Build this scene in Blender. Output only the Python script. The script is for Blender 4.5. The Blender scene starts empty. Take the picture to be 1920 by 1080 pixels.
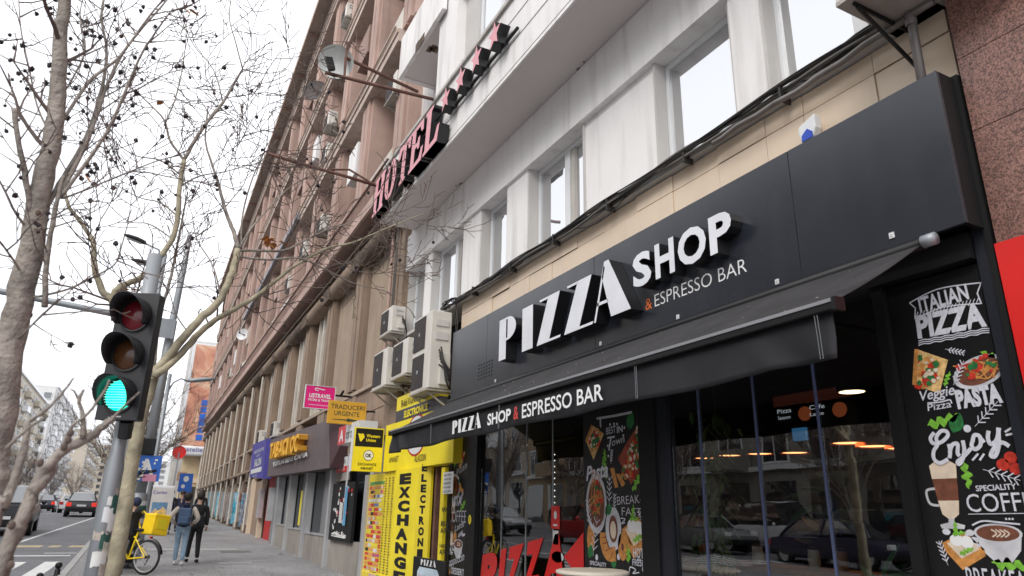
import bpy, math, random
from math import sin, cos, pi, radians
from mathutils import Vector, Matrix
random.seed(7)
sc = bpy.context.scene
COL = sc.collection
# ------------------------------------------------------------------ camera
CAMH = 1.68
RW = [[0.0]*3 for _ in range(3)]
def _n(a):
    l = math.sqrt(sum(t*t for t in a)); return [t/l for t in a]
FPX = 1297.76
dY = _n((248-960, 953-540, FPX)); dZ = _n((1040-960, -3400-540, FPX))
dX = [dY[1]*dZ[2]-dY[2]*dZ[1], dY[2]*dZ[0]-dY[0]*dZ[2], dY[0]*dZ[1]-dY[1]*dZ[0]]
RW = [dX, dY, dZ]
cam_d = bpy.data.cameras.new('camera'); cam = bpy.data.objects.new('camera', cam_d); COL.objects.link(cam)
rot = Matrix(((dX[0], -dX[1], -dX[2]), (dY[0], -dY[1], -dY[2]), (dZ[0], -dZ[1], -dZ[2])))
cam.matrix_world = Matrix.Translation((0, 0, CAMH)) @ rot.to_4x4()
cam_d.sensor_width = 36; cam_d.lens = FPX*36/1920; cam_d.clip_end = 2000; cam_d.clip_start = .05
cam_d.dof.use_dof = True; cam_d.dof.focus_distance = 8.0; cam_d.dof.aperture_fstop = 3.2
sc.camera = cam
# ------------------------------------------------------------------ sky, sun
W = bpy.data.worlds.new('World'); sc.world = W; W.use_nodes = True
nt = W.node_tree; nt.nodes.clear()
wo = nt.nodes.new('ShaderNodeOutputWorld'); bg = nt.nodes.new('ShaderNodeBackground')
sky = nt.nodes.new('ShaderNodeTexSky'); sky.sky_type = 'NISHITA'; sky.sun_disc = False
sky.sun_elevation = radians(42); sky.sun_rotation = radians(235)
hs = nt.nodes.new('ShaderNodeHueSaturation'); hs.inputs['Saturation'].default_value = .15
mx = nt.nodes.new('ShaderNodeMix'); mx.data_type = 'RGBA'; mx.inputs['Factor'].default_value = .86
mx.inputs['B'].default_value = (12.6, 12.9, 13.6, 1)
nt.links.new(sky.outputs[0], hs.inputs['Color']); nt.links.new(hs.outputs[0], mx.inputs['A'])
nt.links.new(mx.outputs['Result'], bg.inputs[0]); bg.inputs[1].default_value = .1
nt.links.new(bg.outputs[0], wo.inputs[0])
sd = bpy.data.lights.new('sun', 'SUN'); sd.energy = 1.35; sd.angle = radians(25); sd.color = (1, .96, .9)
so = bpy.data.objects.new('sun', sd); COL.objects.link(so)
so.rotation_euler = (radians(48), 0, radians(-55))
sc.view_settings.view_transform = 'Standard'; sc.view_settings.look = 'None'
sc.view_settings.exposure = 0.45; sc.view_settings.gamma = 1; sc.view_settings.use_curve_mapping = False
sc.cycles.max_bounces = 8; sc.cycles.transparent_max_bounces = 12
# ------------------------------------------------------------------ survey helpers (photo pixel -> point on a real plane)
def ray(x, y):
    c = (x-960, y-540, FPX); return [sum(RW[i][j]*c[j] for j in range(3)) for i in range(3)]
def onx(x, y, X): r = ray(x, y); t = X/r[0]; return (X, r[1]*t, r[2]*t+CAMH)
def ony(x, y, Y): r = ray(x, y); t = Y/r[1]; return (r[0]*t, Y, r[2]*t+CAMH)
def onz(x, y, Z): r = ray(x, y); t = (Z-CAMH)/r[2]; return (r[0]*t, r[1]*t, Z)
def gz(y): return .022*min(max(y, -40), 60)
def ong(x, y, off=0):
    r = ray(x, y); t = (CAMH-off)/(-r[2]+.022*r[1]); return (r[0]*t, r[1]*t, r[2]*t+CAMH)
# ------------------------------------------------------------------ materials
MATS = {}
def mat(name, col, rough=.6, metal=0, var=.12, vs=1.5, bump=0, bs=30, streak=0, spec=.5, emit=0, speck=0, alpha=1, dirt=(.05, .045, .04)):
    if name in MATS: return MATS[name]
    m = bpy.data.materials.new(name); m.use_nodes = True; t = m.node_tree; b = t.nodes['Principled BSDF']
    N = t.nodes.new; Lk = t.links.new
    geo = N('ShaderNodeNewGeometry')
    b.inputs['Roughness'].default_value = rough; b.inputs['Metallic'].default_value = metal
    b.inputs['Specular IOR Level'].default_value = spec
    cur = None
    def noise(scale, detail=4, vec=None):
        n = N('ShaderNodeTexNoise'); n.inputs['Scale'].default_value = scale; n.inputs['Detail'].default_value = detail
        Lk(vec or geo.outputs['Position'], n.inputs['Vector']); return n
    base = N('ShaderNodeRGB'); base.outputs[0].default_value = (*col, 1); cur = base.outputs[0]
    if var:
        n = noise(vs, 6); mr = N('ShaderNodeMapRange'); mr.inputs[1].default_value = .3; mr.inputs[2].default_value = .7
        mr.inputs[3].default_value = 1-var; mr.inputs[4].default_value = 1+var; Lk(n.outputs[0], mr.inputs[0])
        v = N('ShaderNodeVectorMath'); v.operation = 'SCALE'; Lk(cur, v.inputs[0]); Lk(mr.outputs[0], v.inputs['Scale']); cur = v.outputs[0]
    if speck:
        n = noise(speck, 2); cr = N('ShaderNodeMapRange'); cr.inputs[1].default_value = .38; cr.inputs[2].default_value = .62
        cr.inputs[3].default_value = .45; cr.inputs[4].default_value = 1.6; Lk(n.outputs[0], cr.inputs[0])
        v = N('ShaderNodeVectorMath'); v.operation = 'SCALE'; Lk(cur, v.inputs[0]); Lk(cr.outputs[0], v.inputs['Scale']); cur = v.outputs[0]
    if streak:
        mp = N('ShaderNodeMapping'); mp.inputs['Scale'].default_value = (5, 5, .5); Lk(geo.outputs['Position'], mp.inputs['Vector'])
        n = noise(1.0, 7, mp.outputs[0]); mr = N('ShaderNodeMapRange'); mr.inputs[1].default_value = .5; mr.inputs[2].default_value = .78
        mr.inputs[3].default_value = 0; mr.inputs[4].default_value = streak; Lk(n.outputs[0], mr.inputs[0])
        mi = N('ShaderNodeMix'); mi.data_type = 'RGBA'; Lk(mr.outputs[0], mi.inputs['Factor']); Lk(cur, mi.inputs['A'])
        mi.inputs['B'].default_value = (*dirt, 1); cur = mi.outputs['Result']
    Lk(cur, b.inputs['Base Color'])
    if rough > .15 and var:
        n = noise(vs*3, 4); mr = N('ShaderNodeMapRange'); mr.inputs[3].default_value = max(.03, rough*.8); mr.inputs[4].default_value = min(1, rough*1.2)
        Lk(n.outputs[0], mr.inputs[0]); Lk(mr.outputs[0], b.inputs['Roughness'])
    if bump:
        n = noise(bs, 5); bp = N('ShaderNodeBump'); bp.inputs['Strength'].default_value = bump; bp.inputs['Distance'].default_value = .02
        Lk(n.outputs[0], bp.inputs['Height']); Lk(bp.outputs[0], b.inputs['Normal'])
    if emit:
        b.inputs['Emission Color'].default_value = (*col, 1); b.inputs['Emission Strength'].default_value = emit
    MATS[name] = m; return m
def glass(name, tint=(.8, .85, .85), ior=1.5, refl=None, rough=0.0, under=None):
    if name in MATS: return MATS[name]
    m = bpy.data.materials.new(name); m.use_nodes = True; t = m.node_tree; t.nodes.clear()
    N = t.nodes.new; Lk = t.links.new; o = N('ShaderNodeOutputMaterial'); g = N('ShaderNodeBsdfGlossy'); g.inputs['Roughness'].default_value = rough
    mi = N('ShaderNodeMixShader')
    if under:
        u = N('ShaderNodeBsdfDiffuse'); u.inputs[0].default_value = (*under, 1)
    else:
        u = N('ShaderNodeBsdfTransparent'); u.inputs[0].default_value = (*tint, 1)
    if refl is None:
        g2 = N('ShaderNodeNewGeometry'); dt = N('ShaderNodeVectorMath'); dt.operation = 'DOT_PRODUCT'; Lk(g2.outputs['Incoming'], dt.inputs[0]); Lk(g2.outputs['Normal'], dt.inputs[1])
        def mth(op, a, b=None):
            q = N('ShaderNodeMath'); q.operation = op
            for i, v in enumerate((a, b)):
                if v is None: continue
                if isinstance(v, (int, float)): q.inputs[i].default_value = v
                else: Lk(v, q.inputs[i])
            return q.outputs[0]
        c_ = mth('POWER', mth('SUBTRACT', 1, mth('ABSOLUTE', dt.outputs['Value'])), 5); Lk(mth('ADD', mth('MULTIPLY', c_, 1-ior), ior), mi.inputs[0])
    else: mi.inputs[0].default_value = refl
    n = N('ShaderNodeTexNoise'); n.inputs['Scale'].default_value = 1.3; geo = N('ShaderNodeNewGeometry'); Lk(geo.outputs['Position'], n.inputs['Vector'])
    bp = N('ShaderNodeBump'); bp.inputs['Strength'].default_value = .04; bp.inputs['Distance'].default_value = .05; Lk(n.outputs[0], bp.inputs['Height']); Lk(bp.outputs[0], g.inputs['Normal'])
    Lk(u.outputs[0], mi.inputs[1]); Lk(g.outputs[0], mi.inputs[2]); Lk(mi.outputs[0], o.inputs[0])
    MATS[name] = m; return m
def C(name, r, g_, b, rough=.6, **k): return mat(name, (r, g_, b), rough, **k)
M = dict(
 white=C('white_render', .83, .81, .8, .85, var=.05, vs=.8, streak=.42, bump=.15, bs=14, dirt=(.32, .28, .25)),
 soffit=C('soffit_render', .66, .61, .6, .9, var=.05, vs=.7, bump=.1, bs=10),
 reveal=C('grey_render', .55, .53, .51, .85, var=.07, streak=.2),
 tile=C('beige_tile', .72, .58, .44, .45, var=.06, vs=.9, streak=.1, dirt=(.35, .25, .18)),
 joint=C('tile_joint', .12, .09, .07, .9),
 pvc=C('white_pvc', .7, .71, .72, .35, var=.03),
 oldwood=C('old_paint', .5, .47, .43, .7, streak=.4),
 signblk=C('anthracite_panel', .019, .022, .03, .21, var=.12, vs=1.6, spec=.68, streak=.08, dirt=(.09, .09, .11)),
 blk=C('black_metal', .009, .009, .01, .5, var=.1, spec=.3),
 frame=C('dark_frame', .016, .018, .025, .4, var=.1, spec=.4),
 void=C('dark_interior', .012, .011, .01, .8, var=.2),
 letter=C('silver_face', .72, .73, .77, .35, var=.06, vs=3, bump=.03, bs=4),
 letside=C('letter_side', .012, .012, .014, .35),
 led=C('white_paint', .8, .8, .8, .5, var=.03),
 orange=C('orange_paint', .75, .16, .03, .5),
 awn=C('awning_fabric', .034, .032, .034, .85, var=.25, vs=3, bump=.15, bs=60, spec=.3, streak=.12, dirt=(.15, .14, .13)),
 awnhilite=C('awning_bar_highlight', .3, .3, .32, .4, metal=.3),
 valance=C('valance_fabric', .02, .02, .023, .7, spec=.3, var=.15, vs=3, bump=.12, bs=5),
 granite=C('red_granite', .2, .105, .085, .35, var=.18, speck=105, vs=5),
 red=C('red_panel', .68, .02, .018, .35, var=.1, streak=.12, dirt=(.3, .05, .04)),
 cable=C('cable', .025, .022, .02, .6), cable2=C('grey_cable', .13, .12, .11, .6),
 pipe=C('drain_pipe', .22, .2, .19, .5, metal=.3, streak=.4),
 acw=C('ac_cream', .66, .63, .57, .5, var=.05, streak=.3, dirt=(.3, .25, .2)), acgrille=C('ac_grille', .06, .05, .05, .6), acshelf=C('ac_shelf', .42, .39, .35, .7, streak=.5, dirt=(.12, .06, .03)),
 rust=C('rusty_steel', .13, .06, .045, .8, var=.3, vs=6),
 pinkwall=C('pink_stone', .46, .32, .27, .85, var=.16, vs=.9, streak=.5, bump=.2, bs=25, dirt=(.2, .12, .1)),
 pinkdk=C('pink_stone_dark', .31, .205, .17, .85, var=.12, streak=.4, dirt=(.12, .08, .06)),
 slab=C('slab_edge', .52, .42, .36, .85, var=.1, streak=.5, dirt=(.2, .14, .11)),
 soff2=C('loggia_soffit', .3, .25, .22, .9, var=.15, vs=.5),
 stone=C('brown_stone', .28, .205, .15, .85, var=.16, vs=1.1, streak=.45, bump=.35, bs=18, dirt=(.12, .085, .06)),
 stone2=C('brown_stone_light', .38, .3, .23, .85, var=.12, vs=1.3, streak=.35, bump=.3, bs=20, dirt=(.2, .15, .11)),
 stonedk=C('sooty_stone', .12, .085, .06, .9, var=.25, vs=2, bump=.5, bs=12, streak=.3),
 fin=C('pale_fin', .62, .57, .5, .7, streak=.4, dirt=(.25, .18, .13)),
 greyshop=C('grey_shop_paint', .22, .22, .23, .7, var=.1, streak=.3), plinth=C('concrete_plinth', .3, .27, .24, .85, var=.15, streak=.4, bump=.3),
 alu=C('aluminium', .5, .5, .51, .4, metal=.4, streak=.2),
 yellow=C('yellow_panel', .9, .73, .02, .4, var=.08, vs=2.5, streak=.12, dirt=(.5, .42, .15)), ydark=C('yellow_shade', .78, .62, .02, .45),
 black=C('black_paint', .008, .008, .008, .6, var=.05, spec=.3), sgrey=C('dark_grey_band', .06, .06, .075, .5),
 magenta=C('magenta', .75, .01, .2, .4, var=.02), ochre=C('ochre_sign', .66, .35, .03, .5, var=.05), bluep=C('purple_blue', .07, .06, .3, .5, var=.05),
 tabac=C('taupe_panel', .12, .095, .1, .5, var=.1, streak=.25, dirt=(.2, .17, .17)), tabacd=C('dark_maroon', .045, .015, .02, .5), goldy=C('amber_letters', .95, .5, .04, .45, var=.03), reddoor=C('red_door', .45, .012, .015, .5),
 pink=C('pink_face', .72, .3, .34, .5, var=.06, vs=5), 
 asphalt=C('asphalt', .13, .13, .138, .8, var=.15, vs=.5, speck=60, bump=.2, bs=90), pave=C('pavement_asphalt', .23, .225, .225, .85, var=.2, vs=.8, speck=45, streak=.12, bump=.15, bs=70),
 kerb=C('kerb_stone', .34, .33, .32, .8, var=.12, bump=.2), paint=C('road_paint', .62, .62, .6, .7, var=.15, vs=4), ypaint=C('worn_yellow', .45, .36, .2, .7, var=.25, vs=4),
 bark=C('pale_bark', .27, .235, .205, .85, var=.4, vs=9, bump=.9, bs=38), bark2=C('plane_bark', .34, .3, .21, .8, var=.42, vs=6, bump=.6, bs=25), twig=C('twig', .12, .085, .072, .8, var=.15, vs=9), berry=C('seed_ball', .03, .022, .025, .9), leaf=C('dead_leaf', .42, .17, .05, .8),
 steel=C('galvanised', .3, .32, .34, .5, metal=.4, var=.08, streak=.2), tlblack=C('signal_black', .022, .023, .026, .45, var=.08),
 rubber=C('rubber', .015, .015, .016, .7), ybike=C('yellow_bike', .85, .6, .01, .4), ybag=C('yellow_bag', .9, .6, .01, .55, var=.06, vs=6, bump=.1, bs=15),
 blkcloth=C('black_cloth', .012, .012, .015, .85, bump=.3, bs=30), jeans=C('light_jeans', .27, .38, .5, .85, var=.15, vs=9, bump=.3, bs=40), fleece=C('cream_fleece', .62, .54, .46, .95, bump=.5, bs=60), navy=C('navy_cloth', .015, .022, .06, .8, bump=.3, bs=30), bluebag=C('blue_grey_bag', .06, .1, .18, .8, var=.1), skin=C('skin', .5, .3, .22, .6), hair=C('hair', .02, .014, .01, .7), shoe=C('white_shoe', .7, .7, .7, .6),
 bluesign=C('blue_sign', .02, .12, .5, .5), paper=C('paper', .7, .7, .68, .7, var=.1, vs=12), paper2=C('torn_paper', .45, .4, .35, .8, var=.3, vs=14),
 wood=C('bar_wood', .4, .2, .08, .5, var=.2, vs=3), copper=C('copper', .6, .2, .08, .3, metal=.8), leafg=C('plant_leaf', .03, .1, .035, .45, var=.3, vs=8), leafl=C('vine_leaf', .1, .16, .04, .6, var=.3, vs=8),
 lamp=mat('lamp_glow', (1, .42, .15), emit=3.2, var=0), lampd=mat('warm_disc', (1, .72, .4), emit=5, var=0),
 green_on=mat('green_light', (.0, .85, .55), .3, emit=1.1, var=0), redoff=C('red_lens', .16, .012, .018, .2, var=.1), amberoff=C('amber_lens', .1, .04, .015, .2, var=.1), greenhood=C('hood_inside', .02, .12, .09, .5),
 creamt=C('cream_table', .62, .56, .47, .4, var=.06), tvblue=mat('screen_blue', (.05, .2, .4), emit=.35, var=0), tvtext=mat('screen_white', (.6, .65, .7), emit=.5, var=0),
)
M['shopglass'] = glass('shop_glass', (.9, .92, .92), .17)
M['skyglass'] = glass('coated_window_glass', refl=.68, under=(.34, .35, .37))
M['darkglass'] = glass('dark_window_glass', refl=.22, under=(.03, .035, .04))
M['carglass'] = glass('car_glass', refl=.3, under=(.02, .025, .028))
# ------------------------------------------------------------------ objects
def link(o, parent=None):
    COL.objects.link(o)
    if parent: o.parent = parent
    return o
def tag(o, label=None, cat=None, group=None, kind=None):
    for k, v in (('label', label), ('category', cat), ('group', group), ('kind', kind)):
        if v: o[k] = v
    return o
def thing(name, label, cat, loc=(0, 0, 0), rz=0, group=None):
    o = bpy.data.objects.new(name, None); o.empty_display_size = .2; COL.objects.link(o)
    o.location = loc; o.rotation_euler = (0, 0, rz); return tag(o, label, cat, group)
def wloc(p):
    v = Vector((0, 0, 0))
    while p: v += Vector(p.location); p = p.parent
    return v
class MB:
    def __init__(s): s.v = []; s.f = []; s.m = []; s.cur = 0
    def add(s, vs, fs):
        n = len(s.v); s.v += [tuple(p) for p in vs]; s.f += [tuple(i+n for i in f) for f in fs]; s.m += [s.cur]*len(fs); return s
    def box(s, x0, x1, y0, y1, z0, z1):
        if x0 > x1: x0, x1 = x1, x0
        if y0 > y1: y0, y1 = y1, y0
        if z0 > z1: z0, z1 = z1, z0
        return s.add([(x0, y0, z0), (x1, y0, z0), (x1, y1, z0), (x0, y1, z0), (x0, y0, z1), (x1, y0, z1), (x1, y1, z1), (x0, y1, z1)],
              [(0, 3, 2, 1), (4, 5, 6, 7), (0, 1, 5, 4), (1, 2, 6, 5), (2, 3, 7, 6), (3, 0, 4, 7)])
    def quad(s, a, b, c, d): return s.add([a, b, c, d], [(0, 1, 2, 3)])
    def prism(s, pts, vec):     # polygon pts (3D) swept by vec
        n = len(pts); q = [tuple(Vector(p)+Vector(vec)) for p in pts]
        return s.add(list(pts)+q, [tuple(range(n))[::-1], tuple(range(n, 2*n))]+[(i, (i+1) % n, n+(i+1) % n, n+i) for i in range(n)])
    def tube(s, pts, r, n=8, cap=True):
        pts = [Vector(p) for p in pts]; rs = r if isinstance(r, (list, tuple)) else [r]*len(pts)
        base = len(s.v); k = len(pts); prev = None; vs = []
        for i, p in enumerate(pts):
            t = (pts[min(i+1, k-1)]-pts[max(i-1, 0)])
            t = t.normalized() if t.length > 1e-9 else Vector((0, 0, 1))
            if prev is None: a = t.orthogonal().normalized()
            else:
                a = prev-t*prev.dot(t); a = a.normalized() if a.length > 1e-6 else t.orthogonal().normalized()
            prev = a; b = t.cross(a)
            for j in range(n):
                an = 2*pi*j/n; vs.append(p+(a*cos(an)+b*sin(an))*rs[i])
        fs = [(i*n+j, i*n+(j+1) % n, (i+1)*n+(j+1) % n, (i+1)*n+j) for i in range(k-1) for j in range(n)]
        if cap: fs += [tuple(range(n))[::-1], tuple((k-1)*n+j for j in range(n))]
        return s.add(vs, fs)
    def lathe(s, c, prof, n=16, axis=(0, 0, 1), a0=0, a1=2*pi):   # prof [(r,h)]
        ax = Vector(axis).normalized(); u = ax.orthogonal().normalized()
        if abs(ax.z) < .9: u = ax.cross(Vector((0, 0, 1))).normalized()
        w = ax.cross(u); c = Vector(c); full = abs(a1-a0-2*pi) < 1e-6; m = n if full else n+1
        vs = [c+ax*h+(u*cos(a0+(a1-a0)*j/n)+w*sin(a0+(a1-a0)*j/n))*r for (r, h) in prof for j in range(m)]
        fs = []
        for i in range(len(prof)-1):
            for j in range(n):
                j2 = (j+1) % m if full else j+1
                fs.append((i*m+j, i*m+j2, (i+1)*m+j2, (i+1)*m+j))
        return s.add(vs, fs)
    def ball(s, c, r, n=8, k=6, sc_=(1, 1, 1)):
        vs = []; fs = []; c = Vector(c)
        for i in range(k+1):
            th = pi*i/k
            for j in range(n):
                ph = 2*pi*j/n; vs.append(c+Vector((sin(th)*cos(ph)*sc_[0], sin(th)*sin(ph)*sc_[1], cos(th)*sc_[2]))*r)
        for i in range(k):
            for j in range(n): fs.append((i*n+j, i*n+(j+1) % n, (i+1)*n+(j+1) % n, (i+1)*n+j))
        return s.add(vs, fs)
    def build(s, name, m, parent=None, local=False, smooth=False, bevel=0):
        me = bpy.data.meshes.new(name)
        o_ = Vector((0, 0, 0)) if (local or parent is None) else wloc(parent)
        me.from_pydata([tuple(Vector(p)-o_) for p in s.v], [], s.f)
        ms = m if isinstance(m, (list, tuple)) else [m]
        for q in ms: me.materials.append(M[q] if isinstance(q, str) else q)
        if len(ms) > 1: me.polygons.foreach_set('material_index', s.m)
        if smooth: me.polygons.foreach_set('use_smooth', [True]*len(me.polygons))
        me.update(); o = bpy.data.objects.new(name, me); link(o, parent)
        if bevel:
            b = o.modifiers.new('b', 'BEVEL'); b.width = bevel; b.segments = 2; b.limit_method = 'ANGLE'
        return o
def box(name, m, parent, x0, x1, y0, y1, z0, z1, local=False, bevel=0):
    return MB().box(x0, x1, y0, y1, z0, z1).build(name, m, parent, local=local, bevel=bevel)
def struct(mb, name, m, smooth=False): return tag(mb.build(name, m, smooth=smooth), kind='structure')
def copy_tree(o, parent=None):
    c = o.copy(); COL.objects.link(c); c.parent = parent
    for ch in list(o.children): copy_tree(ch, c)
    return c
# ------------------------------------------------------------------ lettering
_tc = {}
def textgeo(s, ext=0, off=0, shear=0, space=1):
    key = (s, ext, off, shear, space)
    if key in _tc: return _tc[key]
    c = bpy.data.curves.new('t', 'FONT'); c.body = s; c.size = 1; c.extrude = ext; c.offset = off; c.shear = shear; c.space_character = space
    c.resolution_u = 3; c.fill_mode = 'BOTH' if ext else 'FRONT'
    o = bpy.data.objects.new('t', c); COL.objects.link(o)
    me = bpy.data.meshes.new_from_object(o)
    vs = [tuple(v.co) for v in me.vertices]; fs = [tuple(p.vertices) for p in me.polygons]
    bpy.data.objects.remove(o); bpy.data.curves.remove(c); bpy.data.meshes.remove(me)
    _tc[key] = (vs, fs); return _tc[key]
class Fr:   # a plane frame: origin O, right R, up U, normal N
    def __init__(s, O, R=(0, -1, 0), U=(0, 0, 1)):
        s.O = Vector(O); s.R = Vector(R).normalized(); s.U = Vector(U).normalized(); s.N = s.R.cross(s.U).normalized()
    def __call__(s, u, v, w=0): return tuple(s.O+s.R*u+s.U*v+s.N*w)
def text(mb, s, F, u, v, h, w=None, lift=.003, bold=.0, shear=0, ext=0, center=False, rot=0, space=1):
    """text s with cap height h, baseline at (u,v) in frame F; w = fitted width"""
    vs, fs = textgeo(s, ext, bold, shear, space)
    if not vs: return
    x0 = min(p[0] for p in vs); x1 = max(p[0] for p in vs); y0 = min(p[1] for p in vs); y1 = max(p[1] for p in vs)
    k = h/.73; kx = k if w is None else w/(x1-x0)
    ox = u if not center else u-(x1-x0)*kx/2
    cr, sr = cos(rot), sin(rot); out = []; lift += len(mb.f)*4e-6
    for p in vs:
        a = (p[0]-x0)*kx; b = p[1]*k
        if center: a += -(x1-x0)*kx/2; a2 = a*cr-b*sr; b2 = a*sr+b*cr; out.append(F(u+a2, v+b2, lift+p[2]))
        else: out.append(F(ox+a*cr-b*sr, v+a*sr+b*cr, lift+p[2]))
    mb.add(out, fs)
def poly(mb, F, pts, lift=.002, ext=0):
    if ext: mb.prism([F(a, b, lift) for a, b in pts], tuple(F.N*ext))
    else: mb.add([F(a, b, lift) for a, b in pts], [tuple(range(len(pts)))])
def rect(mb, F, u0, v0, u1, v1, lift=.002): poly(mb, F, [(u0, v0), (u1, v0), (u1, v1), (u0, v1)], lift)
def ell(mb, F, u, v, a, b=None, lift=.002, n=24, rot=0):
    b = a if b is None else b
    poly(mb, F, [(u+a*cos(t)*cos(rot)-b*sin(t)*sin(rot), v+a*cos(t)*sin(rot)+b*sin(t)*cos(rot)) for t in [2*pi*i/n for i in range(n)]], lift)
def smooth_path(pts, n=6):
    out = []; P = [pts[0]]+list(pts)+[pts[-1]]
    for i in range(1, len(P)-2):
        p0, p1, p2, p3 = [Vector(q) for q in P[i-1:i+3]]
        for k in range(n):
            t = k/n; out.append(.5*((2*p1)+(-p0+p2)*t+(2*p0-5*p1+4*p2-p3)*t*t+(-p0+3*p1-3*p2+p3)*t**3))
    out.append(Vector(P[-2])); return out
def stroke(mb, F, pts, w, lift=.003, sm=True, w2=None):
    P = smooth_path(pts, 9) if sm and len(pts) > 2 else [Vector(p) for p in pts]
    n = len(P); L = []
    for i, p in enumerate(P):
        t = P[min(i+1, n-1)]-P[max(i-1, 0)]; t = t.normalized() if t.length > 0 else Vector((1, 0)); nn = Vector((-t[1], t[0]))
        ww = w if w2 is None else w+(w2-w)*i/(n-1)
        L.append((p+nn*ww/2, p-nn*ww/2))
    for i in range(n-1):
        q = lift+len(mb.f)*6e-6; mb.add([F(*L[i][0], q), F(*L[i][1], q), F(*L[i+1][1], q), F(*L[i+1][0], q)], [(0, 1, 2, 3)])
# ================================================================== GROUND
def strip(mb, x0, x1, ys, dz=0):
    for a, b in zip(ys, ys[1:]): mb.quad((x0, a, gz(a)+dz), (x1, a, gz(a)+dz), (x1, b, gz(b)+dz), (x0, b, gz(b)+dz))
YS = [-60, -40, -20, 0, 10, 20, 30, 40, 50, 60, 100, 200, 420]
KX = -.95
struct_ground = MB(); strip(struct_ground, -420, 420, [-420]+YS[:-1]+[420, 900], -.2); struct(struct_ground, 'ground', 'asphalt')
m_ = MB(); strip(m_, KX, 5.6, YS); struct(m_, 'pavement', 'pave')
m_ = MB(); strip(m_, -16.5, KX-.15, YS, -.12); struct(m_, 'road', 'asphalt')
m_ = MB(); strip(m_, -22.4, -16.65, YS); struct(m_, 'far_pavement', 'pave')
for nm, a, b in (('kerb', KX-.15, KX), ('far_kerb', -16.65, -16.5)):
    kk = thing(nm, None, None); kk['kind'] = 'structure'
    proto = None
    for i in range(0, 46):
        y = 8+i*1.4 if nm == 'kerb' else -10+i*2.0; L_ = 1.385 if nm == 'kerb' else 1.98
        mb = MB(); mb.add([(a, y, gz(y)-.16), (b, y, gz(y)-.16), (b, y+L_, gz(y+L_)-.16), (a, y+L_, gz(y+L_)-.16), (a+.01, y, gz(y)+.012), (b-.003, y, gz(y)+.012), (b-.003, y+L_, gz(y+L_)+.012), (a+.01, y+L_, gz(y+L_)+.012)],
            [(0, 3, 2, 1), (4, 5, 6, 7), (0, 1, 5, 4), (1, 2, 6, 5), (2, 3, 7, 6), (3, 0, 4, 7)]); mb.build('kerb_stone', 'kerb', kk)
# pavement joints, patches and a drain cover
m_ = MB()
for (x0, x1, y0, y1) in ((-.9, 4.3, 13.0, 13.02), (-.9, 4.3, 24.1, 24.13), (1.9, 1.915, 6, 60)):
    strip(m_, x0, x1, [y0, y1] if y1-y0 < 1 else [6, 20, 40, 59], .004)
struct(m_, 'pavement_joint', 'cable2')
m_ = MB(); strip(m_, .6, 3.1, [23.9, 24.6], .005); strip(m_, 2.1, 2.9, [19.4, 19.8], .005); struct(m_, 'pavement_patch', 'kerb')
m_ = MB(); strip(m_, 2.5, 3.35, [23.0, 23.6], .008); struct(m_, 'drain_cover', 'cable2')
m_ = MB()
for k in range(26):   # gum spots, stains and hairline cracks
    x, y = random.uniform(0, 4.1), random.uniform(13, 40); r = random.uniform(.03, .09)
    m_.add([(x+r*cos(t)*random.uniform(.6, 1.3), y+r*1.5*sin(t)*random.uniform(.6, 1.3), gz(y+r*1.5*sin(t))+.009) for t in [i*2*pi/7 for i in range(7)]], [tuple(range(7))])
for (x, y) in ((2.6, 15), (1.2, 20), (3.0, 27), (.4, 31)):
    for s_ in range(9):
        x2, y2 = x+random.uniform(-.25, .25), y+random.uniform(.1, .5); m_.quad((x, y, gz(y)+.0085), (x+.015, y, gz(y)+.0085), (x2+.015, y2, gz(y2)+.0085), (x2, y2, gz(y2)+.0085)); x, y = x2, y2
o = struct(m_, 'pavement_stain', 'asphalt')
# road paint
m_ = MB()
for i in range(14):
    x = -1.38-i*.72
    for (y0, y1) in ((18.0, 21.9),):
        m_.quad((x-.12-.34, y0, gz(y0)-.116), (x-.12, y0, gz(y0)-.116), (x, y1, gz(y1)-.116), (x-.34, y1, gz(y1)-.116))
struct(m_, 'crosswalk', 'paint')
m_ = MB()
def line(ax, ay, bx, by, w):
    n = max(1, int(abs(by-ay)/5))
    for i in range(n):
        t0, t1 = i/n, (i+1)/n; x0, y0, x1, y1 = ax+(bx-ax)*t0, ay+(by-ay)*t0, ax+(bx-ax)*t1, ay+(by-ay)*t1
        m_.quad((x0-w/2, y0, gz(y0)-.116), (x0+w/2, y0, gz(y0)-.116), (x1+w/2, y1, gz(y1)-.116), (x1-w/2, y1, gz(y1)-.116))
line(-3.25, 27.6, -1.95, 56, .13); line(-1.95, 56, -1.4, 90, .12); line(-6.4, 28, -5.2, 90, .12); line(-9.6, 24, -9.0, 120, .14)
line(-3.3, 8, -3.3, 15, .13); line(-6.5, -8, -6.5, 14, .12)
m_.quad((-2.0, 24.6, gz(24.6)-.115), (-1.2, 24.6, gz(24.6)-.115), (-1.2, 24.75, gz(24.75)-.115), (-2.0, 24.75, gz(24.75)-.115))
m_.quad((-9.4, 23.6, gz(23.6)-.115), (-1.3, 23.6, gz(23.6)-.115), (-1.3, 23.9, gz(23.9)-.115), (-9.4, 23.9, gz(23.9)-.115))
struct(m_, 'lane_marking', 'paint')
m_ = MB()
for x0, x1 in ((-3.2, -2.35), (-2.15, -1.85), (-1.6, -1.15), (-4.6, -3.6)):
    m_.quad((x0, 27.0, gz(27)-.114), (x1, 27.0, gz(27)-.114), (x1+.05, 27.8, gz(27.8)-.114), (x0+.05, 27.8, gz(27.8)-.114))
struct(m_, 'yellow_marking', 'ypaint')
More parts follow.
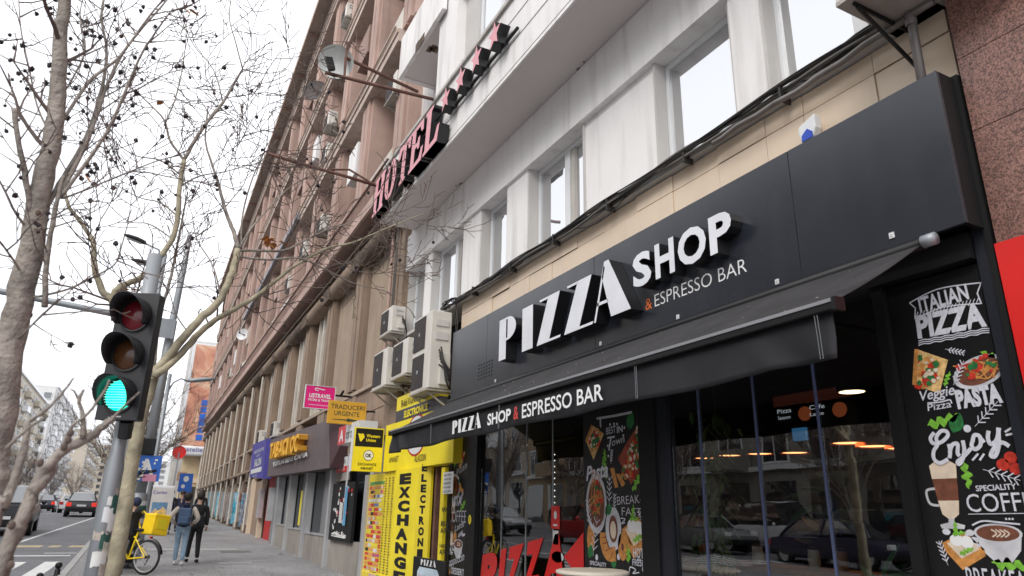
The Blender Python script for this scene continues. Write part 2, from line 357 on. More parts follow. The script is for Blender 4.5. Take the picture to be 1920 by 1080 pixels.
# ================================================================== WHITE BUILDING WITH THE PIZZA SHOP
XW = 4.4
wb = thing('hotel_building', 'white rendered corner building with beige tiles above the pizza shop and a long balcony', 'building', (4.4, 8, 0))
Y0, Y1 = 2.12, 13.9
# window strip z 5.12 .. 6.57: openings given by y ranges (from survey), the rest are panels and piers
wins = [(13.35, 12.3, 1), (11.95, 10.43, 2), (9.72, 8.75, 1), (8.1, 6.61, 2), (5.2, 4.02, 1), (3.66, 2.2, 2)]
zb, zt = 5.13, 6.57
# solid wall pieces between openings
edges = [13.9]+[e for w in wins for e in w[:2]]+[2.12]
for i in range(0, len(edges), 2):
    a, b = edges[i], edges[i+1]
    if a-b < .02: continue
    wide = a-b > 1.0
    box('wall_panel' if wide else 'pier', 'white', wb, XW+(.03 if wide else -.01), XW+.4, b, a, zb, zt)
box('lintel_band', 'white', wb, XW-.06, XW+.4, Y0, Y1, zt, 7.36)
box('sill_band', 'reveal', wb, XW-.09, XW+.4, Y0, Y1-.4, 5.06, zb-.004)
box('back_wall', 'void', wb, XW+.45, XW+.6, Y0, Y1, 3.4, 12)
for (a, b, kind) in wins:
    fr = MB(); X0 = XW+.16; X1 = XW+.24; t = .07
    fr.box(X0, X1, b, b+t, zb+.002, zt-.002); fr.box(X0, X1, a-t, a, zb+.002, zt-.002); fr.box(X0, X1, b+t, a-t, zb+.002, zb+t); fr.box(X0, X1, b+t, a-t, zt-t, zt-.002)
    if kind == 2: m = (a+b)/2-.1; fr.box(X0-.01, X1, m-.06, m+.06, zb+t, zt-t)
    wf = fr.build('window', 'pvc', wb, bevel=.008)
    if kind == 2:
        box('pane', 'skyglass', wf, X0+.03, X0+.045, m+.062, a-t, zb+t, zt-t); box('pane', 'skyglass', wf, X0+.05, X0+.065, b+t, m-.062, zb+t, zt-t)
        box('sash', 'oldwood', wf, X0+.012, X0+.06, m-.16, m-.07, zb+t+.002, zt-t-.002)
    else: box('pane', 'skyglass', wf, X0+.03, X0+.045, b+t, a-t, zb+t, zt-t)
    box('curtain', 'pvc', wf, X0+.2, X0+.21, b, a, zb, zt-.1)
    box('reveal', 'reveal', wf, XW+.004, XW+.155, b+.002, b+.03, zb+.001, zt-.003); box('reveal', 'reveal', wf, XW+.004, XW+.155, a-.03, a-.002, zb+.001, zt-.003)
# beige tile band
box('tile_backing', 'joint', wb, XW+.005, XW+.3, Y0, 10.35, 3.9, 5.055)
tp = None; y = 10.33; rows = [(4.0, 4.86), (4.872, 5.045)]
tm = {}
ty = [10.33, 9.75, 9.17, 8.58, 7.98, 7.38, 6.76, 6.16, 5.55, 4.95, 4.3, 3.72, 3.32, 2.68, 2.12]
for r, (z0, z1) in enumerate(rows):
    for a, b in zip(ty, ty[1:]):
        key = (round(a-b, 2), r)
        if key not in tm:
            tm[key] = MB().box(0, .02, -(a-b)+.006, 0, z0, z1).build('tile', 'tile', wb, local=True); o = tm[key]
        else:
            o = tm[key].copy(); COL.objects.link(o)
        o.location = (XW-.015+random.uniform(-.003, .003)-4.4, a-8, 0); o.rotation_euler = (0, random.uniform(-.002, .002), random.uniform(-.003, .003))
# balcony / fascia 7.37 .. 8.6
XB = 3.61
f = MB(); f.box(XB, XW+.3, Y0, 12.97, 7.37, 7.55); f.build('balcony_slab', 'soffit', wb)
f = MB(); f.box(XB-.005, XB+.14, Y0, 12.975, 7.41, 8.6); f.build('parapet', 'white', wb)
f = MB(); f.box(XB-.03, XB+.0, Y0, 12.98, 7.355, 7.41); f.build('drip_edge', 'white', wb)
f = MB(); f.box(XB-.05, XB+.2, Y0, 12.99, 8.6, 8.66); f.build('coping', 'oldwood', wb)
f = MB(); f.box(XB-.012, XB, Y0, 12.975, 7.45, 7.455); f.box(XB-.012, XB, Y0, 12.975, 7.86, 7.866); f.box(XB-.012, XB, Y0, 12.975, 8.25, 8.256); f.build('shutter_line', 'cable2', wb)
box('parapet_end', 'white', wb, XB+.141, XW+.2, 12.85, 12.97, 7.551, 8.6)
# cracks / spots on the soffit
f = MB()
for (px, py) in ((985, 300), (1090, 125), (1125, 112), (1142, 80), (1185, 55), (1232, 8), (1018, 210), (955, 262), (915, 310), (1212, 28), (862, 345)):
    p = onz(px, py, 7.37)
    for k in range(5):
        q = (p[0]+random.gauss(0, .02), p[1]+random.gauss(0, .06)); r = random.uniform(.012, .035)
        f.add([(q[0]+r*cos(t)*random.uniform(.6, 1.3), q[1]+r*sin(t)*random.uniform(.6, 1.6), 7.367) for t in [i*pi/3.5 for i in range(7)]], [tuple(range(7))[::-1]])
f.build('flaking_spot', 'stone', wb)
# upper floor: wall set back at XW, pier and window flush with the parapet nearer than y=10.4
box('pier', 'white', wb, XB+.1, XW+.3, 9.55, 10.42, 8.661, 16)
box('upper_wall', 'white', wb, XW, XW+.4, 10.42, Y1, 7.36, 16)
box('upper_lining', 'reveal', wb, XB+.28, XB+.5, 8.95, 9.549, 8.661, 16)
for (a, b) in ((8.95, 7.3), (6.4, 4.8)):
    fr = MB(); X0 = XB+.3; X1 = X0+.08; t = .07; z0, z1 = 8.75, 10.6
    fr.box(X0, X1, b, b+t, z0, z1); fr.box(X0, X1, a-t, a, z0, z1); fr.box(X0, X1, b+t, a-t, z0, z0+t); fr.box(X0, X1, b+t, a-t, z1-t, z1); fr.box(X0-.01, X1, (a+b)/2-.04, (a+b)/2+.04, z0+t, z1-t)
    wf = fr.build('window', 'pvc', wb, bevel=.008); box('pane', 'skyglass', wf, X0+.03, X0+.045, (a+b)/2+.041, a-t-.001, z0+t, z1-t); box('pane', 'skyglass', wf, X0+.03, X0+.045, b+t+.001, (a+b)/2-.041, z0+t, z1-t)
box('upper_sill', 'reveal', wb, XB+.2, XB+.6, 2.2, 9.549, 8.661, 8.745)
box('upper_lintel', 'white', wb, XB+.12, XB+.9, 2.2, 9.549, 10.602, 16)
box('upper_pier', 'white', wb, XB+.12, XB+.9, 6.401, 7.299, 8.746, 10.601); box('upper_pier', 'white', wb, XB+.12, XB+.9, 2.2, 4.799, 8.746, 10.601)
# box balcony of the next floor
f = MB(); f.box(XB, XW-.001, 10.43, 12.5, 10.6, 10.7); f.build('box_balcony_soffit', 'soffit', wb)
f = MB(); f.box(XB-.02, XB+.06, 10.0, 12.52, 10.57, 11.6); f.box(XB+.061, XW-.002, 12.4, 12.52, 10.57, 11.6); f.build('box_balcony', 'white', wb)
f = MB()
for (px, py, s_) in ((787, 78, 1), (782, 84, 1), (792, 70, 1)):
    p = onx(px, py, XB-.03); f.box(XB-.03, XB-.018, p[1]-.09, p[1]+.09, p[2]-.13, p[2]+.06)
for (px, py) in ((812, 90), (806, 92), (818, 93)):
    p = onz(px, py, 10.6); f.box(p[0]-.05, p[0]+.05, p[1]-.1, p[1]+.1, 10.592, 10.599)
f.build('broken_render', 'stonedk', wb)
# body of the building to the roof (side seen from afar) and party wall
box('roof_mass', 'white', wb, XW+.61, 14, Y0, Y1, 3.5, 22)
box('upper_facade', 'white', wb, XW+.0, XW+.6, Y0, Y1-3.5, 16.01, 22)
# downpipe left corner
f = MB(); f.tube([(XW-.1, 13.95, 5.2), (XW-.1, 13.95, 12)], .05); f.build('corner_pipe', 'pipe', wb, smooth=True)
# ------------------------------------------------------------------ cable bundle
cb = thing('cable_bundle', 'thick bundle of black cables hanging along the wall under the windows', 'cables', (4.3, 8, 5))
def sagline(a, b, n, amp, off):
    pts = []
    for i in range(n+1):
        t = i/n; p = Vector(a).lerp(Vector(b), t); p.z += off[1]+amp*sin(t*pi*off[2]+off[3]); p.x += off[0]+.01*sin(t*31+off[3]); pts.append(p)
    return pts
for k in range(13):
    f = MB(); f.tube(sagline((XW-.13, 10.35, 5.08), (XW-.13, 2.15, 5.13), 60, random.uniform(.006, .035), (random.uniform(-.035, .02), random.uniform(-.04, .035), random.choice([7, 11, 15, 4]), random.uniform(0, 6))), random.choice([.007, .009, .012, .016]), 6, False)
    f.build('cable', random.choice(['cable', 'cable', 'cable2']), cb, smooth=True)
for (a, b, d) in (((XW-.12, 6.7, 5.08), (XW-.12, 5.5, 5.1), .14), ((XW-.12, 3.3, 5.12), (XW-.12, 2.5, 5.15), .1), ((XW-.12, 9.1, 5.08), (XW-.12, 7.9, 5.08), .06)):
    f = MB(); f.tube([Vector(a).lerp(Vector(b), t/12)+Vector((0, 0, -d*sin(pi*t/12))) for t in range(13)], .006, 5, False); f.build('loose_cable', 'cable', cb, smooth=True)
f = MB(); f.tube(sagline((XW-.17, 4.2, 5.0), (XW-.17, 2.1, 5.02), 20, .01, (0, 0, 3, 0)), .024, 10); f.build('conduit', 'pipe', cb, smooth=True)
for y in (9.6, 8.3, 7.1, 5.9, 4.6, 3.4): box('clip', 'cable', cb, XW-.17, XW-.05, y, y+.02, 5.0, 5.14)
# tangled coil near the AC units
f = MB()
for k in range(10):
    a0 = random.uniform(0, 6); r0 = random.uniform(.08, .2)
    f.tube([(XW-.15+random.uniform(-.04, .04), 10.62+1.9*r0*cos(a0+t*.55), 5.12+.35*r0*sin(a0+t*.55)) for t in range(11)], .008, 5, False)
f.tube([(XW-.12, 10.35, 5.05), (XW-.1, 10.3, 4.7), (XW-.12, 10.33, 4.3)], .012, 5); f.tube([(XW-.12, 10.5, 5.0), (XW-.1, 10.4, 4.8), (XW-.12, 10.28, 4.4)], .008, 5)
f.build('cable_coil', 'cable', cb, smooth=True)
# drain pipe at right
dp = thing('drain_pipe', 'grey vertical drain pipe between the tiled wall and red granite', 'pipe', (4.3, 2.2, 4))
f = MB(); f.tube([(4.22, 2.27, 4.35), (4.24, 2.27, 5.0), (4.3, 2.28, 5.3), (4.3, 2.3, 7.3)], .03, 10); f.build('pipe', 'pipe', dp, smooth=True)
f = MB(); f.lathe((4.23, 2.27, 4.95), [(.03, 0), (.038, .01), (.038, .09), (.03, .1)], 12); f.build('collar', 'pipe', dp, smooth=True)
# alarm siren
al = thing('alarm_siren', 'white and blue alarm siren box on the beige tiles above the black sign', 'alarm', (4.3, 3.1, 4.6))
_q = onx(1508, 262, 4.28); F = Fr((4.34, _q[1]+.03, _q[2]-.02))
f = MB(); poly(f, F, [(.015, .0), (.13, .0), (.16, .07), (.16, .19), (.0, .14), (-.005, .08)], .0, .08); f.build('housing', 'pvc', al, bevel=.012)
f = MB(); poly(f, F, [(.03, -.012), (.13, -.012), (.13, .04), (.09, .08), (.035, .04)], .081, .012); f.build('strobe', C('siren_blue', .01, .06, .45, .3), al)
# ================================================================== SHOP SIGN
ss = thing('shop_sign', 'long anthracite fascia sign with raised silver PIZZA SHOP letters', 'sign', (4.1, 6, 3.4))
xs, zs0, zs1 = 4.1, 3.385, 4.44
for a, b in ((9.98, 8.71), (8.705, 5.99), (5.985, 3.3), (3.295, 2.11)):
    box('sign_panel', 'signblk', ss, xs, xs+.03, b, a, zs0, zs1, bevel=.003)
box('sign_end', 'blk', ss, xs+.031, xs+.2, 2.11, 2.14, zs0, zs1); box('sign_end', 'blk', ss, xs+.031, xs+.2, 9.95, 9.98, zs0, zs1)
box('sign_back', 'blk', ss, xs+.032, XW+.0, 2.2, 9.9, zs0+.05, zs1-.06)
F = Fr((xs, 9.98, 0)); D2 = .15
def letter(pts_list, name='letter'):
    f = MB()
    for pts in pts_list: poly(f, F, pts, .004, D2)
    o = f.build(name, 'letside', ss); g = MB()
    for pts in pts_list: poly(g, F, pts, .004+D2+.002)
    g.build('letter_face', 'letter', o if False else ss)
def U(y): return 9.98-y
zl, h = 3.6, .55
def arcp(cx, cy, rx, ry, a0, a1, n=10): return [(cx+rx*cos(radians(a0+(a1-a0)*i/n)), cy+ry*sin(radians(a0+(a1-a0)*i/n))) for i in range(n+1)]
def put(polys, u0, w, hh=h, z=zl): return [[(u0+x*w, z+y*hh) for x, y in p] for p in polys]
P_ = [[(0, 0), (.42, 0), (.42, .44), (.42, 1), (0, 1)], [(.5, .44)]+arcp(.5, .72, .5, .28, -90, 90)+[(.5, .52)], [(.42, .44), (.5, .44), (.5, .5), (.42, .5)], [(.42, .95), (.5, .95), (.5, 1), (.42, 1)]]
I_ = [[(0, 0), (1, 0), (1, 1), (0, 1)]]
Z_ = [[(-.02, 0), (.52, 0), (1.0, 1), (.5, 1)], [(.12, .95), (.5, .95), (.5, 1), (.1, 1)], [(.52, 0), (1.0, 0), (1.03, .05), (.54, .05)]]
A_ = [[(.32, 1.12), (.45, 1.12), (1.0, 0), (.48, 0), (.25, .82)], [(0, 0), (.05, 0), (.34, 1.0), (.3, 1.06)], [(.08, .3), (.42, .3), (.4, .36), (.1, .36)]]
for shp, y, w in ((P_, 8.0, .47), (I_, 7.36, .27), (Z_, 6.98, .52), (Z_, 6.36, .55), (A_, 5.78, .63)): letter(put(shp, U(y), w))
def tletter(ch, u, w, z, hh, ext, face, side, par, bold=.035, lift=.0, FF=None):
    FF = FF or F; f = MB(); vs, fs = textgeo(ch, 1, bold, 0, 1)
    x0 = min(p[0] for p in vs); x1 = max(p[0] for p in vs); y0 = min(p[1] for p in vs); y1 = max(p[1] for p in vs)
    f.add([FF(u+(p[0]-x0)/(x1-x0)*w, z+(p[1]-y0)/(y1-y0)*hh, lift+(p[2]+1)/2*ext) for p in vs], fs); f.build('letter', side, par)
    vs, fs = textgeo(ch, 0, bold, 0, 1); g = MB()
    g.add([FF(u+(p[0]-x0)/(x1-x0)*w, z+(p[1]-y0)/(y1-y0)*hh, lift+ext+.003) for p in vs], fs); g.build('letter_face', face, par)
for ch, y, w in (('S', 5.13, .28), ('H', 4.79, .27), ('O', 4.47, .36), ('P', 4.07, .26)): tletter(ch, U(y), w, 3.79, .34, .13, 'letter', 'letside', ss)
f = MB(); text(f, 'ESPRESSO BAR', F, U(4.98), 3.595, .13, 1.17, bold=-.008); f.build('lettering', 'led', ss)
f = MB(); text(f, '&', F, U(5.12), 3.595, .12, .1); f.build('ampersand', 'orange', ss)
f = MB()
for i in range(6):
    for j in range(5): ell(f, F, U(8.95)+i*.085, 3.53+j*.05, .022, .016, n=8)
f.build('vent_holes', 'black', ss)
for (px, py) in ((1671, 441), (1456, 528), (1270, 594), (1125, 644), (928, 714)):
    p = onx(px, py, 4.09); o = box('sticker', 'pvc', ss, 4.092, 4.099, p[1]-.017, p[1]+.017, p[2]-.02, p[2]+.02); g = MB(); g.box(4.089, 4.0915, p[1]-.009, p[1]+.009, p[2]-.01, p[2]+.01); g.build('sticker_print', 'reveal', ss)
# frame column at right of the shop
sf = thing('pizza_shopfront', 'black framed shopfront of the pizza shop with tall glass panes and sliding doors', 'shopfront', (4.35, 6, .2))
box('end_post', 'frame', sf, 4.3, 4.5, 2.125, 2.195, -.1, 4.46)
box('end_post_edge', 'black', sf, 4.285, 4.5, 2.085, 2.123, -.1, 4.46)
G = 4.35
box('head_beam', 'blk', sf, 4.25, 4.5, 2.2, 10.2, 3.22, 3.384)
box('threshold', 'plinth', sf, 4.25, 4.6, 2.2, 10.2, 0, gz(6)+.12)
def post(a, b, m='blk', x0=4.28, x1=4.42): box('post', m, sf, x0, x1, b, a, .1, 3.22)
post(9.62, 9.32); post(5.55, 5.3); post(5.3, 5.15, 'frame', 4.3, 4.4); post(10.3, 10.2)
post(2.9, 2.82)
mull = [(4.75), (4.1), (3.5)]
for y in mull: box('mullion', C('blue_grey_mullion', .09, .11, .2, .35), sf, 4.34, 4.356, y-.008, y+.008, .15, 3.22)
ys_ = [5.15]+mull+[2.9]
for a, b in zip(ys_, ys_[1:]): box('pane', 'shopglass', sf, G, G+.008, b+.015, a-.015, .15, 3.22)
ys_ = [9.3, 8.62, 7.95, 7.3, 6.62, 5.56]
for a, b in zip(ys_, ys_[1:]): box('glass_door' if b > 6.6 else 'pane', 'shopglass', sf, G, G+.008, b+.008, a-.008, .12, 3.22)
for y in ys_[1:4]:
    box('door_edge', 'steel', sf, G-.004, G+.012, y-.007, y+.007, .12, 3.22)
# red PIZZA lettering on the doors
F = Fr((G-.004, 9.3, 0)); f = MB()
for shp, y, w in ((P_, 9.28, .4), (I_, 8.8, .2), (Z_, 8.52, .46), (Z_, 7.99, .46), (A_, 7.5, .5)):
    pass
for (ch, y, w) in (('P', 9.25, .48), ('I', 8.7, .16), ('Z', 8.5, .42), ('Z', 8.02, .42), ('A', 7.54, .5)):
    vs, fs = textgeo(ch, 0, .07, 0, 1); x0 = min(p[0] for p in vs); x1 = max(p[0] for p in vs); y0 = min(p[1] for p in vs); y1 = max(p[1] for p in vs)
    sl = .28
    f.add([F(9.3-y+(p[0]-x0)/(x1-x0)*w+(p[1]-y0)*.12, .6+(p[1]-y0)/(y1-y0)*.56+.168*(9.3-y+(p[0]-x0)/(x1-x0)*w), .002) for p in vs], fs)
f.build('red_lettering', 'red', sf)
f = MB(); poly(f, F, [(2.66, 1.53), (2.66, .98), (2.26, 1.26)], .0035); f.build('red_arrow', 'red', sf)
f = MB(); rect(f, F, 1.98, 1.55, 2.17, 1.8); f.build('red_sticker', 'red', sf); f = MB(); ell(f, F, 2.075, 1.7, .035, .045, .004); rect(f, F, 2.03, 1.58, 2.12, 1.6, .004); f.build('sticker_print', 'led', sf)
f = MB(); rect(f, F, 2.02, 1.38, 2.14, 1.53); f.build('paper_note', 'paper', sf)
f = MB(); ell(f, F, 2.12, 1.25, .13, .06); f.build('sticker', 'pvc', sf)
for i in range(22): pass
f = MB(); 
for i in range(16): f.ball((G+.1, 7.42, 1.35+i*.07), .008, 6, 4)
f.build('light_chain', mat('chain_glow', (1, .95, .85), emit=1.5, var=0), sf)
ys = thing('warning_sticker', 'small round yellow sticker on the black door post', 'sticker', (4.27, 9.45, 1.7)); FF = Fr((4.276, 9.47, 1.62)); f = MB(); ell(f, FF, 0, 0, .055, .065, .001); f.build('disc', 'yellow', ys); f = MB(); text(f, '!', FF, -.01, -.025, .05, lift=.003); f.build('lettering', 'black', ys)
# interior room
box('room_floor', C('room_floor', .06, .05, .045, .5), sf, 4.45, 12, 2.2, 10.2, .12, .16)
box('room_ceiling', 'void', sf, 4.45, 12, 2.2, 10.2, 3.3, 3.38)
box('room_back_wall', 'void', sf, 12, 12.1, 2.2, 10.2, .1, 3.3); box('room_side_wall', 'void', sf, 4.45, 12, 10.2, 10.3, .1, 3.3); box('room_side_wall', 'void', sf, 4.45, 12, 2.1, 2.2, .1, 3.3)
# ================================================================== AWNING
aw = thing('awning', 'dark grey fabric awning with lettered valance stretched over the pizza shop front', 'awning', (3.15, 6, 2.8))
XF, ZF, XA, ZA, ya, yb = 3.15, 2.8, 4.07, 3.33, 9.85, 2.36
mb = MB(); n = 30
for i in range(n+1):
    y = ya+(yb-ya)*i/n
    for j in range(9):
        t = j/8; sag = -.012*sin(pi*t)*(1+.4*sin(i*.9)); mb.v.append((XF+(XA-XF)*t, y, ZF+(ZA-ZF)*t+sag))
for i in range(n):
    for j in range(8): mb.f.append((i*9+j, i*9+j+1, (i+1)*9+j+1, (i+1)*9+j)); mb.m.append(0)
o = mb.build('canopy', 'awn', aw, smooth=True); so_ = o.modifiers.new('s', 'SOLIDIFY'); so_.thickness = .004
f = MB(); f.box(XF-.03, XF+.03, yb-.02, ya, ZF-.045, ZF+.0); f.build('front_bar', 'blk', aw, bevel=.008)
f = MB(); f.box(XF-.035, XF-.02, yb-.015, ya, ZF-.002, ZF+.018); f.build('bar_painted_highlight', 'awnhilite', aw)  # pale strip laid on as the highlight along the black bar
f = MB(); f.box(XF-.035, XF+.04, yb-.045, yb-.02, ZF-.05, ZF+.022); f.build('bar_end_cap', 'blk', aw)
f = MB(); f.box(XF-.035, XF+.04, ya, ya+.03, ZF-.05, ZF+.022); f.build('bar_end_cap', 'blk', aw)
f = MB(); f.tube([(XA-.0, 9.95, ZA), (XA-.0, 2.35, ZA)], .04, 10); f.build('roller_tube', 'blk', aw, smooth=True)
f = MB(); f.tube([(XA-.02, 2.35, ZA+.0), (XA-.02, 2.27, ZA)], .04, 12); f.build('roller_end', 'steel', aw, smooth=True)
# valance: wavy hanging strip
def val(y):  # x offset
    return .006*sin(y*3.1)+.006*sin(y*7.7+1)
mb = MB(); ny, nz = 150, 7
for i in range(ny+1):
    y = ya-.02+(yb-ya+.04)*i/ny
    for j in range(nz+1):
        t = j/nz; x = XF+.012+val(y)*t*1.2; fold = 0
        if y > 9.1: fold = .05*t*sin((y-9.1)*13+t*2.5)
        if y < 3.0: fold = .018*t*sin((y-2.3)*16+t*3.0)
        mb.v.append((x+fold, y, ZF-.045-t*.255-.01*t*sin(y*4)))
for i in range(ny):
    for j in range(nz): mb.f.append((i*(nz+1)+j, i*(nz+1)+j+1, (i+1)*(nz+1)+j+1, (i+1)*(nz+1)+j)); mb.m.append(0)
o = mb.build('valance', 'valance', aw, smooth=True); s2 = o.modifiers.new('s', 'SOLIDIFY'); s2.thickness = .003
F = Fr((XF-.022, ya, 0)); zv = 2.56
def VU(px, py=780): return ya-onx(px, py, XF-.022)[1]
def P(u, v): return (u, v)
f = MB(); uu = VU(848, 815)
for shp, w in ((P_, .145), (I_, .075), (Z_, .15), (Z_, .15), (A_, .16)):
    for pts in put(shp, uu, w, .15, zv): poly(f, F, pts, .002)
    uu += w+.025
text(f, 'SHOP', F, VU(914, 800), zv+.01, .115, VU(958, 787)-VU(914, 800), bold=.03)
text(f, 'ESPRESSO BAR', F, VU(979, 790), zv+.0, .135, VU(1131, 740)-VU(979, 790), bold=.012)
f.build('lettering', 'led', aw)
f = MB(); text(f, '&', F, VU(963, 795), zv+.005, .13, .1, bold=.01); f.build('ampersand', C('soft_red', .6, .05, .04, .5), aw)
for y in (8.2, 6.3, 4.05, 2.45):
    f = MB()
    for k in (0, .018):
        f.tube([(XF-.02, y+k, ZF-.05), (XF-.02+val(y)*.5, y+k, ZF-.17), (XF-.022+val(y), y+k, ZF-.29)], .0018, 4, False)
    f.build('seam', 'steel', aw)
for (y) in (8.6, 3.6):
    f = MB(); f.tube([(4.2, y, 3.2), (3.7, y-.5, 3.0), (3.2, y-.1, ZF-.03)], .022, 8); f.build('folding_arm', 'blk', aw)
f = MB()
for k in range(26):
    y = random.uniform(2.6, 9); t = random.uniform(.1, .9); p = (XF+(XA-XF)*t, y, ZF+(ZA-ZF)*t-.012*sin(pi*t)+.012); f.ball(p, random.uniform(.004, .011), 5, 3, (1, 1, .4))
o = f.build('debris', 'paper2', aw); o['kind'] = 'stuff'
# ================================================================== RED GRANITE BUILDING AT THE RIGHT
gb = thing('granite_building', 'polished red granite wall with a bright red panel at the right of the pizza shop', 'building', (4.3, 0, 0))
XG = 4.3
zj = [3.27, 4.03, 4.56, 5.6, 6.6, 7.6, 8.6, 9.6]
box('core', 'joint', gb, XG+.035, XG+3, -9, 2.07, -.4, 12)
for i, (a, b) in enumerate(zip(zj, zj[1:])):
    ys2 = [2.07, 1.25, .4, -.5, -1.4]
    for c, d in zip(ys2, ys2[1:]): box('granite_slab', 'granite', gb, XG, XG+.03, d+.004, c, a+.004, b, bevel=.002)
box('parapet_cap', 'tile', gb, XG-.05, XG+.3, -9, 2.07, 9.61, 9.8)
for (c, d) in ((2.07, .8), (.8, -.6)): box('red_panel', 'red', gb, XG-.03, XG+.029, d+.006, c, -.1, 3.265)
# ================================================================== POSTERS
G0 = G-.02
def leafp(f, F, u, v, L_, ang, w=.35, lift=.003):
    c, s_ = cos(ang), sin(ang); pts = [(0, 0), (.25, w*.8), (.5, w), (.8, w*.6), (1, 0), (.8, -w*.6), (.5, -w), (.25, -w*.8)]
    poly(f, F, [(u+(a*c-b*s_)*L_, v+(a*s_+b*c)*L_) for a, b in pts], lift)
def rocket(f, F, u, v, L_, ang, lift=.003):
    pts = []; n = 12; c, s_ = cos(ang), sin(ang); cv = random.uniform(-.25, .25); up_ = []; dn = []
    for i in range(n):
        t = i/(n-1); e_ = sin(pi*min(1, t*1.05))**.5; y0 = cv*t*t
        up_.append((t+random.uniform(-.02, .02), y0+(.035 if i % 3 == 0 else random.uniform(.13, .22))*e_)); dn.append((t+random.uniform(-.02, .02), y0-(.035 if i % 3 == 1 else random.uniform(.12, .22))*e_))
    pts = up_+dn[::-1]
    poly(f, F, [(u+(a*c-b*s_)*L_, v+(a*s_+b*c)*L_) for a, b in pts], lift)
def sprig(f, F, u, v, L_, ang, w=.006):
    c, s_ = cos(ang), sin(ang); stroke(f, F, [(u, v), (u+L_*c, v+L_*s_)], w*.5)
    for i in range(1, 6):
        t = i/6
        for sg in (1, -1): a2 = ang+sg*.8; p = (u+L_*t*c, v+L_*t*s_); stroke(f, F, [p, (p[0]+L_*.2*cos(a2), p[1]+L_*.2*sin(a2))], w)
CH = C('chalk_white', .62, .62, .68, .6, var=.12, vs=40)
GR = C('leaf_print', .18, .45, .04, .6, var=.3, vs=30); GD = C('basil_print', .02, .16, .04, .6, var=.4, vs=30)
CR = C('cheese_print', .7, .45, .18, .6, var=.35, vs=45); TR = C('tomato_print', .5, .03, .015, .6, var=.35, vs=40); BN = C('coffee_print', .16, .055, .03, .6, var=.3, vs=25)
FO = C('foam_print', .7, .58, .45, .6, var=.1, vs=20); CU = C('crockery_print', .55, .55, .58, .6, var=.2, vs=8); CRU = C('crust_print', .55, .24, .06, .6, var=.3, vs=30); MEAT = C('meat_print', .3, .06, .03, .6, var=.5, vs=50)
PB = C('poster_black', .006, .006, .007, .45, var=.1)
def blobs(par, F, inside, n, r, m, lift, name='garnish'):
    f = MB(); 
    for k in range(n):
        u, v = inside(); a = random.uniform(0, 6); rr = r*random.uniform(.6, 1.3)
        poly(f, F, [(u+rr*cos(a+t)*random.uniform(.7, 1.2), v+rr*sin(a+t)*random.uniform(.6, 1.1)) for t in [i*2*pi/9 for i in range(9)]], lift+.0001*k)
    o = f.build(name, m, par); o['kind'] = 'stuff'; return o
def pizza_slice(par, F, pts):
    f = MB(); poly(f, F, pts, .003); f.build('pizza_picture', CR, par)
    def ins():
        while 1:
            w = [random.random() for _ in pts]; w = [x**1.2 for x in w]; s_ = sum(w); u = sum(a*p[0] for a, p in zip(w, pts))/s_; v = sum(a*p[1] for a, p in zip(w, pts))/s_; return (u, v)
    size = max(p[0] for p in pts)-min(p[0] for p in pts)
    blobs(par, F, ins, 14, size*.1, CRU, .0035); blobs(par, F, ins, 12, size*.12, TR, .005); blobs(par, F, ins, 10, size*.09, GD, .0065); blobs(par, F, ins, 9, size*.06, FO, .0075)
    f = MB(); stroke(f, F, [pts[0], pts[1]], size*.12, .0085, False); f.build('crust_picture', CRU, par)
def pasta_plate(par, F, u, v, a, b, rot=0):
    f = MB(); ell(f, F, u, v, a, b, .003, rot=rot); f.build('plate_picture', CU, par)
    f = MB(); ell(f, F, u, v, a*.82, b*.8, .0035, rot=rot); f.build('plate_well_picture', BN, par)
    ins = lambda: (u+random.gauss(0, a*.33), v+b*.15+random.gauss(0, b*.3))
    f = MB()
    for k in range(22):
        p, q = ins(), ins(); stroke(f, F, [p, ((p[0]+q[0])/2+random.uniform(-.5, .5)*a*.6, (p[1]+q[1])/2+random.uniform(-.5, .5)*b), q], a*.05, .004+.00008*k)
    o = f.build('spaghetti_picture', CRU, par); o['kind'] = 'stuff'
    blobs(par, F, ins, 12, a*.13, TR, .0065); blobs(par, F, ins, 7, a*.11, GD, .008)
def coffee_glass(par, F, u, v, w, h_):
    parts = [('glass_picture', FO, [(-.5, 1), (-.3, 1.06), (0, 1.03), (.3, 1.06), (.5, 1), (.45, .78), (-.47, .78)]), ('coffee_picture', BN, [(-.47, .78), (.45, .78), (.38, .42), (-.38, .42)]),
             ('milk_picture', FO, [(-.38, .42), (.38, .42), (.3, .2), (.1, .13), (-.1, .13), (-.3, .2)]), ('foot_picture', CU, [(-.1, .13), (.1, .13), (.12, .07), (.45, .03), (.4, -.03), (-.4, -.03), (-.45, .03), (-.12, .07)])]
    for nme, m, pts in parts:
        f = MB(); poly(f, F, [(u+a*w, v+b*h_) for a, b in pts], .003); f.build(nme, m, par)
    f = MB(); stroke(f, F, [(u-.42*w, v+.62*h_), (u-.75*w, v+.58*h_), (u-.7*w, v+.38*h_), (u-.36*w, v+.34*h_)], w*.09, .0036); f.build('handle_picture', CU, par)
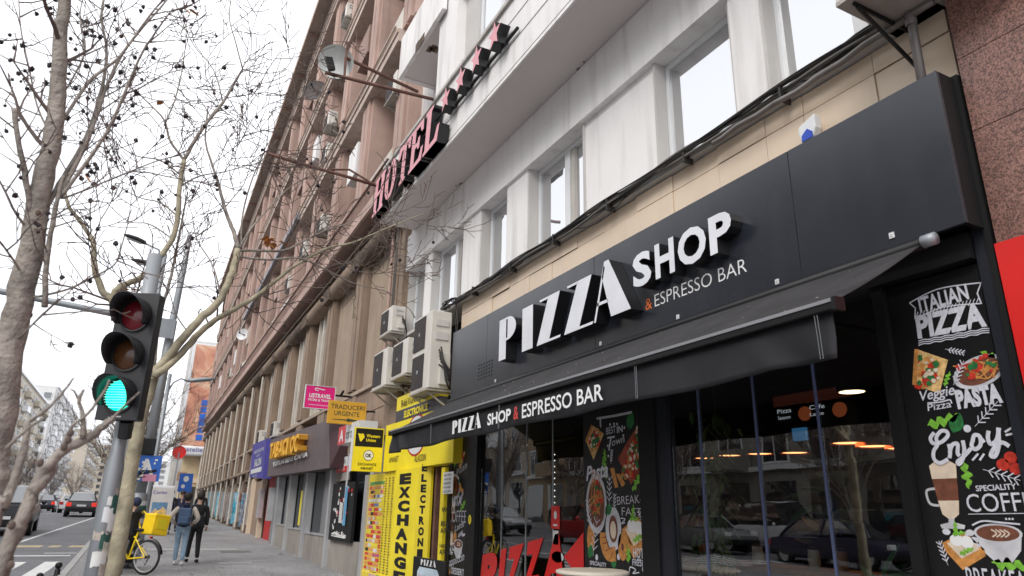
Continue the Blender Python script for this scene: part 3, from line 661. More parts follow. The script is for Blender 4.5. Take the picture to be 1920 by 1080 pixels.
def cup(par, F, u, v, w):
    f = MB(); poly(f, F, [(u-w*.5, v), (u+w*.5, v), (u+w*.42, v-w*.35), (u+w*.2, v-w*.6), (u-w*.15, v-w*.62), (u-w*.4, v-w*.38)], .003); stroke(f, F, [(u-w*.45, v), (u-w*.68, v-.02*w), (u-w*.64, v-w*.22), (u-w*.42, v-w*.28)], w*.07, .0032); f.build('cup_picture', CU, par)
    f = MB(); ell(f, F, u, v, w*.52, w*.21, .0036); f.build('cup_rim_picture', CU, par); f = MB(); ell(f, F, u, v, w*.46, w*.17, .0042); f.build('coffee_picture', BN, par)
    f = MB()
    for k in range(4): stroke(f, F, [(u-w*.12+k*w*.09, v+w*.08), (u-w*.02+k*w*.09, v), (u-w*.12+k*w*.09, v-w*.08)], w*.03, .0048)
    f.build('latte_art_picture', FO, par)
def toast(par, F, u, v, w):
    f = MB(); poly(f, F, [(u-w*.5, v), (u+w*.1, v+w*.28), (u+w*.5, v-w*.1), (u-w*.1, v-w*.42)], .003); poly(f, F, [(u-w*.5, v), (u-w*.1, v-w*.42), (u+w*.5, v-w*.1), (u+w*.5, v-w*.25), (u-w*.1, v-w*.6), (u-w*.48, v-w*.15)], .0032); f.build('toast_picture', CRU, par)
    f = MB(); poly(f, F, [(u-w*.38, v), (u+w*.1, v+w*.2), (u+w*.4, v-w*.1), (u-w*.08, v-w*.34)], .004); f.build('cheese_picture', FO, par)
    f = MB(); ell(f, F, u-w*.12, v+w*.08, w*.17, w*.14, .005); ell(f, F, u+w*.12, v+w*.04, w*.15, w*.14, .0052); f.build('egg_picture', 'led', par)
    f = MB(); rocket(f, F, u-w*.15, v+w*.15, w*.4, 1.2, .006); rocket(f, F, u-w*.2, v+w*.2, w*.35, .3, .0062); rocket(f, F, u-w*.1, v-w*.25, w*.4, .5, .0063); f.build('garnish_picture', GR, par)
def script_word(f, F, strokes_, u, v, k, w):
    for st in strokes_: stroke(f, F, [(u+a*k, v+b*k) for a, b in st], w)
# right-hand poster, nearest the camera
def poster(label, y1, y0, z0, z1, X=G0):
    p = thing('poster', label, 'poster', (X, (y0+y1)/2, z0), group=None)
    box('board', PB, p, X, X+.01, y0, y1, z0, z1); return p, Fr((X, y1, z0))
pr, F = poster('tall black chalk-style poster reading ITALIAN PIZZA and Enjoy', 2.815, 2.215, .2, 3.2)
def uv(px, py): p = onx(px, py, G0); return (2.815-p[1], p[2]-.2)
f = MB()
a, b, c, d = uv(1707, 567), uv(1838, 530), uv(1841, 590), uv(1718, 597)
def tilt(p, q): return math.atan2(q[1]-p[1], q[0]-p[0])
bl = uv(1724, 590); br = uv(1822, 562); text(f, 'ITALIAN', F, bl[0]+.01, bl[1]+.012, .1, br[0]-bl[0]-.02, bold=.03, rot=tilt(bl, br))
bl = uv(1722, 636); br = uv(1852, 612); text(f, 'PIZZA', F, bl[0], bl[1]+.01, .145, br[0]-bl[0], bold=.045, rot=tilt(bl, br))
q = [uv(1706, 568), uv(1760, 542), uv(1840, 530), uv(1833, 550), uv(1841, 570)]; stroke(f, F, q[:3], .008); stroke(f, F, [q[2], q[3], q[4]], .008, sm=False)
q2 = [uv(1706, 568), uv(1717, 578), uv(1716, 598)]; stroke(f, F, q2, .008, sm=False); stroke(f, F, [uv(1716, 598), uv(1770, 576), uv(1841, 569)], .008)
for t in range(18): p = Vector(uv(1718, 596)).lerp(Vector(uv(1838, 569)), t/18); stroke(f, F, [p, (p[0]+.02, p[1]+.035)], .005, sm=False)
for k in range(3):
    p, r = uv(1723, 640+k*4), uv(1856, 616+k*4); stroke(f, F, [(p[0]+(r[0]-p[0])*t/12, p[1]+(r[1]-p[1])*t/12+.006*(t % 2)) for t in range(13)], .006)
bl = uv(1728, 752); text(f, 'Veggie', F, bl[0], bl[1], .065, .22, bold=.012, shear=.25, rot=.06)
bl = uv(1741, 771); text(f, 'Pizza', F, bl[0], bl[1], .045, .15, bold=.006, shear=.1, rot=.05)
stroke(f, F, [uv(1740, 756), uv(1765, 754), uv(1782, 750), uv(1786, 757)], .008)
bl = uv(1797, 765); br = uv(1882, 752); text(f, 'PASTA', F, bl[0], bl[1], .105, br[0]-bl[0], bold=.06, rot=tilt(bl, br))
# Enjoy, hand drawn
def pth(*pp): return [uv(1700+x/3.6, 780+y/3.6) for x, y in pp]
for st in (pth((192, 112), (166, 150), (184, 184), (236, 178), (282, 136), (272, 104), (236, 104), (206, 146), (214, 192), (188, 240), (192, 292), (232, 318), (286, 292)),
           pth((290, 190), (300, 240), (295, 285)), pth((295, 250), (315, 195), (350, 190), (350, 250), (365, 270)), pth((385, 165), (395, 230), (385, 290), (362, 325), (350, 310), (385, 280), (440, 220)),
           pth((455, 160), (445, 200), (470, 225), (505, 195), (500, 140), (465, 130), (452, 165)), pth((505, 150), (530, 180)), pth((560, 100), (555, 150), (575, 190), (615, 160), (630, 80)), pth((625, 80), (628, 200), (605, 270), (575, 265), (600, 215), (650, 180), (700, 205))): stroke(f, F, st, .023)
ell(f, F, *uv(1700+410/3.6, 780+85/3.6), .022)
for st in (pth((670, 110), (715, 80)), pth((675, 130), (725, 120)), pth((450, 300), (490, 255)), pth((500, 300), (530, 255))): stroke(f, F, st, .012)
bl = uv(1832, 921); br = uv(1912, 917); text(f, 'SPECIALITY', F, bl[0], bl[1], .032, br[0]-bl[0]-.01, bold=.02, rot=tilt(bl, br))
bl = uv(1817, 960); text(f, 'COFFEE', F, bl[0], bl[1], .105, .42, bold=.0, rot=.02)
bl = uv(1817, 960); stroke(f, F, [(bl[0], bl[1]-.012), (bl[0]+.4, bl[1]-.004)], .004)
stroke(f, F, [uv(1825, 985), uv(1845, 977), uv(1880, 980), uv(1915, 983)], .009)
for k in range(3): ell(f, F, *uv(1887+6*k, 973), .006)
for (px, py, L_, an) in ((1830, 800, .2, .7), (1790, 722, .16, 1.0), (1845, 880, .2, -.35), (1775, 655, .12, -.4), (1780, 1060, .14, 1.8)): p = uv(px, py); sprig(f, F, p[0], p[1], L_, an)
for (px, py) in ((1775, 997), (1819, 999), (1827, 1013)): p = uv(px, py); ell(f, F, p[0], p[1], .024, .018, .003)
bl = uv(1818, 1106); text(f, 'BREAKFAST', F, bl[0], bl[1], .13, .4, bold=.0)
f.build('lettering', CH, pr)
pizza_slice(pr, F, [uv(1720, 655), uv(1716, 722), uv(1762, 738), uv(1778, 675)])
p = uv(1836, 697); pasta_plate(pr, F, p[0], p[1], .16, .09, .25)
p = uv(1787, 988); coffee_glass(pr, F, p[0], p[1]-.0, .165, .355)
p = uv(1871, 1000); cup(pr, F, p[0], p[1], .25)
p = uv(1807, 1030); toast(pr, F, p[0], p[1]+.03, .24)
for (px, py) in ((1881, 871), (1895, 858), (1905, 879)):
    f = MB(); p = uv(px, py); ell(f, F, p[0], p[1], .035, .033); f.build('tomato_picture', TR, pr)
for i, (px, py, L_, an) in enumerate(((1738, 798, .22, .12), (1838, 660, .17, -.75), (1818, 918, .17, 1.5), (1860, 1055, .2, -.1), (1772, 725, .1, 1.2))):
    f = MB(); p = uv(px, py); rocket(f, F, p[0], p[1], L_, an); f.build('rocket_leaf_picture', GR, pr)
f = MB(); p = uv(1788, 812); leafp(f, F, p[0], p[1], .13, 1.1); f.build('basil_picture', GD, pr)
# middle poster
pm, F = poster('black food poster with Pasta and a croissant beside the black column', 6.6, 5.56, .35, 3.1)
def uv(px, py): p = onx(px, py, G0); return (6.6-p[1], p[2]-.35)
def q8(x, y): return uv(1080+x/6, 740+y/6)
def q9(x, y): return uv(1080+x/6, 900+y/6)
f = MB()
text(f, 'PIZZA', F, .2, 2.5, .16, .62, bold=.03, rot=.03)
for k in range(2): stroke(f, F, [q8(235, 262+k*14), q8(430, 232+k*14), q8(630, 190+k*14)], .01)
bl = q8(345, 450); text(f, 'BEST', F, bl[0], bl[1], .075, .17, bold=.0, rot=.05); bl = q8(465, 432); text(f, 'IN', F, bl[0], bl[1], .07, .1, bold=.02, rot=.05)
bl = q8(370, 650); text(f, 'T', F, bl[0]-.02, bl[1]+.02, .15, .14, bold=.0, shear=.3); bl = q8(410, 600); text(f, 'own', F, bl[0], bl[1]+.02, .08, .22, bold=.0, shear=.2, rot=.1)
for (x, y) in ((385, 335), (430, 330), (465, 330), (545, 372), (535, 460), (360, 575), (365, 690)): ell(f, F, *q8(x, y), .016, .016, n=5)
bl = q8(130, 1020); text(f, 'Pasta', F, bl[0]-.02, bl[1]+.05, .15, .42, bold=.03, shear=.3, rot=.08)
bl = q9(470, 280); text(f, 'BREAK-', F, bl[0], bl[1], .085, .4, bold=-.01, rot=.04); bl = q9(520, 400); text(f, 'FAST', F, bl[0], bl[1], .085, .32, bold=-.01, rot=-.03)
bl = q9(160, 950); text(f, 'SPECIALITY', F, bl[0], bl[1], .04, .3, bold=.02, rot=-.02); bl = q9(135, 1040); text(f, 'COFFEE', F, bl[0], bl[1]-.03, .09, .45, bold=.02)
bl = q9(650, 870); text(f, 'HOT', F, bl[0], bl[1], .09, .16, bold=.02); bl = q9(690, 890); text(f, 'AND', F, bl[0], bl[1]-.02, .03, .06, bold=.02); bl = q9(650, 960); text(f, 'FRESH', F, bl[0]-.01, bl[1], .06, .19, bold=.01)
for (x, y, L_, an, g_) in ((380, 290, .3, 1.5, 9), (200, 860, .4, 1.35, 9), (165, 540, .3, 1.7, 9), (440, 380, .2, 1.5, 9), (780, 500, .16, 2.2, 9), (400, 780, .15, 1.4, 8), (285, 380, .1, 1.6, 8)): p = (q9 if g_ == 9 else q8)(x, y); sprig(f, F, p[0], p[1], L_, an, .009)
stroke(f, F, [q9(510, 430), q9(560, 440), q9(520, 490), q9(560, 480)], .01); stroke(f, F, [q9(610, 1030), q9(620, 980), q9(680, 1010), q9(650, 1050), q9(720, 1040)], .012)
for (x, y) in ((765, 1005), (480, 865), (235, 870)): ell(f, F, *q9(x, y), .025, .03)
f.build('lettering', CH, pm)
pizza_slice(pm, F, [q8(190, 345), q8(120, 530), q8(200, 735), q8(315, 440)])
f = MB(); poly(f, F, [q8(780, 210), q8(560, 560), q8(475, 720), q8(620, 1010), q8(790, 780), q8(800, 400)], .003); f.build('big_pizza_picture', MEAT, pm)
ins = lambda: (lambda a, t: q8(640+a*130, 700+t*240-a*40))(random.uniform(-1, 1), random.uniform(-1, 1))
insp = lambda: (lambda t, s_: q8(780-t*170+s_*(60+60*t), 260+t*700))(random.uniform(.15, .95), random.uniform(-.9, .55))
blobs(pm, F, insp, 50, .028, CRU, .004); blobs(pm, F, insp, 45, .024, TR, .0095); blobs(pm, F, insp, 35, .02, FO, .0145); blobs(pm, F, insp, 22, .022, GD, .018)
f = MB(); poly(f, F, [q8(385, 830), q8(430, 820), q8(480, 1040), q8(440, 1050)], .003); poly(f, F, [q8(450, 890), q8(490, 890), q8(560, 1000), q8(520, 1040)], .0033); f.build('breadstick_picture', CRU, pm)
p = q9(230, 265); pasta_plate(pm, F, p[0], p[1], .19, .3, 0)
f = MB(); p = q9(422, 550); ell(f, F, p[0], p[1], .135, .21); f.build('plate_picture', CU, pm); f = MB(); ell(f, F, p[0], p[1], .075, .13, .004); f.build('coffee_picture', BN, pm); f = MB(); ell(f, F, p[0], p[1]-.01, .05, .085, .005); f.build('latte_art_picture', FO, pm)
f = MB(); stroke(f, F, [q9(305, 590), q9(310, 700), q9(360, 830), q9(450, 830)], .1, .003, w2=.14); f.build('croissant_picture', CRU, pm)
f = MB()
for t in ((290, 650, 345, 640), (300, 720, 370, 700), (330, 800, 400, 760), (390, 880, 420, 800)): stroke(f, F, [q9(t[0], t[1]), q9(t[2], t[3])], .012, .004, False)
f.build('croissant_fold_picture', MEAT, pm)
f = MB(); ell(f, F, *q9(168, 660), .07, .15); f.build('cookie_picture', CRU, pm); f = MB(); ell(f, F, *q9(527, 750), .08, .13); f.build('doughnut_picture', CRU, pm); f = MB(); ell(f, F, *q9(527, 755), .022, .035, .004); f.build('doughnut_hole_picture', BN, pm)
p = q9(675, 610); toast(pm, F, p[0], p[1]+.04, .44)
for (x, y, L_, an, g_) in ((640, 130, .25, .9, 9), (300, 700, .25, -1.1, 8), (590, 940, .25, 1.45, 9), (340, 760, .15, 1.9, 8)): f = MB(); p = (q9 if g_ == 9 else q8)(x, y); rocket(f, F, p[0], p[1], L_, an); f.build('rocket_leaf_picture', GR, pm)
for (x, y, L_, an, g_) in ((330, 380, .15, .6, 9), (600, 400, .2, 1.3, 8), (240, 470, .1, 1, 9), (310, 460, .1, 2.2, 9), (150, 880, .15, 1.2, 9), (430, 1000, .14, 1.6, 9)): f = MB(); p = (q9 if g_ == 9 else q8)(x, y); leafp(f, F, p[0], p[1], L_, an); f.build('basil_picture', GD, pm)
# left narrow poster
pl, F = poster('narrow black food poster with COFFEE and PASTA lettering beside the yellow exchange kiosk', 10.42, 9.63, .15, 3.1, 4.3)
def uv(px, py): p = onx(px, py, 4.3); return (10.42-p[1], p[2]-.15)
def qa(x, y): return uv(820+x/3.86, 800+y/3.86)
f = MB()
for (s_, x, y, h_, w_, bo, sh, ro) in (('Tasty', 112, 190, .09, .3, .03, .2, .35), ('Pizza', 140, 360, .1, .4, -.005, .25, .3), ('PASTA', 85, 575, .14, .48, .03, .0, .03), ('COFFEE', 82, 690, .18, .66, -.01, 0, 0), ('Latte', 128, 760, .09, .35, 0, .25, .25), ('Cappuccino', 68, 1020, .12, .75, 0, .3, .22), ('DESSERT', 100, 1062, .09, .48, .02, 0, 0)):
    p = qa(x, y); text(f, s_, F, p[0], p[1], h_, w_, bold=bo, shear=sh, rot=ro)
for (x, y, L_, an) in ((165, 560, .2, 1), (150, 800, .2, .4), (180, 790, .12, .2)): p = qa(x, y); sprig(f, F, p[0], p[1], L_, an, .012)
f.build('lettering', CH, pl)
pizza_slice(pl, F, [qa(150, 190), qa(145, 260), qa(170, 310), qa(205, 180)])
f = MB(); p = qa(178, 240); f.build  # picture of fries
p = qa(122, 440); pasta_plate(pl, F, p[0], p[1], .24, .2)
p = qa(95, 915); coffee_glass(pl, F, p[0]+.0, p[1], .22, .72)
p = qa(152, 850); cup(pl, F, p[0], p[1], .32)
for (x, y) in ((110, 330), (120, 365), (105, 375)): f = MB(); ell(f, F, *qa(x, y), .05, .05); f.build('tomato_picture', TR, pl)
for (x, y, L_, an) in ((125, 300, .3, 1.5), (165, 610, .25, .6), (115, 255, .15, 1.2)): f = MB(); p = qa(x, y); rocket(f, F, p[0], p[1], L_, an); f.build('rocket_leaf_picture', GR, pl)
f = MB(); stroke(f, F, [qa(165, 415), qa(170, 450), qa(190, 470)], .09, .003, w2=.05); f.build('croissant_picture', CRU, pl); f = MB(); ell(f, F, *qa(128, 800), .06, .08); ell(f, F, *qa(75, 1050), .1, .1); f.build('cookie_picture', CRU, pl)
# ================================================================== INSIDE THE SHOP
def lampd(px, py, X, i, lab, s=1.0):
    p = onx(px, py, X); t = thing('pendant_lamp', lab, 'lamp', p, group='copper dome lamps inside the pizza shop')
    f = MB(); f.lathe((0, 0, 0), [(.2*s, 0), (.19*s, .05*s), (.13*s, .12*s), (.04*s, .16*s), (.025*s, .2*s)], 18); f.build('shade', 'copper', t, local=True, smooth=True)
    f = MB(); f.lathe((0, 0, .012), [(.001, 0), (.17*s, 0)], 16); f.build('bulb', 'lamp', t, local=True)
    f = MB(); f.tube([(0, 0, .2*s), (0, 0, 3.3-p[2])], .008, 5); f.build('cord', 'blk', t, local=True)
for i, (px, py, X, lab) in enumerate(((1592, 832, 7., 'copper dome lamp third from the right behind the glass'), (1640, 838, 7.2, 'copper dome lamp second from the right behind the glass'), (1696, 842, 7.4, 'copper dome lamp nearest the tall right poster'), (1490, 850, 8., 'copper dome lamp right of the middle mullion'), (1425, 852, 8., 'copper dome lamp left of the middle mullion'), (1368, 855, 8.4, 'small copper lamp beside the hanging vines'), (1322, 860, 8.6, 'leftmost copper lamp behind the glass by the black column'))): lampd(px, py, X, i, lab)
p = onx(1597, 735, 6.2); t = thing('ceiling_spot', 'round warm ceiling light glowing near the awning corner', 'lamp', p); f = MB(); f.lathe((0, 0, 0), [(.001, 0), (.12, 0)], 18); f.build('bulb', 'lampd', t, local=True); f = MB(); f.lathe((0, 0, .002), [(.12, 0), (.14, .0), (.14, .1), (.0, .1)], 18); f.build('housing', 'blk', t, local=True)
for k, (px, py, lab, cb_) in enumerate(((1490, 770, 'dark menu screen with Pizza text high behind the glass', 'Pizza'), (1553, 762, 'dark menu screen with blue corner right of the other screen', 'Cafe'))):
    p = onx(px, py, 6.5); t = thing('menu_screen', lab, 'screen', p); box('casing', 'black', t, p[0], p[0]+.05, p[1]-.3, p[1]+.3, p[2]-.2, p[2]+.2); box('display', mat('screen_dark%d' % k, (.05, .012, .008), emit=.35, var=0), t, p[0]-.006, p[0]-.001, p[1]-.29, p[1]+.29, p[2]+.07, p[2]+.19)
    FF = Fr((p[0]-.006, p[1]+.28, p[2]-.18)); f = MB(); text(f, cb_, FF, .04, .17, .05, .2); text(f, 'Seasons' if k == 0 else 'Latte', FF, .04, .1, .04, .18); f.build('lettering', 'tvtext', t)
    f = MB(); ell(f, FF, .42, .13, .09, .08); f.build('picture', mat('food_glow', (.25, .06, .02), emit=.4, var=0), t)
p = onx(1498, 814, 5.6); t = thing('notice_screen', 'small pale blue screen below the menu screens', 'screen', p); box('display', 'tvblue', t, p[0], p[0]+.03, p[1]-.08, p[1]+.08, p[2]-.06, p[2]+.06); box('casing', 'black', t, p[0]+.031, p[0]+.05, p[1]-.09, p[1]+.09, p[2]-.07, p[2]+.07)
t = thing('bar_counter', 'wooden bar counter with pale tiled front inside the pizza shop', 'counter', (6, 6, .2))
box('counter_top', 'wood', t, 5.6, 6.1, 3.2, 7.3, 1.2, 1.26, bevel=.01); box('counter_front', 'reveal', t, 5.72, 6.0, 3.3, 7.2, .16, 1.198)
for i, (y, lab) in enumerate(((4.6, 'brown cup left of the right mullion on the counter'), (4.9, 'pale jar on the bar counter'), (5.6, 'glass of bread sticks on the bar counter'), (6.4, 'small bowl on the left part of the bar counter'))):
    t = thing('counter_jar', lab, 'jar', (5.8, y, 1.26)); f = MB(); f.lathe((0, 0, 0), [(.05, 0), (.06, .08), (.05, .16), (.052, .17)], 12); f.build('body', ['wood', 'creamt', 'fin', 'copper'][i], t, local=True, smooth=True); f = MB(); f.lathe((0, 0, .171), [(.05, 0), (.05, .02), (.001, .025)], 12); f.build('lid', 'blk', t, local=True)
for i, (y, lab) in enumerate(((4.2, 'dark bar stool nearest the right end of the counter'), (5.2, 'dark bar stool by the middle of the counter'), (6.3, 'dark bar stool at the left end of the counter'))):
    t = thing('bar_stool', lab, 'stool', (5.2, y, .16)); f = MB(); f.lathe((0, 0, .72), [(.001, 0), (.17, 0), (.18, .03), (.16, .06), (.001, .06)], 14); f.build('seat', 'wood', t, local=True, smooth=True)
    for sx, sy in ((1, 1), (1, -1), (-1, 1), (-1, -1)): f = MB(); f.tube([(.1*sx, .1*sy, .72), (.17*sx, .17*sy, 0)], .012, 6); f.build('leg', 'blk', t, local=True)
# plants behind the glass
def leafy(f, c, n, spread, L_, w, droop=0):
    for k in range(n):
        d = Vector((random.gauss(0, 1), random.gauss(0, 1), random.uniform(-.3, 1))).normalized(); b0 = Vector(c)+Vector((random.gauss(0, spread[0]), random.gauss(0, spread[1]), random.gauss(0, spread[2]))); d.z -= droop; d.normalize()
        s_ = d.cross(Vector((0, 0, 1))); s_ = s_.normalized()*w*random.uniform(.7, 1.2) if s_.length > .01 else Vector((w, 0, 0)); l_ = L_*random.uniform(.6, 1.3)
        up = Vector((0, 0, -l_*.25)); f.add([b0, b0+d*l_*.3+s_, b0+d*l_*.7+s_*.8+up*.5, b0+d*l_+up, b0+d*l_*.7-s_*.8+up*.5, b0+d*l_*.3-s_], [(0, 1, 2, 3), (0, 3, 4, 5)])
p = onx(1545, 900, 5.2); t = thing('rubber_plant', 'tall indoor plant with big dark leaves behind the middle pane', 'plant', (p[0], p[1], .16)); f = MB(); leafy(f, (p[0], p[1], 1.9), 18, (.1, .12, .3), .35, .09); o = f.build('foliage', 'leafg', t, smooth=False); f = MB(); f.tube([(p[0], p[1], .4), (p[0]+.02, p[1], 1.2), (p[0], p[1]-.03, 2.2)], .015, 6); f.build('stem', 'twig', t); f = MB(); f.lathe((p[0], p[1], .16), [(.13, 0), (.17, .3), (.18, .32)], 14); f.build('pot', 'blk', t)
p = onx(1690, 1050, 4.75); t = thing('potted_plant', 'broad leaved dark green plant low beside the right poster', 'plant', (p[0], p[1], .16)); f = MB(); leafy(f, (p[0], p[1], 1.1), 30, (.1, .18, .14), .34, .07); f.build('foliage', 'leafg', t); f = MB(); f.tube([(p[0], p[1], .3), (p[0], p[1]+.04, 1.3)], .012, 6); f.build('stem', 'twig', t); f = MB(); f.lathe((p[0], p[1], .16), [(.13, 0), (.17, .3), (.18, .32)], 14); f.build('pot', 'blk', t)
for (px, X, n, lab) in ((1322, 4.85, 150, 'long hanging green vine behind the left pane'), (1350, 5.0, 110, 'shorter hanging vine left of the first blue mullion')):
    p = onx(px, 900, X); t = thing('hanging_vine', lab, 'plant', (p[0], p[1], 2.9)); f = MB()
    for k in range(n): leafy(f, (p[0]+random.gauss(0, .05), p[1]+random.gauss(0, .07), 2.75-2.2*random.random()**.9), 1, (.02, .02, .02), .17, .02, 1.2)
    o = f.build('foliage', 'leafl', t); f = MB(); f.tube([(p[0], p[1], 3.25), (p[0], p[1], .6)], .006, 4); f.build('stem', 'twig', t)
# ================================================================== STREET-SIDE BITS IN FRONT OF THE SHOP
t = thing('bar_table', 'round cream bistro table standing outside below the middle poster', 'table', (3.7, 5.5, gz(5.5)))
f = MB(); f.lathe((3.7, 5.52, 1.2), [(.001, 0), (.3, 0), (.325, .012), (.325, .03), (.3, .04), (.001, .04)], 40); f.build('table_top', 'creamt', t, smooth=False, bevel=.004)
f = MB(); f.tube([(3.7, 5.52, gz(5.5)+.02), (3.7, 5.52, 1.2)], .035, 12); f.build('column', 'blk', t, smooth=True); f = MB(); f.lathe((3.7, 5.52, gz(5.5)), [(.24, 0), (.24, .015), (.05, .03), (.001, .03)], 24); f.build('base', 'blk', t)
t = thing('pavement_board', 'black pavement board with PIZZA heading and pale poster in front of the yellow kiosk', 'sign board', (3.5, 9, gz(9)))
box('board', 'black', t, 3.5, 3.53, 8.42, 9.57, gz(9)+.05, 1.135, bevel=.006); F = Fr((3.5, 9.57, 0)); f = MB(); uu = .3
for shp, w in ((P_, .09), (I_, .05), (Z_, .09), (Z_, .09), (A_, .1)):
    for pts in put(shp, uu, w, .07, 1.045): poly(f, F, pts, .002)
    uu += w+.03
f.build('lettering', 'led', t); f = MB(); poly(f, F, [(.18, .3), (.95, .3), (.95, .96), (.88, 1.02), (.26, 1.02), (.18, .96)], .001); f.build('poster_sheet', C('pale_blue_print', .5, .6, .68, .5, var=.2, vs=5), t)
f = MB(); text(f, 'fresh coffee', F, .24, .88, .05, .6, bold=.0); f.build('red_print', C('soft_red', .6, .05, .04, .5), t); f = MB(); text(f, 'Good mood!', F, .22, .76, .09, .68, bold=.02); f.build('blue_print', C('teal_print', .02, .2, .3, .5), t)
for s_ in (8.5, 9.5): f = MB(); f.tube([(3.54, s_, 1.1), (3.8, s_, gz(9))], .012, 6); f.build('leg', 'blk', t)
# ================================================================== AC UNITS
def ac(label, X, y0, y1, z0, z1, depth=.33, fans=1, shelf=True, group='air conditioning units on the facades', root=None, parts=True, wallx=4.42):
    t = thing('ac_unit', label, 'air conditioner', (X, y0, z0), group=group)
    box('casing', 'acw', t, X, X+depth, y0, y1, z0, z1, bevel=.012)
    w = y1-y0; gy0 = y0+w*.32; hh = (z1-z0)/fans
    for k in range(fans):
        a, b = z0+k*hh+.05, z0+(k+1)*hh-.04
        box('grille', 'acgrille', t, X-.012, X-.001, gy0, y1-.04, a, b)
        f = MB(); f.lathe((X-.014, (gy0+y1-.04)/2, (a+b)/2), [(.001, 0), (.035, 0)], 10, axis=(-1, 0, 0)); f.build('fan_hub', 'pvc', t)
        f = MB()
        for q in range(9): yy = gy0+(y1-.04-gy0)*(q+.5)/9; f.box(X-.017, X-.013, yy-.004, yy+.004, a, b)
        for q in range(9): zz = a+(b-a)*(q+.5)/9; f.box(X-.0165, X-.0135, gy0, y1-.04, zz-.003, zz+.003)
        o = f.build('grille_wires', 'acgrille', t); o['kind'] = 'stuff'
    f = MB(); f.box(X+.08, X+depth-.06, y0-.02, y0-.001, z0+(z1-z0)*.62, z0+(z1-z0)*.72); f.box(X+.08, X+depth-.06, y0-.02, y0-.001, z0+(z1-z0)*.8, z0+(z1-z0)*.88); f.build('side_handle', 'reveal', t)
    box('valve_cover', 'acw', t, X+depth*.45, X+depth-.02, y0-.06, y0-.001, z0+.06, z0+(z1-z0)*.45, bevel=.008)
    for k in range(3): f = MB(); f.tube([(X+depth*.7, y0-.05, z0+.2+.05*k), (X+depth*.85, y0-.11, z0+.14+.03*k), (X+depth+.02, y0-.07, z0+.02), (X+depth+.05, y0-.03+.02*k, z0-.2)], .013, 6); f.build('hose', 'cable', t, smooth=True)
    if shelf:
        box('bracket_shelf', 'acshelf', t, X-.03, wallx, y0+.02, y1-.02, z0-.04, z0-.006)
        for yy in (y0+.1, y1-.12): f = MB(); f.tube([(X+.02, yy, z0-.06), (wallx-.01, yy, z0-.06)], .016, 5); f.tube([(X+.05, yy, z0-.07), (wallx-.01, yy, z0-.36)], .016, 5); f.tube([(wallx-.015, yy, z0-.04), (wallx-.015, yy, z0-.4)], .018, 5); f.build('bracket', 'acshelf' if X > 3.8 else 'blk', t)
    return t
a1 = ac('tall cream air conditioner with two fans beside the black shop sign', 3.9, 10.45, 11.3, 3.62, 4.92, .36, 2)
f = MB()
for k in range(7): f.tube([(4.05+random.uniform(-.02, .04), 10.4, 4.3-k*.05), (4.1+.03*k, 10.32-.01*k, 4.0-.03*k), (4.16, 10.36, 3.75), (4.2, 10.3, 3.6)], .014, 6)
f.build('hose', 'cable', a1, smooth=True)
ac('small air conditioner with one fan hung highest beside the white wall corner', 4.0, 13.0, 13.75, 5.15, 5.68, .28)
ac('middle air conditioner with white fan hub left of the tall double unit', 3.95, 11.75, 12.6, 4.08, 4.74, .3)
ac('lowest leftmost air conditioner of the cluster above the yellow kiosk', 3.95, 12.95, 13.85, 4.05, 4.8, .32)
a5 = ac('air conditioner on rusty bracket at the top right under the window', 3.78, 1.62, 2.5, 5.1, 5.8, .34, 1)
# ================================================================== HOTEL SIGN AND STARS
hs_ = thing('hotel_sign', 'pink and black HOTEL letters mounted on the balcony front', 'sign', (3.5, 11, 7.8))
F = Fr((3.6, 13.1, 0))
serif = {
 'H': [[(0, 0), (.36, 0), (.36, .07), (.27, .1), (.27, .46), (.6, .46), (.6, .1), (.52, .07), (.52, 0), (.9, 0), (.9, .07), (.82, .1), (.82, .9), (.9, .93), (.9, 1), (.52, 1), (.52, .93), (.6, .9), (.6, .58), (.27, .58), (.27, .9), (.36, .93), (.36, 1), (0, 1), (0, .93), (.08, .9), (.08, .1), (0, .07)]],
 'T': [[(.26, 0), (.66, 0), (.66, .07), (.57, .1), (.57, .88), (.72, .86), (.82, .7), (.9, .7), (.88, 1), (.04, 1), (.02, .7), (.1, .7), (.2, .86), (.35, .88), (.35, .1), (.26, .07)]],
 'E': [[(0, 0), (.84, 0), (.9, .32), (.82, .32), (.7, .12), (.3, .1), (.3, .46), (.5, .47), (.56, .38), (.62, .38), (.62, .66), (.56, .66), (.5, .57), (.3, .57), (.3, .9), (.64, .89), (.76, .72), (.83, .72), (.8, 1), (0, 1), (0, .93), (.1, .9), (.1, .1), (0, .07)]],
 'L': [[(0, 0), (.84, 0), (.92, .36), (.84, .36), (.7, .13), (.33, .11), (.33, .9), (.43, .93), (.43, 1), (0, 1), (0, .93), (.1, .9), (.1, .1), (0, .07)]]}
zl2, hh2, wl = 7.42, .8, .73
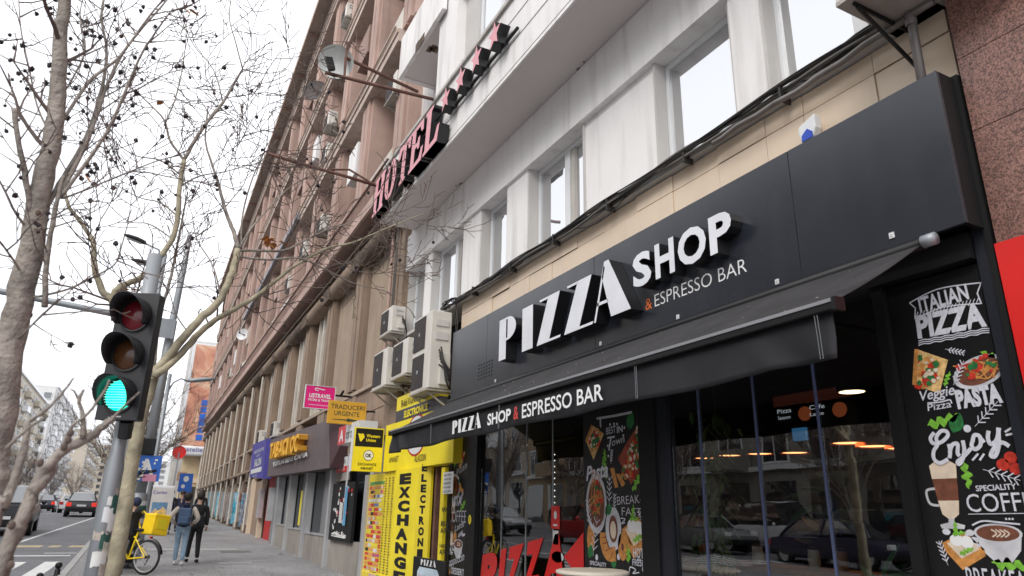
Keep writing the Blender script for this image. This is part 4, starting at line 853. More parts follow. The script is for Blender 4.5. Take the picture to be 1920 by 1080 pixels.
for ch, y in (('H', 12.95), ('O', 12.2), ('T', 11.45), ('E', 10.75), ('L', 10.02)):
    u = 13.1-y; f = MB(); g = MB(); k = .1
    if ch == 'O':
        o_ = arcp(.46, .5, .46, .5, 0, 360, 24)[:-1]; i_ = arcp(.46, .5, .16, .38, 0, 360, 24)[:-1]; N = 24
        T = lambda p, w_: F(u+(p[0]+k*p[1])*wl, zl2+p[1]*hh2, w_)
        for mb_, w0 in ((f, None), (g, .2)):
            if mb_ is g: mb_.add([T(p, .203) for p in o_+i_], [(i, (i+1) % N, N+(i+1) % N, N+i) for i in range(N)])
            else: mb_.add([T(p, .02) for p in o_+i_]+[T(p, .2) for p in o_+i_], [(i, (i+1) % N, N+(i+1) % N, N+i) for i in range(N)]+[(2*N+i, 2*N+(i+1) % N, 3*N+(i+1) % N, 3*N+i) for i in range(N)]+[(i, (i+1) % N, 2*N+(i+1) % N, 2*N+i) for i in range(N)]+[(N+i, N+(i+1) % N, 3*N+(i+1) % N, 3*N+i) for i in range(N)])
    else:
        for pts in serif[ch]:
            q = [(u+(a+k*b)*wl, zl2+b*hh2) for a, b in pts]; q2_ = [(a+.045, b) for a, b in q]; poly(f, F, q, .02, .18); poly(f, F, q2_, .0205, .178); poly(g, F, q, .203); poly(g, F, q2_, .2036)
    f.build('letter', 'letside', hs_); g.build('letter_face', 'pink', hs_)
f = MB(); f.tube([(3.5, 13.0, 7.55), (3.5, 9.4, 7.55)], .02, 6); f.tube([(3.5, 13.0, 8.0), (3.5, 9.4, 8.0)], .02, 6); f.build('support_rail', 'blk', hs_)
f = MB(); f.tube([(3.43, 13.1, 8.3), (3.43, 13.05, 7.6), (3.45, 12.6, 7.9)], .006, 4); f.build('wire', 'cable', hs_)
st = thing('star_sign', 'row of four pink and black stars mounted on the balcony front', 'sign', (3.5, 7.8, 8.0))
for y in (9.1, 8.5, 7.92, 7.32):
    pts = [( (.2 if i % 2 == 0 else .088)*sin(i*pi/5), (.23 if i % 2 == 0 else .1)*cos(i*pi/5)) for i in range(10)]
    f = MB(); g = MB(); q = [(13.1-y+a, 8.05+b) for a, b in pts]; poly(f, F, q, .03, .16); poly(g, F, q, .194); f.build('star', 'letside', st); g.build('star_face', 'pink', st)
f = MB(); f.tube([(3.56, 9.3, 7.93), (3.56, 6.9, 7.93)], .025, 6); f.build('support_rail', 'blk', st); f = MB(); f.tube([(3.55, 9.3, 7.95), (3.5, 9.7, 8.1), (3.55, 10.0, 8.6)], .006, 4); f.build('wire', 'cable', st)
# dish on poles
sdh = thing('satellite_dish', 'pale satellite dish on a rusty pole sticking out above the HOTEL sign', 'antenna', (1.9, 10.2, 8.6))
f = MB(); f.tube([(3.75, 10.1, 8.67), (1.66, 10.12, 8.57)], .03, 8); f.build('arm', 'rust', sdh, smooth=True)
a_, b_ = ony(783, 172, 10.9), ony(648, 108, 10.25)
f = MB(); f.tube([a_, b_], .03, 8); f.build('arm', 'rust', sdh, smooth=True)
f = MB(); f.tube([(2.0, 10.2, 8.55), (1.98, 10.2, 9.35)], .018, 6); f.build('mast', 'rust', sdh)
f = MB(); f.tube([b_, ony(645, 150, 10.2)], .018, 6); f.build('mast', 'rust', sdh)
c_ = ony(630, 116, 10.35); ax = Vector((-.22, -.93, -.3)).normalized()
f = MB(); f.lathe(tuple(c_), [(.001, -.06), (.1, -.05), (.2, -.02), (.29, .02), (.295, .025)], 28, axis=tuple(ax)); f.build('dish', 'creamt' if False else C('dish_grey', .5, .52, .5, .55, streak=.2), sdh, smooth=True)
q = Vector(ony(617, 122, 10.0)); f = MB(); f.prism([tuple(q+Vector(v)) for v in ((-.09, 0, .1), (.03, 0, .13), (.1, 0, -.08), (-.0, 0, -.12))], (0, -.06, 0)); f.build('receiver', 'black', sdh)
f = MB(); f.tube([tuple(q), tuple(q+Vector((.05, .05, -.15))), tuple(Vector(c_)+Vector((0, 0, -.3)))], .01, 6); f.build('receiver_arm', 'blk', sdh)
p2 = thing('flag_pole_bracket', 'rusty horizontal pole with wires reaching out from the HOTEL sign end', 'pole', (3.4, 13, 8.3)); f = MB(); f.tube([ony(705, 348, 13.0), ony(640, 328, 13.0), ony(560, 306, 13.0), ony(503, 288, 13.0)], .035, 8); f.build('pole', 'rust', p2, smooth=True); f = MB(); f.tube([ony(700, 345, 13.0), ony(655, 318, 13.1), ony(620, 318, 13.0)], .022, 6); f.build('brace', 'rust', p2)
# ================================================================== YELLOW EXCHANGE KIOSK
ek = thing('exchange_kiosk', 'yellow exchange and electronics shopfront with a price display and vertical black lettering', 'kiosk', (4.2, 12, .2))
XK = 4.15
box('sign_box', 'yellow', ek, XK, XK+.24, 9.9, 13.32, 2.43, 3.31, bevel=.004); box('sign_box_side', 'ydark', ek, XK+.001, XK+.24, 9.885, 9.898, 2.43, 3.31)  # side face in darker yellow, its shading put into the colour
F = Fr((XK-.002, 13.32, 0)); f = MB(); ell(f, F, 1.75, 2.98, .5, .36, .002, 36); f.build('round_logo_rim', 'reddoor', ek); f = MB(); ell(f, F, 1.75, 2.98, .46, .325, .004, 36); f.build('round_logo', 'pvc', ek)
f = MB(); text(f, 'SCHIMB VALUTAR', F, 1.3, 2.8, .05, .9, lift=.006); text(f, 'AMANET', F, .35, 2.58, .11, .55, lift=.004); text(f, 'ALADDIN', F, 1.75, 2.52, .12, .55, lift=.004); f.build('lettering', 'tabacd', ek)
XE = 4.1
f = MB(); box('upper_sign', 'yellow', ek, XE+.05, XE+.2, 10.55, 12.75, 3.52, 3.78); box('upper_sign_lower_band', 'sgrey', ek, XE+.045, XE+.2, 10.55, 12.75, 3.312, 3.518)
F = Fr((XE+.043, 12.75, 0)); f = MB(); text(f, 'B-dul V.UNICESCU nr.16', F, .3, 3.57, .13, 1.65, lift=.008, bold=.02); f.build('lettering', 'black', ek); f = MB(); text(f, 'ELECTRONICE', F, .5, 3.35, .12, 1.2, lift=.008, bold=.04); f.build('lettering', 'yellow', ek)
# panels below
def ky(px, py, X): return onx(px, py, X)[1]
X2 = 4.18
yA, yB, yC, yD = ky(684, 1000, X2), ky(742, 1000, X2), ky(778, 1000, X2-.08), ky(803, 1000, X2+.1)
box('display_frame', 'alu', ek, X2-.03, X2+.06, yA, yA+.2, gz(13), 2.42); box('display_board', 'ydark', ek, X2+.02, X2+.06, yB+.001, yA-.001, .5, 2.42)
box('display_base', 'yellow', ek, X2-.0, X2+.06, yB+.001, yA-.001, gz(13), .62)
F = Fr((X2+.018, yA, 0)); wD = yA-yB
cols = [C('print_%d' % i, *c) for i, c in enumerate(((.6, .05, .04), (.75, .6, .05), (.7, .3, .1), (.65, .62, .58), (.1, .3, .1), (.5, .1, .2), (.03, .02, .02), (.6, .4, .35), (.15, .2, .45)))]
fs_ = [MB() for _ in cols]
for r in range(22):
    z = 2.27-r*.082; u = .05
    while u < wD*.5:
        w = random.uniform(.08, .3); k = random.choice([0, 0, 1, 2, 2, 3, 3, 5, 6, 7, 8, 1, 2, 3, 0]) if r else 4
        rect(fs_[k], F, u, z-.065+random.uniform(0, .015), min(u+w, wD*.52), z+.003, .002+.0005*(r % 3)); u += w+.015
for q, c in zip(fs_, cols):
    if q.v: o = q.build('advert_print', c, ek); o['kind'] = 'stuff'
f = MB()
for r in range(38):
    for cc in range(4):
        u = wD*(.55+.11*cc); w = random.uniform(.05, .1); rect(f, F, u, 2.3-r*.046, u+w, 2.3-r*.046+.02, .003)
o = f.build('price_rows', 'tabacd', ek); o['kind'] = 'stuff'
for k in range(4):
    box('magazine_print', cols[(k*3+1) % 9], ek, X2-.004, X2-.001, yB+.03+k*wD/4, yB+k*wD/4+wD/4, .3, .6)
box('exchange_panel', 'yellow', ek, X2-.08, X2+.06, yC, yB, .62, 2.42, bevel=.004)
F = Fr((X2-.082, yB, 0)); f = MB(); wE = yB-yC
for i, ch in enumerate('EXCHANGE'): text(f, ch, F, wE*.22, 2.18-i*.225, .16, wE*.5, bold=.07, lift=.002)
f.build('lettering', 'black', ek)
f = MB(); f.prism([(X2-.08, yC-.001, .62), (X2+.1, yD, .62), (X2+.14, yD, .62), (X2+.05, yC-.001, .62)], (0, 0, 1.8)); f.build('electronice_panel', 'ydark', ek)  # angled panel uses the darker yellow that carries its shading
F = Fr((X2-.083, yC, 0), R=(.18, yD-yC, 0)); f = MB(); wF = math.hypot(.18, yC-yD)
for i, ch in enumerate('ELECTRONICE'): text(f, ch, F, wF*.25, 2.36-i*.166, .115, wF*.42, bold=.06, lift=.002)
f.build('lettering', 'black', ek)
yE, yF = ky(822, 1000, 4.2), ky(846, 1000, 4.2)
box('doorway', 'tabacd', ek, 4.45, 4.5, yE, yD, .2, 2.42); box('door_glass', 'darkglass', ek, 4.4, 4.41, yE+.02, yD-.25, .2, 2.42); box('door_frame', 'rust', ek, 4.3, 4.44, yD-.2, yD-.12, .2, 2.42)
box('price_panel', 'yellow', ek, 4.2, 4.26, 10.3, yE, .3, 2.38, bevel=.004)
F = Fr((4.197, yE, 0)); f = MB(); rect(f, F, .1, 1.98, .5, 2.3, .001); f.build('notice_sheet', 'paper', ek)
f = MB()
for i in range(5): text(f, ['BIJUTERII', 'AUR 585', 'ARGINT', 'PLATA', 'ACUM'][i], F, .14, 2.24-i*.06, .035, .28, lift=.003)
for i, (s_, z) in enumerate((('VANZARI', 1.72), ('BIJUTERII', 1.52), ('AUR-ARG', 1.42), ('LINGOURI', 1.22), ('AUR-ARG', 1.12), ('MONEDE', .92), ('AUR-ARG', .82), ('TELEFON', .62))): text(f, s_, F, .1, z, .07 if i % 2 == 0 or i < 2 else .045, .5, lift=.002, bold=.02)
f.build('lettering', 'black', ek)
box('wall_behind', 'stone', ek, 4.42, 4.6, 9.9, 14.0, 0, 4.0)
# blade signs (hang out over the pavement)
def blade(name, label, Y, x0, x1, z0, z1, th, m, cat='sign'):
    t = thing(name, label, cat, (x1, Y, z0)); box('panel', m, t, x0, x1, Y, Y+th, z0, z1, bevel=.006); return t, Fr((x0, Y-.002, z0), R=(1, 0, 0), U=(0, 0, 1))
s_ = 13.35/14.2
t, F = blade('exchange_blade_sign', 'yellow and black blade sign with OK disc above the price display', 13.35, 3.54, 4.13, 2.43, 3.25, .1, 'yellow')
box('side_strip', 'pvc', t, 3.52, 3.537, 13.345, 13.46, 2.42, 3.26); f = MB(); rect(f, F, .03, .46, .57, .8, .001); f.build('black_field', 'black', t)
f = MB(); text(f, 'Western', F, .24, .64, .06, .27, bold=.02, lift=.004); text(f, 'Union', F, .24, .56, .06, .19, bold=.02, lift=.004)
poly(f, F, [(.07, .7), (.12, .7), (.16, .6), (.18, .6), (.14, .55), (.12, .56)], .004); poly(f, F, [(.13, .7), (.18, .7), (.205, .64), (.16, .57), (.15, .6)], .0045); f.build('logo', 'yellow', t)
f = MB(); ell(f, F, .31, .3, .1, .1, .002); f.build('disc_rim', 'black', t); f = MB(); ell(f, F, .31, .3, .09, .09, .003); f.build('disc', 'led', t)
f = MB(); text(f, 'OK', F, .25, .265, .07, .12, bold=.04, lift=.005); text(f, 'EXCHANGE', F, .12, .11, .05, .36, lift=.003, bold=.01); text(f, 'AMANET', F, .17, .035, .05, .25, lift=.003, bold=.01); f.build('lettering', 'black', t)
t, F = blade('translation_blade_sign', 'ochre blade sign reading TRADUCERI URGENTE with an arrow', 15.0, 3.37, 4.2, 3.48, 3.97, .07, 'ochre')
f = MB(); text(f, 'TRADUCERI', F, .05, .32, .1, .73, lift=.002, bold=.0); text(f, 'URGENTE', F, .13, .18, .1, .55, lift=.002, bold=.0); poly(f, F, [(.1, .095), (.42, .105), (.42, .13), (.72, .09), (.42, .055), (.42, .08), (.1, .085)], .002); f.build('lettering', 'tabacd' if False else C('dark_green_print', .02, .05, .035, .5), t)
f = MB(); f.tube([(4.2, 15.03, 3.8), (4.42, 15.03, 3.8)], .02, 6); f.build('bracket', 'blk', t)
t, F = blade('travel_blade_sign', 'magenta travel agency blade sign above the ochre sign', 17.0, 3.24, 3.94, 4.05, 4.58, .06, 'magenta')
f = MB(); text(f, 'USTRAVEL', F, .09, .25, .1, .53, bold=.03, lift=.002); text(f, 'WORK & TRAVEL', F, .07, .165, .06, .55, bold=.02, lift=.002); text(f, 'www.ustravel.ro', F, .1, .06, .045, .46, lift=.002); stroke(f, F, [(.3, .42), (.22, .44), (.24, .48), (.36, .46), (.45, .45)], .02); f.build('lettering', 'led', t)
f = MB()
for (x0, x1, z0, z1) in ((3.225, 3.24, 4.035, 4.595), (3.94, 3.955, 4.035, 4.595), (3.24, 3.94, 4.035, 4.049), (3.24, 3.94, 4.581, 4.595)): f.box(x0, x1, 16.99, 17.07, z0, z1)
f.build('frame', 'pvc', t); f = MB(); f.tube([(3.95, 17.03, 4.4), (4.42, 17.03, 4.4)], .025, 6); f.build('bracket', 'blk', t); f = MB(); f.tube([(4.1, 17.03, 4.43), (4.12, 16.9, 4.5)], .03, 8); f.build('floodlight', 'blk', t)
# ================================================================== LONG BROWN STONE BUILDING
bb = thing('stone_building', 'long brown stone office building with pink pilasters, loggias and a wide eave', 'building', (4.4, 14, 0), -math.atan(.012))
AA = math.atan(.012)
def onb(px, py, off=0):
    r = ray(px, py); nn = (-cos(AA), sin(AA)); u_ = (sin(AA), cos(AA)); o = (4.4, 14)
    t = (off+nn[0]*o[0]+nn[1]*o[1])/(nn[0]*r[0]+nn[1]*r[1]); P = (r[0]*t-o[0], r[1]*t-o[1]); return (P[0]*u_[0]+P[1]*u_[1], r[2]*t+CAMH)
def gb_(u): return gz(14+u)
def B(name, m, x0, x1, y0, y1, z0, z1, par=None, bevel=0): return box(name, m, par or bb, x0, x1, y0, y1, z0, z1, local=True, bevel=bevel)
UE = 57.0
B('core', 'soff2', .9, 14, .02, UE, -1, 22.3)
B('lower_wall', 'stone', .42, .899, .0, UE, 3.0, 8.6)
pc = [3.15+3.4*k for k in range(-1, 17)]
pil_proto = None
def inst(proto, name, y, z=None, x=None):
    o = proto.copy(); COL.objects.link(o); o.location = (x if x is not None else proto.location[0], y, z if z is not None else proto.location[2]); return o
# lower pilasters
f = MB(); f.box(-.02, .42, -.42, .42, 4.5, 7.95); f.box(-.1, -.02, -.36, -.08, 4.55, 7.9); f.box(-.1, -.02, .02, .36, 4.55, 7.9); f.box(-.06, .42, -.46, .46, 3.2, 4.49)
lp = f.build('pilaster', 'stone', bb, local=True); lp.location = (0, pc[0], 0)
for c in pc[1:]: inst(lp, 'pilaster', c)
# bays of the lower zone
f = MB()
for k in range(26): y = -1.26+2.52*(k+.5)/26; f.prism([(.16, y-.045, 4.62), (.09, y-.012, 4.62), (.09, y+.012, 4.62), (.16, y+.045, 4.62)], (0, 0, 3.3))
f.box(.17, .42, -1.28, 1.28, 4.5, 7.95); fl = f.build('fluted_panel', 'stone2', bb, local=True); fl['kind'] = 'stuff'; fl.location = (0, pc[0]+1.7, 0)
inst(fl, '', pc[1]+1.7)
f = MB(); f.box(.36, .419, -1.27, 1.27, 4.5, 7.95); wn = f.build('window', 'darkglass', bb, local=True); wn.location = (0, pc[2]+1.7, 0)
f = MB(); f.box(.05, .35, -.06, .06, 4.5, 7.94); fn = f.build('fin', 'fin', bb, local=True); fn.location = (0, pc[2]+1.05, 0)
f = MB(); f.box(.2, .35, -1.27, 1.27, 6.2, 6.4); sp = f.build('spandrel', 'stone', bb, local=True); sp.location = (0, pc[2]+1.7, 0)
f = MB(); f.box(.15, .355, -.3, .3, 4.5, 7.94); pn = f.build('panel', 'stone2', bb, local=True); pn.location = (0, pc[2]+.8, 0)
for i in range(2, len(pc)-1):
    if i > 2: inst(wn, '', pc[i]+1.7); inst(sp, '', pc[i]+1.7); inst(fn, '', pc[i]+1.05); inst(pn, '', pc[i]+.8)
    inst(fn, '', pc[i]+1.55); inst(fn, '', pc[i]+2.2); inst(pn, '', pc[i]+2.62)
B('sill_course', 'stone2', -.08, .42, .0, UE, 4.4, 4.49)
# stone blocks near the camera below the fluted panels
for r, (z0, z1) in enumerate(((3.3, 3.85), (3.86, 4.39))):
    y = .05
    while y < 6.4:
        w = random.choice([.7, .95, 1.2]); x = -.02+random.uniform(-.012, .012); B('stone_block', 'stone' if random.random() < .6 else 'stone2', x, .4, y, min(y+w, 6.5)-.012, z0, z1, bevel=.008); y += w
# rope cornice
for i in range(len(pc)-1):
    f = MB(); n = 14; L_ = 2.54; pts = [(-.04, pc[i]+.43+L_*k/n, 7.98) for k in range(n+1)]
    f.tube(pts, [.25*(1+.13*abs(sin(k*1.6))) * (.55 if k in (0, n) else 1) for k in range(n+1)], 12); f.build('rope_moulding', 'stonedk' if i % 3 == 0 else 'stone', bb, local=True, smooth=True)
f = MB()
for c in pc: f.box(-.28, .3, c-.42, c+.42, 7.74, 8.18)
o = f.build('capital_block', 'stonedk', bb, local=True); o['kind'] = 'stuff'
B('ledge', 'stonedk', -.34, .4, 0, UE, 8.2, 8.25)
B('frieze', 'stone2', -.14, .4, 0, UE, 8.251, 8.52)
f = MB(); y = .05
while y < 30: f.box(-.2, -.141, y, y+.07, 8.27, 8.5); y += .16
o = f.build('dentils', 'stone2', bb, local=True); o['kind'] = 'stuff'
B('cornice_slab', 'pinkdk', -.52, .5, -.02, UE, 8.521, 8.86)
B('cornice_lip', 'pinkwall', -.55, -.521, -.02, UE, 8.56, 8.84)
f = MB(); f.box(-.5, -.42, 0, UE, 9.4, 9.46); f.box(-.49, -.43, 0, UE, 8.87, 8.91); f.build('balcony_rail', 'rust', bb, local=True)
f = MB(); y = .06; k = 0
while y < 46: f.prism([(-.475, y, 8.91), (-.445, y, 8.91), (-.445, y+.05, 9.4), (-.475, y+.05, 9.4)], (0, .035, 0)); y += .13; k += 1
o = f.build('baluster', 'pinkdk', bb, local=True); o['kind'] = 'stuff'
B('opening_shade_sheet', C('dark_opening', .14, .09, .075, .9, var=.3), -.4, -.36, 0, UE, 8.87, 9.38)  # dark sheet standing in for the shaded openings behind the balusters
# upper storeys
rowsU = [(9.0, 12.72), (13.08, 17.05), (17.42, 21.25)]
slabs = [(12.72, 13.08), (17.05, 17.42), (21.25, 21.6)]
for a, b in slabs:
    B('floor_slab', 'slab', -.47, .899, 0, UE, a, b); B('slab_lip', 'slab', -.51, -.471, 0, UE, b-.12, b-.02)
    f = MB(); f.tube([(-.53, .1, b+.1), (-.53, UE/2, b+.1), (-.53, UE, b+.1)], .03, 6); f.tube([(-.5, .1, b+.03), (-.5, UE, b+.03)], .02, 5); f.build('slab_conduit', 'slab', bb, local=True)
for ri, (a, b) in enumerate(rowsU):
    f = MB(); w = .5
    f.box(-.3, .4, -w, w, a, b-.001)
    for q in (-.34, 0.02): f.box(-.37, -.301, q, q+.3, a+.001, b-.002)
    up = f.build('pilaster', 'pinkwall', bb, local=True); up.location = (0, pc[0], 0)
    for c in pc[1:]: inst(up, '', c)
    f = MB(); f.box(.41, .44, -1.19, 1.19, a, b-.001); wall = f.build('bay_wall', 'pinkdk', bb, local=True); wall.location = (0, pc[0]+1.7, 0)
    f = MB(); t = .07; z0, z1 = a+1.1, b-.7
    f.box(.34, .4, -.85, -.85+t, z0, z1); f.box(.34, .4, .85-t, .85, z0, z1); f.box(.34, .4, -.03, .03, z0+t, z1-t); f.box(.34, .4, -.78, .78, z0, z0+t); f.box(.34, .4, -.78, .78, z1-t, z1); f.box(.345, .4, -.78, .78, z1-.75, z1-.7)
    wf = f.build('window', 'fin', bb, local=True); wf.location = (0, pc[0]+1.7, 0)
    f = MB(); f.box(.37, .38, -.78, -.03, z0+t, z1-t); f.box(.37, .38, .03, .78, z0+t, z1-t); wp = f.build('pane', 'darkglass', wf, local=True)
    for i in range(1, len(pc)-1):
        inst(wall, '', pc[i]+1.7); w2 = inst(wf, '', pc[i]+1.7); c2 = wp.copy(); COL.objects.link(c2); c2.parent = w2
    # parapets: pink, white or glazed in
    par = {}
    for i in range(len(pc)-1):
        m = random.choice(['pinkwall', 'pinkwall', 'slab', 'white', 'fin']); key = m
        h0 = a+1.55 if ri == 0 and False else a+.0
        if key not in par:
            f = MB(); f.box(-.28, -.2, -1.19, 1.19, a+.001, a+1.0); par[key] = f.build('parapet', m, bb, local=True); par[key].location = (0, pc[i]+1.7, 0)
        else: inst(par[key], '', pc[i]+1.7)
        if random.random() < .38:   # a projecting box half way up the bay, closed with pale panels
            f = MB(); s0 = random.uniform(-1.15, -.3); f.box(-.36, .4, s0, s0+random.uniform(.8, 1.2), a+1.9, a+2.9); o = f.build('box_bay', random.choice(['white', 'slab', 'pinkwall', 'pinkdk']), bb, local=True); o.location = (0, pc[i]+1.7, 0)
    # storage panels / conduit
f = MB(); f.box(-1.0, .9, -.2, UE+.3, 22.1, 22.32); f.build('eave', C('eave_soffit', .36, .3, .26, .85, var=.1, streak=.3, dirt=(.15, .12, .1)), bb, local=True)
B('eave_band', 'pinkwall', -.3, .6, 0, UE, 21.601, 22.099); B('eave_lip', 'slab', -1.03, -1.001, -.2, UE+.3, 22.08, 22.4)
f = MB()
for c in pc[::1]: f.box(-.9, -.3, c-.08, c+.08, 22.0, 22.099)
o = f.build('eave_bracket', 'pinkdk', bb, local=True)
# diagonal covered cable tray on slab C
f = MB(); f.box(-.62, -.5, 12.5, 30, 12.75, 13.0); f.build('blue_tarpaulin', C('tarp', .3, .3, .33, .8, var=.3, vs=3), bb, local=True)
# end of the building near the camera
f = MB(); f.tube([(-.06, .05, 4.5), (-.06, .05, 8.2)], .05, 8); f.tube([(-.12, .25, 4.5), (-.12, .25, 8.2)], .04, 8); f.build('corner_pipe', 'pinkwall', bb, local=True)
B('corner_pier', 'stone2', .0, .42, -.1, .3, 3.3, 8.2)
# ---- ground floor near bays: grey shop
B('ground_wall', 'stone', .42, .898, .0, UE, -1, 3.0)
def GB(name, m, x0, x1, y0, y1, z0, z1, bevel=0): return B(name, m, x0, x1, y0, y1, z0, z1, bevel=bevel)
posts = [4.2, 7.2, 9.9, 12.2]
for i, u in enumerate(posts):
    GB('post', 'alu', -.14, .1, u-.07, u+.07, gb_(u)-.05, 3.3, .01)
    if i < 3:
        n = posts[i+1]; GB('grey_pillar', 'greyshop', -.02, .3, u+.071, u+1.0, gb_(u)+.7, 3.0); GB('plinth', 'plinth', -.05, .35, u+.071, n-.071, gb_(u)-.2, gb_(u)+.699); GB('plinth_cap', 'alu', -.07, .3, u+.071, n-.071, gb_(u)+.7, gb_(u)+.74)
        GB('window_pane', 'darkglass', .12, .14, u+1.0, n-.071, gb_(u)+.741, 3.0); f = MB(); f.box(.09, .119, u+1.6, u+1.65, gb_(u)+.741, 3.0); f.build('window_bar', 'greyshop', bb, local=True)
GB('yellow_strip', 'yellow', .08, .1, 8.5, 9.0, gb_(8)+.8, 2.3)
GB('lintel', 'stone', -.05, .42, .3, UE, 3.0, 3.29)
# bay with the black notice board, next to the kiosk
GB('plinth', 'plinth', -.03, .35, .5, 4.13, gb_(2)-.2, gb_(2)+.72); GB('window_pane', 'darkglass', .14, .16, .5, 4.1, 1.05, 3.0); GB('post', 'alu', -.16, .1, .25, .5, gb_(0)-.05, 3.2, .01)
GB('pillar', 'greyshop', .0, .13, 3.1, 4.1, 2.4, 3.0)
f = MB(); f.tube([(-.1, 2.6, 1.5), (-.1, 2.6, 3.0)], .03, 8); f.build('pipe', 'alu', bb, local=True)
# red doorway
GB('red_door', 'reddoor', .1, .14, 13.6, 16.0, gb_(15)-.1, 2.95); GB('grey_pillar', 'greyshop', -.04, .35, 12.27, 13.5, gb_(13)-.1, 3.0)
GB('grey_box', 'alu', -.2, -.02, 13.3, 13.8, gb_(13)+.75, 2.5, .01); GB('grey_box', 'alu', -.2, -.02, 15.9, 16.4, gb_(16)+.75, 2.5, .01)
GB('post', 'tile', -.1, .1, 16.4, 16.55, gb_(16), 3.0); GB('graffiti_panel', 'stone', .05, .3, 16.56, 19.4, gb_(17)-.1, 2.9); GB('post', 'tile', -.12, .1, 19.4, 19.6, gb_(19), 3.0)
# graffiti material
def graf(name, cols, sc_):
    m = bpy.data.materials.new(name); m.use_nodes = True; t = m.node_tree; b = t.nodes['Principled BSDF']; b.inputs['Roughness'].default_value = .6
    g = t.nodes.new('ShaderNodeNewGeometry'); n = t.nodes.new('ShaderNodeTexNoise'); n.inputs['Scale'].default_value = sc_; n.inputs['Detail'].default_value = 2; n.inputs['Distortion'].default_value = 1.6; t.links.new(g.outputs['Position'], n.inputs['Vector'])
    r = t.nodes.new('ShaderNodeValToRGB'); r.color_ramp.interpolation = 'CONSTANT'; e = r.color_ramp.elements
    for k, c in enumerate(cols):
        p = .3+.4*k/len(cols)
        if k < 2: e[k].position = p if k else 0; e[k].color = (*c, 1)
        else: x = e.new(p); x.color = (*c, 1)
    t.links.new(n.outputs[0], r.inputs[0]); t.links.new(r.outputs[0], b.inputs['Base Color']); MATS[name] = m; M[name] = m; return m
wht, cy, bk, st_, pk, bl_ = (.55, .55, .55), (.03, .42, .62), (.02, .02, .025), (.3, .24, .18), (.45, .18, .2), (.05, .12, .35)
graf('graffiti_cyan', [cy, cy, wht, cy, cy, bk, cy], 1.1); graf('graffiti_mix', [st_, wht, bk, st_, cy, wht, st_, bk], 3.2); graf('graffiti_white', [st_, wht, st_, wht, bk, st_, pk, wht], 4.5); graf('graffiti_dark', [bk, bl_, bk, wht, bk, cy], 2.5)
gp = [19.9+3.35*k for k in range(0, 11)]
for i, u in enumerate(gp):
    g = gb_(u); GB('stone_pier', 'stone2', -.1, .42, u, u+.85, g-.2, 3.0, .015); GB('pier_base', 'stone', -.2, .42, u-.08, u+.93, g-.2, g+.35, .02)
    GB('graffiti', random.choice(['graffiti_mix', 'graffiti_white', 'graffiti_white']), -.104, -.1005, u+.03, u+.82, g+.4, g+1.8)
    if i < 10:
        mg = ['graffiti_dark', 'graffiti_cyan', 'graffiti_white', 'graffiti_mix', 'graffiti_cyan', 'graffiti_mix', 'graffiti_cyan', 'graffiti_white', 'graffiti_mix', 'graffiti_cyan'][i]
        GB('shutter', mg, -.075, .1, u+.86, u+3.34, g+.2, g+1.75); GB('shop_opening', 'void', .3, .41, u+.86, u+3.34, g-.2, 3.0); GB('transom', random.choice(['rust', 'stone', 'stone', 'fin']), .05, .25, u+.86, u+3.34, g+1.76, g+2.0)
for i, u in enumerate(gp): f = MB(); f.tube([(-.22, u-.2, gb_(u)+.1), (-.22, u-.2, 7.6)], .045, 6); f.build('drain_pipe', 'fin', bb, local=True)
GB('brick_patch', C('red_brick_patch', .35, .12, .07, .8), -.12, -.101, 23.2, 24.1, 2.1, 2.5)
for k, u in enumerate((4.6, 11.3, 18.2, 25.1)):  # ledge strips below the fins
    pass
f = MB(); f.box(-.3, .0, 19.5, 56, 3.32, 3.42); f.build('string_course', 'stone', bb, local=True)
for i, u in enumerate(gp): GB('console', 'stonedk', -.3, .0, u+.1, u+.7, 3.0, 3.31)
# ---- notice board, small sign
def wl_(x, y, z): v = Matrix.Rotation(-AA, 4, 'Z') @ Vector((x, y, z)); return (v.x+4.4, v.y+14, v.z)
t = thing('notice_board', 'black notice board covered with white stickers beside the aluminium post', 'board', wl_(-.06, 3, 1.0), -AA)
f = MB(); f.box(-.04, .03, -1.15, .95, .05, 1.35); f.build('board', 'black', t, local=True)
F = Fr((-.043, .95, .05)); f = MB(); g = MB()
for k in range(34):
    u, v = random.uniform(.1, 1.9), random.uniform(.1, 1.2); w = random.uniform(.05, .14); rect(f if random.random() < .7 else g, F, u, v, u+w, v+random.uniform(.04, .09), .001+.0004*k)
for k in range(8): stroke(f, F, [(random.uniform(.2, 1.8), random.uniform(.08, .2)) for _ in range(3)], .02)
o = f.build('sticker', 'paper', t, local=True); o['kind'] = 'stuff'; o = g.build('coloured_sticker', 'reddoor', t, local=True); o['kind'] = 'stuff'
f = MB(); rect(f, F, 1.35, .35, 1.6, 1.2, .02); f.build('blue_roll', C('sticker_blue', .1, .3, .5, .5, var=.3), t, local=True); f = MB(); rect(f, F, .95, .4, 1.25, .85, .018); f.build('intercom', 'reveal', t, local=True)
t = thing('notice_sign', 'white and red notice sign above the black notice board', 'sign', wl_(-.08, 3.3, 2.4), -AA)
f = MB(); f.box(-.03, 0, -.75, .45, .2, .55); f.build('panel', 'pvc', t, local=True); f = MB(); f.box(-.034, -.031, -.75, .45, .2, .33); f.build('red_band', 'red', t, local=True); f = MB(); f.box(-.02, .0, -.8, .5, .0, .19); f.build('lower_panel', 'plinth', t, local=True)
F = Fr((-.036, .45, 0)); f = MB(); text(f, 'ATENTIE', F, .3, .4, .08, .6); f.build('lettering', 'black', t, local=True); f = MB(); text(f, 'INTERZIS', F, .3, .24, .06, .6); f.build('red_band_lettering', 'led', t, local=True)
